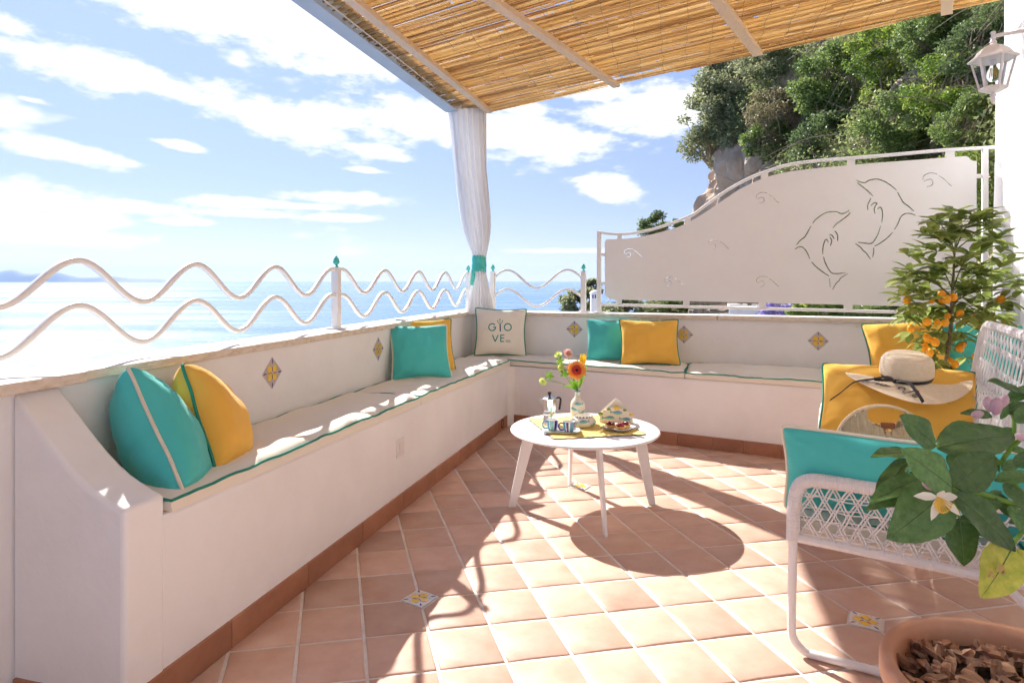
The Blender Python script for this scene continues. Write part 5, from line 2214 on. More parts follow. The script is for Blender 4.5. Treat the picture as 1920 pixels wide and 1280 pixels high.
# ================================================================== HAT AND BAG ON THE SOFA
hc = at(1699, 705, 2.87)
hat = thing('straw_hat', 'wide brimmed straw hat with black ribbon lying on the yellow sofa pillow', 'hat', hc)
hz = (V((0, 0, 1)) + V((-0.53, -0.85, 0)) * 0.24 + V((0.85, -0.53, 0)) * 0.05).normalized()
hx = V((0.85, -0.53, 0))
hx = (hx - hz * hx.dot(hz)).normalized()
hy = hz.cross(hx)


def brim(r_, a):
    w = 0.016 * math.sin(2 * a + 0.6) + 0.010 * math.sin(3 * a + 2.0)
    t = max(0, (r_ - 0.10) / 0.15)
    z = t * w * 0.8 - 0.010 * t * t * (0.6 - 0.4 * math.sin(a)) - 0.085 * t * t * max(0.0, math.sin(a)) ** 1.5 + 0.0008 * math.sin(r_ * 900)
    return hc + hx * (r_ * 1.02 * math.cos(a)) + hy * (r_ * math.sin(a)) + hz * z


m_ = MB()
m_.grid(lambda u, v: brim(lerp(0.095, 0.24, v), 2 * math.pi * u), 96, 34)
part(m_, 'brim', M['straw'], hat, angle=180, recalc=False)
prof = [(0.0925, -0.002), (0.0930, 0.02), (0.0915, 0.045), (0.0880, 0.066), (0.0800, 0.081), (0.066, 0.0895), (0.045, 0.0935), (0.02, 0.0945), (0.001, 0.0945)]
pr2 = []
for i in range(len(prof) - 1):
    for j in range(8):
        t = j / 8
        r_ = lerp(prof[i][0], prof[i + 1][0], t)
        h_ = lerp(prof[i][1], prof[i + 1][1], t)
        pr2.append((r_ + 0.0009 * math.sin((i * 8 + j) * 1.9), h_))
part(MB().lathe(pr2 + [prof[-1]], 64, hc, ax=(hx * 1.16, hy * 1.1, hz * 1.14), cap=False), 'crown', M['straw'], hat, angle=180)


def hpt(r_, deg, z):
    a = R(deg)
    return hc + hx * (r_ * math.cos(a)) + hy * (r_ * math.sin(a)) + hz * z


m_ = MB()
vs = []
for i in range(65):
    a = 360 * i / 64
    vs += [hpt(0.1075, a, 0.002), hpt(0.1080, a, 0.016)]
m_.add(vs, [(2 * i, 2 * i + 2, 2 * i + 3, 2 * i + 1) for i in range(64)])
rb = part(m_, 'ribbon', M['ribbon'], hat, angle=180, recalc=False)


def strip(parent, pts, w, side, name):
    P = spline(pts, 6)
    m_ = MB()
    vs = []
    for i, p in enumerate(P):
        s_ = V(side(i / (len(P) - 1))) * (w / 2)
        vs += [p - s_, p + s_]
    m_.add(vs, [(2 * i, 2 * i + 2, 2 * i + 3, 2 * i + 1) for i in range(len(P) - 1)])
    return part(m_, name, M['ribbon'], parent, angle=180, recalc=False)


kn = hpt(0.112, -112, 0.010)
part(MB().ball(kn, 0.009, 10, 7, sx=1.3, sy=0.7), 'knot', M['ribbon'], rb)
upv = hz * 0.9 + hy * -0.3
strip(rb, [kn, kn + V((-0.03, -0.006, 0.004)), kn + V((-0.066, 0.004, 0.006)), kn + V((-0.085, 0.012, 0.009))], 0.020, lambda t: upv * (0.4 + 0.8 * t), 'bow_loop')
strip(rb, [kn, kn + V((0.02, -0.004, 0.006)), kn + V((0.036, 0.0, 0.005)), kn + V((0.024, 0.002, 0.001))], 0.010, lambda t: upv, 'bow_loop')
w3 = lambda px, py, Y: at(px, py, Y)
strip(rb, [kn, w3(1702, 716, 2.72), w3(1716, 731, 2.655), w3(1724, 742, 2.625), w3(1731, 754, 2.615)], 0.016, lambda t: V((0.85, 0.2, 0.45)), 'ribbon_tail')
strip(rb, [kn, w3(1665, 706, 2.74), w3(1632, 711, 2.72), w3(1605, 715, 2.71), w3(1588, 726, 2.69), w3(1575, 737, 2.67), w3(1556, 750, 2.66)], 0.008, lambda t: V((0.25, 0.1, 0.95)), 'ribbon_tail')
# script lettering on the brim
m_ = MB()


def bsurf(x, y):
    r_ = math.hypot(x, y)
    a = math.atan2(y, x)
    return brim(r_, a) + hz * 0.0030


def script(strokes, ox, oy, s_, rot, slant=0.25):
    for st in strokes:
        P = spline([V((p[0] + slant * p[1], p[1])) for p in st], 6)
        q = []
        for p in P:
            x, y = p.x * s_, p.y * s_
            q.append((ox + x * math.cos(rot) - y * math.sin(rot), oy + x * math.sin(rot) + y * math.cos(rot)))
        ribbon(m_, q, lambda t: 0.0044 + 0.0018 * math.sin(t * 9), surf=bsurf)


Gs = [[(0.75, 0.85), (0.45, 1.0), (0.1, 0.7), (0.05, 0.25), (0.35, 0.0), (0.7, 0.25), (0.78, 0.5), (0.6, -0.2), (0.2, -0.45), (-0.2, -0.25), (0.3, 0.0), (0.9, 0.3)]]
is_ = [[(0.9, 0.3), (1.05, 0.5), (1.0, 0.1), (1.12, 0.0), (1.3, 0.25)], [(1.10, 0.68), (1.14, 0.72)]]
os_ = [[(1.62, 0.45), (1.42, 0.4), (1.38, 0.1), (1.58, 0.0), (1.72, 0.22), (1.62, 0.45), (1.8, 0.38), (2.0, 0.45)]]
Vs = [[(2.55, 0.55), (2.45, 0.85), (2.75, 1.0), (2.95, 0.7), (3.05, 0.0), (3.4, 0.6), (3.65, 1.05), (3.9, 1.0)]]
es_ = [[(3.72, 0.15), (3.98, 0.28), (3.98, 0.45), (3.80, 0.42), (3.74, 0.12), (3.95, -0.02), (4.2, 0.18)]]
script(Gs + is_ + os_, -0.158, -0.140, 0.047, R(-20))
script([[(p[0] - 2.5, p[1]) for p in st] for st in Vs + es_], -0.038, -0.186, 0.048, R(-8))
kind(part(m_, 'lettering', M['ribbon'], hat, recalc=False), 'stuff')

bgc = at(1662, 842, 2.50)
bgc.z = 0.417
bag = thing('wicker_handbag', 'half moon cane handbag with a brown leather tab on the sofa', 'handbag', bgc)
gx_ = V((0.97, -0.24, 0))
gz_ = (V((0, 0, 1)) + V((0.05, 0.20, 0))).normalized()
gy_ = gz_.cross(gx_) * -1
gy_ = V((gx_.y, -gx_.x, 0)).normalized()         # towards the viewer
RB = 0.185
OPX, OPZ, ORX, ORZ = 0.004, 0.150, 0.072, 0.046   # hand opening


def bag_half(x):
    return math.sqrt(max(0, RB * RB - x * x))


def bag_pt(x, z, d):
    return bgc + gx_ * x + gz_ * z + gy_ * d


def bag_face(front):
    m_ = MB()
    nx_, nz_ = 110, 64
    idx = {}
    vs, fs = [], []
    for i in range(nx_ + 1):
        for j in range(nz_ + 1):
            th_ = math.pi * (1 - i / nx_)
            x = RB * math.cos(th_) * 0.999
            top = bag_half(x)
            z = top * j / nz_
            k_ = z / RB
            dep = 0.048 * math.sqrt(max(0, 1 - (x / RB) ** 2)) * (1 - 0.55 * k_) + 0.004
            wv = 0.0022 * math.sin(x * 150 + (j % 2) * math.pi) * math.sin(j * math.pi / 2 + 0.4)
            rib = 0.0030 * math.cos(x * 300)
            vs.append(bag_pt(x, z, (dep + rib + (0.0028 if (i // 2 + j) % 2 else -0.0022)) * front))
            idx[i, j] = len(vs) - 1
    for i in range(nx_):
        for j in range(nz_):
            x = RB * math.cos(math.pi * (1 - (i + 0.5) / nx_))
            z = bag_half(x) * (j + 0.5) / nz_
            if ((x - OPX) / ORX) ** 2 + ((z - OPZ) / ORZ) ** 2 < 1 and z > 0.095:
                continue
            if z > OPZ and abs(x - OPX) < ORX:
                continue
            fs.append((idx[i, j], idx[i + 1, j], idx[i + 1, j + 1], idx[i, j + 1]))
    m_.add(vs, fs)
    return m_


part(bag_face(1), 'woven_front', M['cane'], bag, angle=30, recalc=False)
part(bag_face(-1), 'woven_back', M['cane'], bag, angle=30, recalc=False)
m_ = MB()
for d in (-0.010, 0.010):
    m_.tube([bag_pt(RB * math.cos(R(a)), RB * math.sin(R(a)), d) for a in range(0, 181, 5)], 0.0048, 8)
part(m_, 'rim_handle', M['cane'], bag)
m_ = MB()
m_.box(bag_pt(0.002, 0.103, 0.034), 0.026, 0.004, 0.024, gx_, gy_, gz_)
tbp = part(m_, 'leather_tab', M['leather'], bag, smooth=False, bevel=0.008, seg=3)
m_ = MB().ball(bag_pt(0.002, 0.098, 0.0395), 0.009, 12, 8, sx=1.3, sy=0.35, ax=(gx_, gy_, gz_ * 0.8))
part(m_, 'clasp', M['brass'], tbp)

# ================================================================== LANTERN
LC = at(1862, 130, 2.95)
lan = thing('wall_lantern', 'white hexagonal wall lantern with clear panes and a filament bulb', 'lantern', LC)
hexr = lambda r_, z, k: LC + V((r_ * math.cos(R(60 * k + 18)), r_ * math.sin(R(60 * k + 18)), z))
zz = lambda py: H - (py - HY) * 2.95 / F - LC.z
z_top, z_eave, z_bot = zz(100), zz(111), zz(166)
m_ = MB().lathe([(0.100, z_eave - 0.004), (0.102, z_eave), (0.078, z_eave + 0.018), (0.062, z_eave + 0.040), (0.042, z_eave + 0.056), (0.018, z_eave + 0.066), (0.012, z_eave + 0.072)], 6, LC, rot=R(18))
rf = part(m_, 'hood', M['white_metal'], lan, smooth=False, bevel=0.002)
m_ = MB().lathe([(0.012, z_eave + 0.071), (0.015, z_eave + 0.078), (0.011, z_eave + 0.083), (0.009, z_eave + 0.090), (0.013, z_eave + 0.097), (0.008, z_eave + 0.103), (0.008, z_eave + 0.116), (0.012, z_eave + 0.120), (0.009, z_eave + 0.127), (0.001, z_eave + 0.128)], 12, LC)
part(m_, 'top_finial', M['white_metal'], rf)
rt, rb_ = 0.083, 0.051
for k in range(6):
    m_ = MB().bar(hexr(rt, z_eave - 0.004, k), hexr(rb_, z_bot, k), 0.009, 0.009)
    part(m_, 'glazing_bar', M['white_metal'], lan, smooth=False)
    a, b = hexr(rt * 0.985, z_eave - 0.005, k), hexr(rt * 0.985, z_eave - 0.005, k + 1)
    c_, d = hexr(rb_ * 0.985, z_bot, k + 1), hexr(rb_ * 0.985, z_bot, k)
    nrm_ = (b - a).cross(d - a).normalized() * 0.0012
    m_ = MB().add([a, b, c_, d, a + nrm_, b + nrm_, c_ + nrm_, d + nrm_], [(0, 1, 2, 3), (7, 6, 5, 4), (0, 4, 5, 1), (1, 5, 6, 2), (2, 6, 7, 3), (3, 7, 4, 0)])
    part(m_, 'pane', M['glass'], lan, smooth=False)
m_ = MB().lathe([(0.030, z_bot - 0.018), (0.050, z_bot - 0.010), (0.058, z_bot - 0.004), (0.058, z_bot + 0.004), (0.05, z_bot + 0.006)], 6, LC, rot=R(18))
bt = part(m_, 'base', M['white_metal'], lan, smooth=False, bevel=0.002)
m_ = MB().lathe([(0.012, z_bot - 0.017), (0.010, z_bot - 0.024), (0.014, z_bot - 0.032), (0.009, z_bot - 0.038), (0.011, z_bot - 0.056), (0.007, z_bot - 0.068), (0.001, z_bot - 0.072)], 12, LC)
part(m_, 'bottom_finial', M['white_metal'], bt)
zc = (z_eave + z_bot) / 2
m_ = MB().lathe([(0.012, zc + 0.045), (0.014, zc + 0.030), (0.024, zc + 0.010), (0.029, zc - 0.008), (0.026, zc - 0.024), (0.014, zc - 0.035), (0.001, zc - 0.038)], 20, LC)
bu = part(m_, 'bulb', M['glass'], lan)
m_ = MB()
for k in range(4):
    a = k * math.pi / 2 + 0.5
    m_.tube([LC + V((0.009 * math.cos(a), 0.009 * math.sin(a), zc + 0.026)), LC + V((0.013 * math.cos(a), 0.013 * math.sin(a), zc - 0.016))], 0.0020, 6)
part(m_, 'filament', M['filament'], bu)
part(MB().lathe([(0.014, zc + 0.040), (0.014, z_eave - 0.006), (0.001, z_eave - 0.005)], 14, LC), 'lamp_socket', M['white_metal'], lan)
tw = (LC.y - HOUSE.y) / DH.y
wallp = V((HOUSE.x + DH.x * tw, LC.y, 0))
ddist = (wallp - V((LC.x, LC.y, 0))).dot(V((hn.x, hn.y, 0)))
wp = LC + V((hn.x, hn.y, 0)) * (ddist - 0.004)
m_ = MB()
z1_ = z_eave + 0.107
arm = spline([LC + V((0, 0, z1_)), LC.lerp(wp, 0.35) + V((0, 0, z1_ + 0.003)), LC.lerp(wp, 0.75) + V((0, 0, z1_ + 0.012)), wp + V((0, 0, z1_ + 0.030))], 6)
m_.tube(arm, [0.0085 + 0.012 * (i / (len(arm) - 1)) ** 3 for i in range(len(arm))], 8)
br = part(m_, 'bracket', M['white_metal'], lan)
m_ = MB().box(wp + V((0, 0, z1_ - 0.005)), 0.03, 0.006, 0.075, V((DH.x, DH.y, 0)), V((hn.x, hn.y, 0)), (0, 0, 1))
part(m_, 'wall_plate', M['white_metal'], br, smooth=False, bevel=0.003)


# ================================================================== CURTAIN AT THE HOUSE WALL
hw0 = V((HOUSE.x, HOUSE.y, 0)) - V((hn.x, hn.y, 0)) * 0.055
hcu = thing('curtain', 'white voile curtain hanging in soft folds against the house wall', 'curtain', (hw0.x, hw0.y, 0.06))


def side_curtain(u, v):
    t = lerp(-0.05, 0.85, u)
    z = lerp(2.52, 0.06, v)
    f = 0.022 * math.sin(u * 46 + 0.9 * math.sin(v * 2.3)) + 0.012 * math.sin(u * 21 + 1.0 + v) + 0.008 * noise.noise(V((u * 6, v * 3, 2)))
    p = hw0 + V((DH.x, DH.y, 0)) * t - V((hn.x, hn.y, 0)) * (f * (0.6 + 0.5 * v))
    return V((p.x, p.y, z))


part(MB().grid(side_curtain, 150, 40), 'voile', M['curtain'], hcu, angle=180, recalc=False)
part(MB().tube([hw0 + V((DH.x, DH.y, 0)) * -0.08 + V((0, 0, 2.525)), hw0 + V((DH.x, DH.y, 0)) * 0.95 + V((0, 0, 2.525))], 0.009, 8), 'rod', M['white_metal'], hcu)

# ================================================================== LEAVES
def leaf_geo(L_=1.0, W_=0.4, bend=0.2, fold=0.25, wave=0.02, nu=10, tip=1.0, seed=0, serr=0.0):
    """leaf along +x, normal +z, unit length; returns MB with blade (0) and midrib (1)"""
    m_ = MB()
    rows_ = []
    hw = [-1, -0.66, -0.33, 0, 0.33, 0.66, 1]
    vs = []
    for i in range(nu + 1):
        t = i / nu
        w = W_ / 2 * (math.sin(math.pi * t ** (0.82 * tip)) ** 0.75) if 0 < t < 1 else 0.002
        w *= 1 + serr * (1 if i % 2 else -1)
        zc_ = -bend * t * t
        for h_ in hw:
            y = h_ * w
            z = zc_ + abs(y) * fold + wave * math.sin(t * 11 + h_ * 3 + seed) * abs(h_) * (1 - t * 0.4)
            vs.append((t * L_, y, z * L_))
    k = len(hw)
    fs = [(i * k + j, (i + 1) * k + j, (i + 1) * k + j + 1, i * k + j + 1) for i in range(nu) for j in range(k - 1)]
    m_.add(vs, fs, 0)
    pts = [(i / nu * L_, 0, (-bend * (i / nu) ** 2 + 0.004) * L_) for i in range(nu + 1)]
    m_.tube(pts, [0.010 * (1.15 - i / nu) * L_ for i in range(nu + 1)], 4, m=1)
    return m_


def leaf_at(me, parent, base, tip, nrm, name='leaf', wid=1.0, off=None):
    base, tip = V(base), V(tip)
    d = tip - base
    L_ = d.length
    x = d.normalized()
    n_ = V(nrm)
    n_ = (n_ - x * n_.dot(x))
    n_ = n_.normalized() if n_.length > 1e-5 else x.orthogonal()
    y = n_.cross(x)
    o = link(name, me, parent)
    b = base - (off or V((0, 0, 0)))
    o.matrix_basis = Matrix(((x.x * L_, y.x * L_ * wid, n_.x * L_, b.x), (x.y * L_, y.y * L_ * wid, n_.y * L_, b.y), (x.z * L_, y.z * L_ * wid, n_.z * L_, b.z), (0, 0, 0, 1)))
    return o


# ================================================================== KUMQUAT TREE
random.seed(77)
KB = V((2.185, 3.20, 0))
kt = thing('kumquat_tree', 'potted kumquat tree hung with small orange fruit behind the sofa', 'tree', KB)
m_ = MB().lathe([(0.10, 0.0), (0.105, 0.01), (0.135, 0.22), (0.15, 0.23), (0.15, 0.26), (0.14, 0.262), (0.13, 0.24)], 32, KB + V((0, 0, 0.001)))
part(m_, 'pot', M['terracotta'], kt)
part(MB().lathe([(0.001, 0.236), (0.131, 0.236), (0.131, 0.23)], 24, KB), 'soil', M['soil'], kt)


def kp(px, py, Y):
    return at(px, py, Y)


k0 = KB + V((0.02, 0, 0.23))
k1 = kp(1773, 715, 3.20)
k2 = kp(1777, 660, 3.20)
k3 = kp(1783, 610, 3.21)
k4 = kp(1786, 545, 3.22)
k5_ = kp(1790, 470, 3.22)
tr_ = spline([k0, k1, k2, k3, k4, k5_], 6)
part(MB().tube(tr_, [0.0125 * (1 - 0.65 * (i / (len(tr_) - 1)) ** 2) for i in range(len(tr_))], 10), 'trunk', M['trunk'], kt)
KL = [leaf_geo(1, w, b, f, 0.02, 7, 0.95, i).mesh('leaf', [M['kum_leaf'], M['leaf_vein']], recalc=False, angle=180) for i, (w, b, f) in enumerate(((0.40, 0.26, 0.25), (0.44, 0.16, 0.2), (0.36, 0.36, 0.3), (0.42, 0.08, 0.25)))]
tips = [(1790, 395), (1755, 410), (1830, 400), (1870, 425), (1735, 440), (1710, 480), (1800, 430), (1770, 450), (1850, 450), (1890, 460), (1700, 505), (1725, 520), (1760, 500), (1815, 480), (1845, 500), (1880, 500),
        (1905, 520), (1695, 545), (1720, 570), (1860, 545), (1885, 560), (1740, 545), (1820, 545), (1708, 590), (1735, 600), (1760, 590), (1835, 590), (1865, 590), (1718, 640), (1745, 650), (1740, 690), (1812, 640), (1822, 690), (1725, 670), (1790, 600), (1840, 610)]
br_m = MB()
nleaf = 0
koff = V(kt.location)
for (px, py) in tips:
    Y = 3.21 + random.uniform(-0.17, 0.17)
    tp_ = kp(px, py, Y)
    # branch leaves the stem below the tip
    zs = tp_.z - random.uniform(0.05, 0.16) if py < 580 else tp_.z + random.uniform(0.0, 0.06)
    best = min(tr_, key=lambda q: abs(q.z - max(zs, k3.z - 0.10)))
    mid_ = best.lerp(tp_, 0.5) + V((0, 0, 0.02 if py < 580 else 0.03))
    bp2 = spline([best, mid_, tp_], 5)
    br_m.tube(bp2, [0.0032 * (1.2 - 0.8 * i / (len(bp2) - 1)) for i in range(len(bp2))], 5)
    up_ = py < 560
    for k in range(8):
        t = random.uniform(0.45, 1.0) if k else 1.0
        b_ = bp2[int(t * (len(bp2) - 1))]
        a = random.uniform(0, 6.283)
        ln = random.uniform(0.085, 0.125)
        dz = random.uniform(0.15, 0.75) if up_ else random.uniform(-0.7, 0.15)
        d = V((math.cos(a), math.sin(a), dz)).normalized() * ln
        leaf_at(random.choice(KL), kt, b_, b_ + d, V((random.uniform(-0.3, 0.3), random.uniform(-0.3, 0.3), 1)), off=koff)
        nleaf += 1
many = MB()
for (px, py) in tips * 3:
    if py > 590 and random.random() < 0.75:
        continue
    c_ = kp(px + random.uniform(-16, 16), py + random.uniform(-6, 34), 3.21 + random.uniform(-0.17, 0.17))
    for k in range(6):
        a = random.uniform(0, 6.283)
        ln = random.uniform(0.07, 0.11)
        d = V((math.cos(a), math.sin(a), random.uniform(-0.5, 0.9) if py < 560 else random.uniform(-0.7, 0.2))).normalized() * ln
        mini_leaf(many, c_, c_ + d, ln * 0.20, (random.uniform(-0.3, 0.3), random.uniform(-0.4, 0.1), 1))
kind(part(many, 'inner_leaves', M['kum_leaf'], kt, recalc=False), 'stuff')
kind(part(br_m, 'branches', M['twig'], kt), 'stuff')
m_ = MB().ball((0, 0, 0), 0.0215, 16, 12, sz=1.18)
KF = m_.mesh('fruit', M['kumquat'], recalc=False)
for (px, py, s_, dy) in ((1701, 562, 1, -0.05), (1693, 547, 0.85, 0.02), (1747, 563, 0.8, 0.0), (1765, 551, 0.95, -0.08), (1775, 561, 1.05, -0.1), (1788, 557, 1, -0.08), (1766, 563, 0.9, -0.04), (1738, 603, 1.05, -0.08), (1757, 604, 0.85, -0.02), (1772, 605, 1, -0.1),
                         (1777, 592, 0.8, 0.0), (1800, 588, 1, -0.05), (1829, 597, 0.9, 0.0), (1832, 608, 0.8, 0.03), (1812, 600, 0.7, 0.02), (1708, 616, 1, -0.06), (1738, 633, 1, -0.1), (1753, 641, 1.1, -0.12), (1736, 654, 1, -0.06), (1744, 660, 0.95, -0.1), (1734, 672, 0.95, -0.08),
                         (1800, 653, 1, -0.02), (1806, 646, 0.8, 0.03), (1790, 683, 1.05, -0.05), (1782, 676, 0.8, 0.0), (1876, 561, 1.05, -0.02), (1733, 642, 0.9, 0.0), (1723, 622, 0.8, 0.05), (1830, 668, 1, 0.05), (1840, 676, 0.9, 0.06)):
    o = link('fruit', KF, kt)
    o.location = kp(px, py, 3.13 + dy) - koff
    o.scale = (s_ * 0.82, s_ * 0.82, s_ * 0.82)
    o.rotation_euler = (random.uniform(-0.6, 0.6), random.uniform(-0.6, 0.6), 0)

# ================================================================== POTTED LEMON TREE (near right)
PC = V((0.955, 1.18, 0))
RIM = 0.352
lt = thing('potted_lemon_tree', 'potted lemon tree with large leaves and blossom in a terracotta pot', 'tree', PC)
m_ = MB().lathe([(0.145, 0.0), (0.15, 0.008), (0.205, 0.295), (0.212, 0.300), (0.232, 0.303), (0.2365, 0.312), (0.2365, 0.342), (0.231, 0.3515), (0.222, 0.3535), (0.213, 0.350), (0.206, 0.335), (0.200, 0.300)], 72, PC + V((0, 0, 0.001)))
part(m_, 'pot', M['terracotta'], lt, angle=50)
mul = part(MB().lathe([(0.001, 0.316), (0.10, 0.314), (0.203, 0.306), (0.203, 0.29)], 40, PC), 'mulch', M['soil'], lt)
random.seed(41)
chips = []
for k in range(9):
    m_ = MB()
    L_, W_, T_ = random.uniform(0.024, 0.046), random.uniform(0.012, 0.020), random.uniform(0.006, 0.011)
    vs = []
    for k_ in range(4):
        x = L_ * (k_ / 3 - 0.5)
        w_ = W_ / 2 * (random.uniform(0.45, 0.8) if k_ in (0, 3) else random.uniform(0.8, 1.15))
        t_ = T_ / 2 * (0.6 if k_ in (0, 3) else 1.0)
        zo = random.uniform(-0.0015, 0.0015)
        for (a_, b_) in ((-1, -1), (1, -1), (1, 1), (-1, 1)):
            vs.append((x + random.uniform(-0.002, 0.002), a_ * w_ * random.uniform(0.85, 1.1), b_ * t_ * random.uniform(0.8, 1.2) + zo))
    fs = [(3, 2, 1, 0), (12, 13, 14, 15)]
    for k_ in range(3):
        for j in range(4):
            fs.append((k_ * 4 + j, k_ * 4 + (j + 1) % 4, k_ * 4 + 4 + (j + 1) % 4, k_ * 4 + 4 + j))
    m_.add(vs, fs)
    chips.append(m_.mesh('bark_chip', M['bark'], smooth=False))
for i in range(290):
    a = random.uniform(0, 6.283)
    r_ = 0.197 * math.sqrt(random.random())
    o = link('bark_chip', random.choice(chips), mul)
    o.location = (r_ * math.cos(a), r_ * math.sin(a), 0.316 + random.uniform(0, 0.020) - 0.012 * (r_ / 0.2) ** 2)
    o.rotation_euler = (random.gauss(0, 0.38), random.gauss(0, 0.38), random.uniform(0, 6.28))
    s_ = random.uniform(0.85, 1.45)
    o.scale = (s_, s_, s_)

LL = [leaf_geo(1, w, b * 1.5, f, 0.034, 22, tp, i, 0.012).mesh('leaf', [M['lemon_leaf'], M['leaf_vein']], recalc=False, angle=180) for i, (w, b, f, tp) in enumerate(
    ((0.58, 0.06, 0.10, 0.95), (0.46, 0.10, 0.16, 1.0), (0.66, 0.04, 0.06, 0.92), (0.40, 0.16, 0.22, 1.0), (0.50, -0.04, 0.12, 1.0)))]
loff = V(lt.location)


def lp(zx, zy, Y):
    return at(1640 + zx / 2.911, 700 + zy / 2.909, Y)


CAMV = V((0, 0, H))
# (base x, y, depth, tip x, y, depth, leaf shape, width factor, normal tilt)
leaves = [(335, 392, 1.08, 158, 228, 1.06, 0, 1.0, (0.1, -1, 0.5)), (345, 402, 1.08, 798, 292, 1.10, 1, 0.95, (0.0, -0.8, 0.9)), (182, 436, 1.12, 5, 412, 1.10, 3, 1.0, (0, -0.5, 1)),
          (427, 626, 1.02, 172, 412, 1.00, 0, 0.95, (0.2, -1, 0.4)), (430, 618, 1.03, 668, 432, 1.05, 2, 0.9, (-0.2, -1, 0.5)), (410, 640, 1.03, 86, 905, 1.00, 2, 0.95, (0.1, -1, 0.35)),
          (245, 575, 1.06, -6, 650, 1.03, 3, 0.9, (-0.2, -0.6, 0.9)), (190, 470, 1.10, -2, 640, 1.06, 3, 0.8, (-0.7, -0.6, 0.5)), (250, 640, 1.05, -30, 706, 1.04, 3, 0.8, (0, -0.7, 0.8)),
          (432, 650, 1.02, 818, 968, 0.99, 1, 0.92, (0.2, -1, 0.35)), (462, 788, 1.04, 500, 1052, 1.02, 2, 1.22, (0.1, -1, 0.2)), (462, 780, 1.07, 690, 900, 1.05, 3, 1.0, (0, -1, 0.5)),
          (640, 905, 1.10, 760, 945, 1.08, 1, 0.8, (0, -1, 0.3)), (690, 640, 1.12, 560, 780, 1.10, 1, 0.9, (0, -1, 0.4)), (500, 640, 1.08, 700, 700, 1.06, 1, 0.9, (0, -1, 0.6)),
          (700, 600, 1.04, 860, 740, 1.02, 0, 0.9, (0.1, -1, 0.4)), (650, 585, 1.05, 900, 530, 1.03, 3, 0.9, (0.1, -0.7, 0.8)), (690, 520, 1.10, 820, 470, 1.10, 1, 0.9, (0, -1, 0.6)),
          (760, 500, 1.06, 900, 430, 1.05, 0, 1.0, (0, -1, 0.6)), (615, 42, 1.16, 860, 92, 1.14, 3, 0.9, (0, -0.6, 1)), (640, 235, 1.12, 500, 195, 1.11, 3, 0.9, (0, -0.8, 0.8)),
          (720, 150, 1.16, 880, 60, 1.15, 1, 0.9, (0, -1, 0.7)), (700, 210, 1.13, 860, 160, 1.12, 1, 1.0, (0, -1, 0.6)), (760, 260, 1.10, 900, 170, 1.10, 0, 0.9, (0, -1, 0.5)),
          (690, 250, 1.12, 740, 130, 1.13, 1, 0.7, (0.3, -1, 0.4)), (770, 300, 1.15, 640, 380, 1.14, 1, 0.9, (0, -0.8, 0.8)), (690, 400, 1.14, 850, 420, 1.12, 1, 1.0, (0, -0.8, 0.9)),
          (400, 440, 1.14, 460, 560, 1.13, 0, 0.9, (0, -1, 0.4)), (380, 420, 1.14, 500, 460, 1.13, 1, 0.8, (0, -1, 0.4)), (790, 650, 1.10, 900, 820, 1.09, 0, 1, (0, -1, 0.4)),
          (640, 640, 1.12, 780, 800, 1.10, 1, 0.9, (0, -1, 0.2)), (730, 720, 1.09, 880, 900, 1.07, 1, 1.0, (0, -1, 0.3)), (190, 540, 1.08, 330, 610, 1.07, 3, 0.6, (0, -0.8, 0.6)),
          (560, 600, 1.12, 420, 560, 1.12, 1, 0.8, (0, -1, 0.4)), (700, 330, 1.16, 560, 400, 1.16, 1, 0.9, (0, -1, 0.6)), (820, 580, 1.04, 940, 640, 1.0, 0, 1, (0, -1, 0.5)),
          (640, 440, 1.12, 690, 540, 1.11, 1, 0.8, (0, -1, 0.3)), (860, 740, 1.08, 740, 830, 1.10, 1, 0.9, (0, -1, 0.3))]
for (bx, by, bY, tx2, ty2, tY, sh, wf, nn_) in leaves:
    leaf_at(LL[sh], lt, lp(bx, by, bY), lp(tx2, ty2, tY), nn_, wid=wf, off=loff)
# stems
m_ = MB()
base_ = PC + V((0.02, 0.01, 0.30))
fork = lp(905, 760, 1.16)
m_.tube(spline([base_, PC + V((0.03, 0.0, 0.45)), fork], 6), 0.010, 8)
for pts in ([fork, lp(780, 620, 1.12), lp(700, 490, 1.11), lp(745, 400, 1.13), lp(760, 250, 1.14), lp(700, 170, 1.14)], [fork, lp(700, 690, 1.09), lp(560, 650, 1.05), lp(430, 630, 1.03), lp(330, 600, 1.04), lp(195, 540, 1.08)],
            [lp(430, 630, 1.03), lp(440, 700, 1.04), lp(462, 785, 1.05)], [lp(700, 490, 1.11), lp(520, 440, 1.11), lp(340, 395, 1.08)], [fork, lp(800, 870, 1.08), lp(740, 950, 1.02)], [lp(745, 400, 1.13), lp(820, 340, 1.13)]):
    P = spline(pts, 6)
    m_.tube(P, [0.0042 * (1.15 - 0.5 * i / (len(P) - 1)) for i in range(len(P))], 7)
part(m_, 'stem', M['fresh_leaf'], lt)


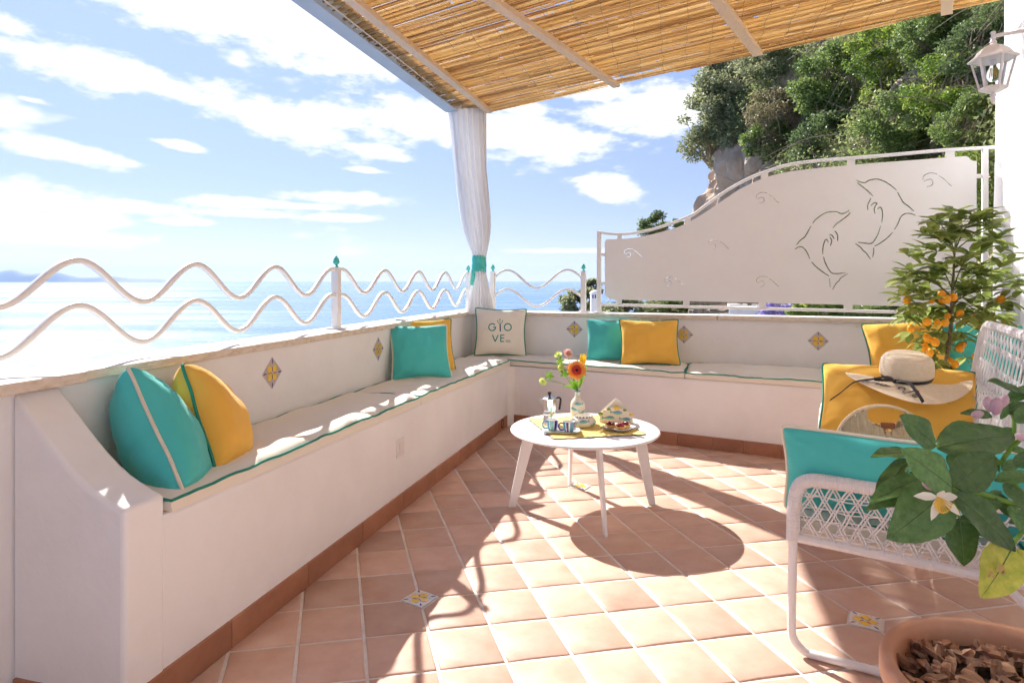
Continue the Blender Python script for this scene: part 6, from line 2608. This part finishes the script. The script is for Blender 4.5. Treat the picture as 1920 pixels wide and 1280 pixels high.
M['old_leaf'] = mat('yellowing_leaf', (0.33, 0.42, 0.05), 0.4, (0.60, 0.60, 0.10), 5, 5, (0.35, 0.65), trans=0.3, bump=0.3, bscale=40)
LY = leaf_geo(1, 0.74, 0.10, 0.10, 0.02, 22, 0.80, 3, 0.015).mesh('leaf', [M['old_leaf'], M['leaf_vein']], recalc=False, angle=180)
yl_ = leaf_at(LY, lt, lp(752, 945, 1.01), lp(608, 1232, 0.985), (0.15, -1, 0.25), wid=1.12, off=loff)
yl_['label'] = 'yellowing leaf with a brown scar'
leaf_at(LY, lt, lp(775, 955, 1.02), lp(850, 1160, 1.0), (0.0, -1, 0.3), wid=0.8, off=loff)
for (zx, zy, s_) in ((690, 1062, 0.0085), (635, 1085, 0.0045), (650, 1105, 0.0035), (622, 1100, 0.003), (705, 1085, 0.004)):
    c_ = lp(zx, zy, 0.992)
    m_ = MB()
    q = [(c_ + V((s_ * random.uniform(0.6, 1.1) * math.cos(k * 0.7), -0.0005, s_ * random.uniform(0.6, 1.1) * math.sin(k * 0.7)))) for k in range(9)]
    m_.add(q, [tuple(range(9))])
    part(m_, 'leaf_scar', M['blemish'], lt, smooth=False, recalc=False)
# blossom
bl = lp(345, 672, 0.985)
m_ = MB()
for (dx, dz, dy) in ((-0.038, 0.004, -0.006), (-0.018, -0.030, -0.016), (0.002, 0.012, -0.012), (0.030, -0.024, -0.012), (0.030, 0.002, -0.004)):
    mini_leaf(m_, bl, bl + V((dx, dy, dz)), 0.0065, (0, -1, 0.5))
fl = part(m_, 'blossom', M['petal_white'], lt, recalc=False)
m_ = MB()
for k in range(11):
    a = R(200 + k * 14)
    m_.tube([bl, bl + V((0.014 * math.cos(a), -0.012, 0.020 * math.sin(a)))], 0.0009, 5)
    m_.ball(bl + V((0.014 * math.cos(a), -0.012, 0.020 * math.sin(a))), 0.0018, 6, 4)
kind(part(m_, 'stamens', M['stamen'], fl), 'stuff')
for (zx, zy, Y, r_, tilt) in ((622, 168, 1.10, 0.0085, (-0.2, 0, 1)), (663, 180, 1.09, 0.0098, (0.15, 0, 1)), (703, 152, 1.10, 0.008, (0.5, 0, 1)), (560, 222, 1.10, 0.007, (1, 0, 0.2)), (800, 346, 1.04, 0.007, (1, 0, -0.4)), (297, 607, 1.02, 0.008, (-0.8, 0, 0.5))):
    z = V(tilt).normalized()
    x = z.orthogonal().normalized()
    c_ = lp(zx, zy, Y)
    m_ = MB().lathe([(0.25 * r_, -1.5 * r_), (0.75 * r_, -0.9 * r_), (r_, 0), (0.8 * r_, 0.9 * r_), (0.35 * r_, 1.5 * r_), (0.02 * r_, 1.6 * r_)], 12, c_, ax=(x, z.cross(x), z))
    part(m_, 'bud', M['bud'], lt)


# ================================================================== VEGETATION BEYOND THE TERRACE
def foliage_mat(name, cols, trans=0.52, rough=0.45):
    m = bpy.data.materials.new(name)
    m.use_nodes = True
    N, L = m.node_tree.nodes, m.node_tree.links
    b = N['Principled BSDF']
    b.inputs['Roughness'].default_value = rough
    a = N.new('ShaderNodeAttribute')
    a.attribute_name = 'tone'
    rp = N.new('ShaderNodeValToRGB')
    el = rp.color_ramp.elements
    el[0].position, el[0].color = 0, (*cols[0], 1)
    el[1].position, el[1].color = 1, (*cols[-1], 1)
    for i, c in enumerate(cols[1:-1]):
        e = el.new((i + 1) / (len(cols) - 1))
        e.color = (*c, 1)
    L.new(a.outputs['Fac'], rp.inputs[0])
    L.new(rp.outputs[0], b.inputs['Base Color'])
    t = N.new('ShaderNodeBsdfTranslucent')
    L.new(rp.outputs[0], t.inputs['Color'])
    mx = N.new('ShaderNodeMixShader')
    mx.inputs[0].default_value = trans
    L.new(b.outputs[0], mx.inputs[1])
    L.new(t.outputs[0], mx.inputs[2])
    L.new(mx.outputs[0], N['Material Output'].inputs['Surface'])
    return m


M['f_olive'] = foliage_mat('olive_foliage', [(0.17, 0.18, 0.085), (0.28, 0.3, 0.15), (0.38, 0.4, 0.21), (0.48, 0.49, 0.3)])
M['f_green'] = foliage_mat('green_foliage', [(0.09, 0.14, 0.04), (0.18, 0.26, 0.07), (0.28, 0.37, 0.11), (0.42, 0.49, 0.18)])
M['f_bright'] = foliage_mat('bright_foliage', [(0.09, 0.15, 0.03), (0.19, 0.3, 0.05), (0.32, 0.42, 0.07), (0.55, 0.58, 0.13)])
M['f_dark'] = foliage_mat('dark_foliage', [(0.06, 0.1, 0.04), (0.12, 0.18, 0.065), (0.19, 0.26, 0.1), (0.28, 0.34, 0.15)])
M['f_dry'] = foliage_mat('dry_foliage', [(0.17, 0.13, 0.075), (0.27, 0.22, 0.12), (0.31, 0.31, 0.15), (0.38, 0.39, 0.19)])
M['f_wist'] = foliage_mat('wisteria_bloom', [(0.28, 0.22, 0.55), (0.42, 0.34, 0.70), (0.55, 0.48, 0.78)])
M['bark_grey'] = mat('shrub_bark', (0.22, 0.17, 0.12), 0.9, (0.33, 0.27, 0.20), 6, bump=0.4, bscale=20)


def leaf_cloud(pts, size, asp=0.5, up=0.5):
    """rhombic folded leaves at pts (n, 3) -> vertex and face arrays"""
    n = len(pts)
    d = rng.normal(size=(n, 3))
    d[:, 2] *= 0.7
    d /= np.linalg.norm(d, axis=1)[:, None]
    nn_ = rng.normal(size=(n, 3)) + np.array([0, 0, up])
    s_ = np.cross(d, nn_)
    s_ /= np.linalg.norm(s_, axis=1)[:, None] + 1e-9
    k = np.cross(s_, d)
    L_ = size * rng.uniform(0.6, 1.35, n)[:, None]
    v = np.empty((n, 4, 3))
    v[:, 0] = pts
    v[:, 1] = pts + d * L_ * 0.5 - s_ * L_ * asp / 2 + k * L_ * 0.08
    v[:, 2] = pts + d * L_
    v[:, 3] = pts + d * L_ * 0.5 + s_ * L_ * asp / 2 + k * L_ * 0.08
    return v.reshape(-1, 3)


def cloud_object(name, pts, size, material, parent, tone=None, asp=0.5, up=0.5):
    off = np.array(parent.location) if parent else np.zeros(3)
    v = leaf_cloud(pts - off, size, asp, up)
    n = len(pts)
    me = bpy.data.meshes.new(name)
    me.vertices.add(4 * n)
    me.vertices.foreach_set('co', v.ravel())
    me.loops.add(4 * n)
    me.loops.foreach_set('vertex_index', np.arange(4 * n, dtype=np.int32))
    me.polygons.add(n)
    me.polygons.foreach_set('loop_start', np.arange(0, 4 * n, 4, dtype=np.int32))
    me.materials.append(material)
    me.update(calc_edges=True)
    t = me.attributes.new('tone', 'FLOAT', 'FACE')
    if tone is None:
        tone = rng.random(n)
    t.data.foreach_set('value', np.clip(tone, 0, 1).astype(np.float32))
    o = link(name, me, parent)
    return o


def shrub(name, label, c, rad, n, size, material, group, trunk_to=None, nb=26, cat='shrub', clumps=26, twigs=True, bark='bark_grey', dens=1.0):
    """bush or small tree: branches from its foot, leaves gathered in clumps at their ends"""
    c = V(c)
    rad = V(rad)
    foot = V(trunk_to) if trunk_to is not None else V((c.x, c.y + rad.y * 0.6, c.z - rad.z * 1.05))
    t = thing(name, label, cat, foot, group)
    cl, cr, ct = [], [], []
    for i in range(clumps):
        d = V(rng.normal(size=3)).normalized()
        k = rng.uniform(0.35, 1.0) ** 0.6
        cl.append(np.array([c.x + d.x * rad.x * k, c.y + d.y * rad.y * k, c.z + d.z * rad.z * k]))
        cr.append(rng.uniform(0.16, 0.34) * (rad.x + rad.z) / 2)
        ct.append(rng.uniform(-0.22, 0.22))
    w = np.array(cr) ** 2
    w /= w.sum()
    idx = rng.choice(clumps, size=n, p=w)
    g = rng.normal(size=(n, 3))
    g /= np.linalg.norm(g, axis=1)[:, None]
    g *= (rng.uniform(0, 1, n) ** 0.45)[:, None]
    pts = np.array(cl)[idx] + g * np.array(cr)[idx][:, None] * np.array([1.15, 1.1, 0.8])
    tone = 0.45 + np.array(ct)[idx] + 0.22 * rng.normal(size=n)
    cloud_object('crown', pts, size, M[material], t, tone)
    m_ = MB()
    for i in range(min(nb, clumps)):
        e = V(cl[i])
        mid_ = foot.lerp(e, 0.55) + V((random.uniform(-0.15, 0.15) * rad.x, random.uniform(-0.1, 0.1), 0.18 * rad.z))
        P = spline([foot, mid_, e], 4)
        r0 = 0.020 * (rad.x + rad.z) / 2 + 0.006
        m_.tube(P, [r0 * (1.1 - 0.85 * j / (len(P) - 1)) for j in range(len(P))], 5)
        if twigs:
            for q in range(3):
                b = P[random.randrange(len(P) // 2, len(P))]
                dd = V((random.uniform(-1, 1), random.uniform(-1, 0.2), random.uniform(-0.5, 1))).normalized() * random.uniform(0.2, 0.55) * rad.x
                m_.tube([b, b + dd * 0.5 + V((0, 0, 0.05)), b + dd], [r0 * 0.30, r0 * 0.2, r0 * 0.08], 4)
    part(m_, 'trunk', M[bark], t)
    return t


random.seed(3)


def pxshrub(label, px, py, rx, ry, Y, n, size, material, **k):
    if k.get('group', 'shrubs on the cliff') == 'shrubs on the cliff':
        Y0 = interp(px, [1300, 1400, 1550, 1700, 1870], [16.6, 15.3, 12.8, 10.3, 8.4])
        Y = Y0 * (1 + 0.26 * (at(px, py, Y0).z - 1) / 6.3) - 0.25
        size *= Y / 13.0
    c = at(px, py, Y)
    rad = (rx * Y / F, min(rx, ry) * Y / F * 0.9, ry * Y / F)
    return shrub(k.pop('name', 'shrub'), label, c, rad, n, size, material, k.pop('group', 'shrubs on the cliff'), **k)


cliffs = [
    ('grey green shrub hanging out over the sea at the end of the cliff', 1345, 225, 62, 72, 14.4, 7000, 0.075, 'f_olive'),
    ('pale olive shrub under the reed roof edge, above the bare rock', 1410, 170, 72, 58, 14.0, 7000, 0.075, 'f_olive'),
    ('twiggy brown shrub in the middle of the cliff', 1478, 225, 70, 62, 13.6, 5200, 0.065, 'f_dry'),
    ('dry leaved shrub just below the third roof batten', 1470, 130, 66, 44, 13.8, 5200, 0.07, 'f_olive'),
    ('green shrub beside the twiggy brown shrub', 1556, 150, 70, 60, 13.2, 7500, 0.075, 'f_green'),
    ('dark shrub low on the cliff above the screen', 1575, 258, 80, 46, 12.8, 7500, 0.075, 'f_dark'),
    ('yellow green shrub high on the cliff', 1655, 112, 66, 60, 12.6, 7500, 0.07, 'f_bright'),
    ('bright green shrub above the right dolphin', 1690, 215, 78, 58, 12.2, 8500, 0.07, 'f_green'),
    ('green shrub at the top of the cliff by the roof corner', 1748, 62, 66, 56, 12.0, 7000, 0.07, 'f_green'),
    ('bushy green shrub left of the wall lantern', 1778, 160, 70, 64, 11.6, 8500, 0.065, 'f_bright'),
    ('dark shrub behind the wall lantern', 1840, 90, 62, 80, 11.4, 8000, 0.065, 'f_dark'),
    ('green shrub between the screen top and the wall lantern', 1822, 232, 62, 52, 11.2, 7500, 0.06, 'f_green'),
    ('olive shrub between the sea end shrub and the twiggy brown shrub', 1388, 228, 58, 56, 14.0, 6000, 0.07, 'f_olive'),
    ('grey green shrub right above the bare rock', 1446, 268, 50, 36, 14.0, 4200, 0.065, 'f_green'),
    ('pale shrub at the roof edge above the sea end shrub', 1368, 150, 52, 36, 14.0, 4600, 0.07, 'f_olive'),
    ('green shrub behind the left dolphin', 1520, 440, 100, 92, 10.6, 7500, 0.07, 'f_bright'),
    ('green shrub behind the right dolphin', 1650, 380, 100, 92, 10.4, 7500, 0.07, 'f_green'),
    ('tall yellow green shrub in the gap beside the house wall', 1835, 400, 70, 120, 9.6, 8000, 0.06, 'f_bright'),
]
for (lab, px, py, rx, ry, Y, n, sz, mt) in cliffs:
    pxshrub(lab, px, py, rx * 1.12, ry * 1.12, Y, int(n * 1.7), sz * 0.92, mt, clumps=46)
# undergrowth clinging to the rock between the shrubs, and bare hanging stems
acc_p, acc_t = [], []
while len(acc_p) < 105000:
    u, v = random.uniform(0.18, 0.86), random.uniform(0.25, 0.95)
    p = cliff(u, v)
    if p.y < 1:
        continue
    px, py = CX + F * p.x / p.y, HY - F * (p.z - H) / p.y
    nz_ = noise.noise(V((p.y * 0.55, p.z * 0.55, 3.1))) + 0.5 * noise.noise(V((p.y * 1.7, p.z * 1.7, 8.0)))
    if px < 1470 and py > 235 + 40 * nz_:
        continue
    if nz_ < -0.30:
        continue
    tn = 0.45 + 0.5 * noise.noise(V((p.y * 1.1, p.z * 1.1, 5.0)))
    for q in range(9):
        d = rng.normal(size=3) * 0.10
        acc_p.append((p.x - random.uniform(0.03, 0.42) + d[0], p.y - 0.06 + d[1], p.z + d[2]))
        acc_t.append(tn + 0.18 * rng.normal())
M['f_mix'] = foliage_mat('undergrowth', [(0.14, 0.15, 0.065), (0.23, 0.27, 0.1), (0.33, 0.38, 0.15), (0.48, 0.5, 0.24)])
ug = cloud_object('undergrowth', np.array(acc_p), 0.075, M['f_mix'], None, np.array(acc_t))
kind(ug, 'stuff')
m_ = MB()
for i in range(190):
    u, v = random.uniform(0.36, 0.80), random.uniform(0.45, 0.85)
    p = cliff(u, v) + V((-0.45, -0.1, 0))
    d = V((random.uniform(-0.9, 0.1), random.uniform(-0.5, 0.3), random.uniform(-0.9, 0.5)))
    d = d.normalized() * random.uniform(0.6, 1.7)
    P = spline([p, p + d * 0.5 + V((0, 0, random.uniform(-0.2, 0.25))), p + d + V((0, 0, -0.15))], 4)
    m_.tube(P, [0.008 * (1.1 - j / (len(P) - 1)) + 0.002 for j in range(len(P))], 4)
kind(m_.build('dry_stems', M['bark_grey']), 'stuff')
GL = 'garden plants below the screen'
for (lab, px, py, rx, ry, Y, n, sz, mt, nm) in (
        ('glossy green garden shrub under the left dolphin', 1548, 584, 62, 26, 8.3, 5200, 0.055, 'f_bright', 'garden_shrub'),
        ('glossy green garden shrub under the right dolphin', 1632, 590, 56, 24, 8.0, 4600, 0.055, 'f_green', 'garden_shrub'),
        ('dark green bush at the right end of the garden', 1740, 585, 70, 34, 7.8, 4200, 0.055, 'f_dark', 'garden_shrub'),
        ('olive green bush below the left end of the screen', 1175, 586, 64, 26, 14.0, 5200, 0.09, 'f_olive', 'garden_shrub'),
        ('mid green bush below the screen, left of the stone wall', 1262, 582, 60, 26, 14.6, 5200, 0.09, 'f_green', 'garden_shrub')):
    pxshrub(lab, px, py, rx, ry, Y, n, sz, mt, name=nm, group=GL, clumps=22)
pxshrub('round pine bush beside the white chimney, seen past the railing', 1086, 580, 34, 40, 15.0, 6500, 0.085, 'f_olive', name='pine_bush', group=GL, clumps=22)
pxshrub('small tree top rising behind the white chimney', 1113, 540, 15, 18, 17.0, 2200, 0.08, 'f_olive', name='small_tree', group=GL, clumps=12)
pxshrub('dark tree top showing over the low left end of the screen', 1240, 428, 46, 26, 24.0, 5200, 0.11, 'f_dark', name='tree', group='trees down the slope', trunk_to=at(1262, 640, 24.5), cat='tree', clumps=26)
tw = thing('wisteria', 'purple wisteria in bloom on the neighbouring wall', 'climber', at(1460, 600, 8.9))
pts = np.concatenate([np.array(at(px, py, 8.85 + random.uniform(-0.1, 0.1))) + rng.normal(size=(260, 3)) * np.array([0.05, 0.05, 0.07]) for (px, py) in ((1438, 588), (1446, 580), (1470, 590), (1442, 570), (1476, 582), (1432, 594))])
cloud_object('bloom', pts, 0.045, M['f_wist'], tw)
m_ = MB()
for q in ((1438, 588), (1446, 575), (1472, 585)):
    m_.tube(spline([at(1462, 620, 8.95), at(1456, 596, 8.9), at(*q, 8.86)], 5), 0.012, 6)
part(m_, 'stem', M['bark_grey'], tw)

# neighbouring terrace, seen in the slot under the screen
M['stone'] = mat('rubble_stone', (0.30, 0.25, 0.20), 0.9, (0.17, 0.14, 0.12), 7, 6, bump=0.8, bscale=12, coords='Position')
nb_ = thing('neighbour_house', 'corner of a white neighbouring house in the slot below the screen', 'building', at(1400, 640, 9.6))
a, b = at(1369, 574, 9.6), at(1440, 574, 9.4)
part(MB().prism([(a.x, a.y), (b.x, b.y), (b.x + 0.5, b.y + 1.6), (a.x + 0.5, a.y + 1.6)], -1.2, a.z), 'wall', M['plaster'], nb_, smooth=False, bevel=0.02)
dpt = at(1393, 596, 9.57)
part(MB().box((dpt.x, dpt.y - 0.02, dpt.z - 0.25), 0.09, 0.01, 0.42), 'shutter', M['white_metal'], nb_, smooth=False)
sw = thing('stone_wall', 'rough rubble stone wall left of the white neighbouring house', 'wall', at(1330, 640, 10.4))
a, b = at(1292, 578, 10.6), at(1370, 579, 10.3)
random.seed(9)
part(MB().prism([(a.x, a.y), (b.x, b.y), (b.x + 0.1, b.y + 0.4), (a.x + 0.1, a.y + 0.4)], -1.2, a.z - 0.03), 'core', M['stone'], sw, smooth=False)
for i in range(70):
    t = random.random()
    p = V((lerp(a.x, b.x, t), lerp(a.y, b.y, t) - 0.015, random.uniform(a.z - 0.62, a.z - 0.02)))
    m_ = MB().ball((0, 0, 0), random.uniform(0.028, 0.05), 7, 5, sx=random.uniform(1.1, 1.7), sy=0.7)
    o = m_.build('stone', M['stone'], sw)
    o.location = p - V(sw.location)
tp2 = thing('twig_pergola', 'rustic twig shade over the neighbouring terrace', 'pergola', at(1400, 640, 10.0))
m_ = MB()
for i in range(60):
    x0_, x1_ = random.uniform(1292, 1400), 0
    x1_ = x0_ + random.uniform(30, 90)
    Y = random.uniform(9.7, 10.6)
    m_.tube([at(x0_, random.uniform(557, 568), Y), at(min(x1_, 1470), random.uniform(558, 569), Y - 0.1)], random.uniform(0.008, 0.02), 5)
kind(part(m_, 'twig_roof', M['bark_grey'], tp2), 'stuff')
for px in (1312, 1320, 1404):
    p = at(px, 566, 9.9)
    part(MB().tube([(p.x, p.y, -0.9), (p.x + 0.01, p.y, p.z)], 0.03, 7), 'pole', M['bark_grey'], tp2)
fl_ = thing('white_fence', 'thin white railing of the neighbouring terrace', 'railing', at(1310, 600, 9.0))
a, b = at(1240, 592, 9.3), at(1372, 588, 9.0)
part(MB().bar(a, b, 0.02, 0.02), 'top_rail', M['white_metal'], fl_, smooth=False)
for i in range(6):
    p = a.lerp(b, i / 5)
    part(MB().bar(p - V((0, 0, 0.5)), p - V((0, 0, 0.012)), 0.018, 0.018, up=(1, 0, 0)), 'upright', M['white_metal'], fl_, smooth=False)
# chimney beside the screen post
chp = at(1116, 600, 7.6)
ch = thing('chimney', 'white plastered chimney with dark openings just beyond the screen post', 'chimney', (chp.x, chp.y, -1.2))
zt_ = at(1116, 550, 7.6).z
cx2 = chp.x
part(MB().box((cx2, chp.y, (zt_ - 1.2) / 2), 0.055, 0.055, (zt_ + 1.2) / 2), 'stack', M['plaster'], ch, smooth=False, bevel=0.006)
part(MB().lathe([(0.070, zt_ - 0.002), (0.066, zt_ + 0.012), (0.045, zt_ + 0.030), (0.02, zt_ + 0.040), (0.001, zt_ + 0.042)], 16, (cx2, chp.y, 0)), 'cap', M['plaster'], ch)
for dx in (-0.034, -0.006):
    part(MB().box((cx2 + dx, chp.y - 0.0555, zt_ - 0.035), 0.008, 0.002, 0.022), 'vent', M['g_navy'], ch, smooth=False)

# ================================================================== HAZE over the bay
hzb = MB().prism([(-39500, -1900), (39500, -1900), (39500, 39500), (-39500, 39500)], SEA_Z - 1.0, 700).build('haze', [], smooth=False)
hm = bpy.data.materials.new('sea_haze')
hm.use_nodes = True
hm.node_tree.nodes.clear()
ho = hm.node_tree.nodes.new('ShaderNodeOutputMaterial')
hv = hm.node_tree.nodes.new('ShaderNodeVolumePrincipled')
hv.inputs['Color'].default_value = (0.60, 0.74, 0.95, 1)
hv.inputs['Density'].default_value = 3.0e-5
hv.inputs['Anisotropy'].default_value = 0.0
hm.node_tree.links.new(hv.outputs[0], ho.inputs['Volume'])
hzb.data.materials.append(hm)
kind(hzb, 'stuff')
S.cycles.volume_bounces = 1
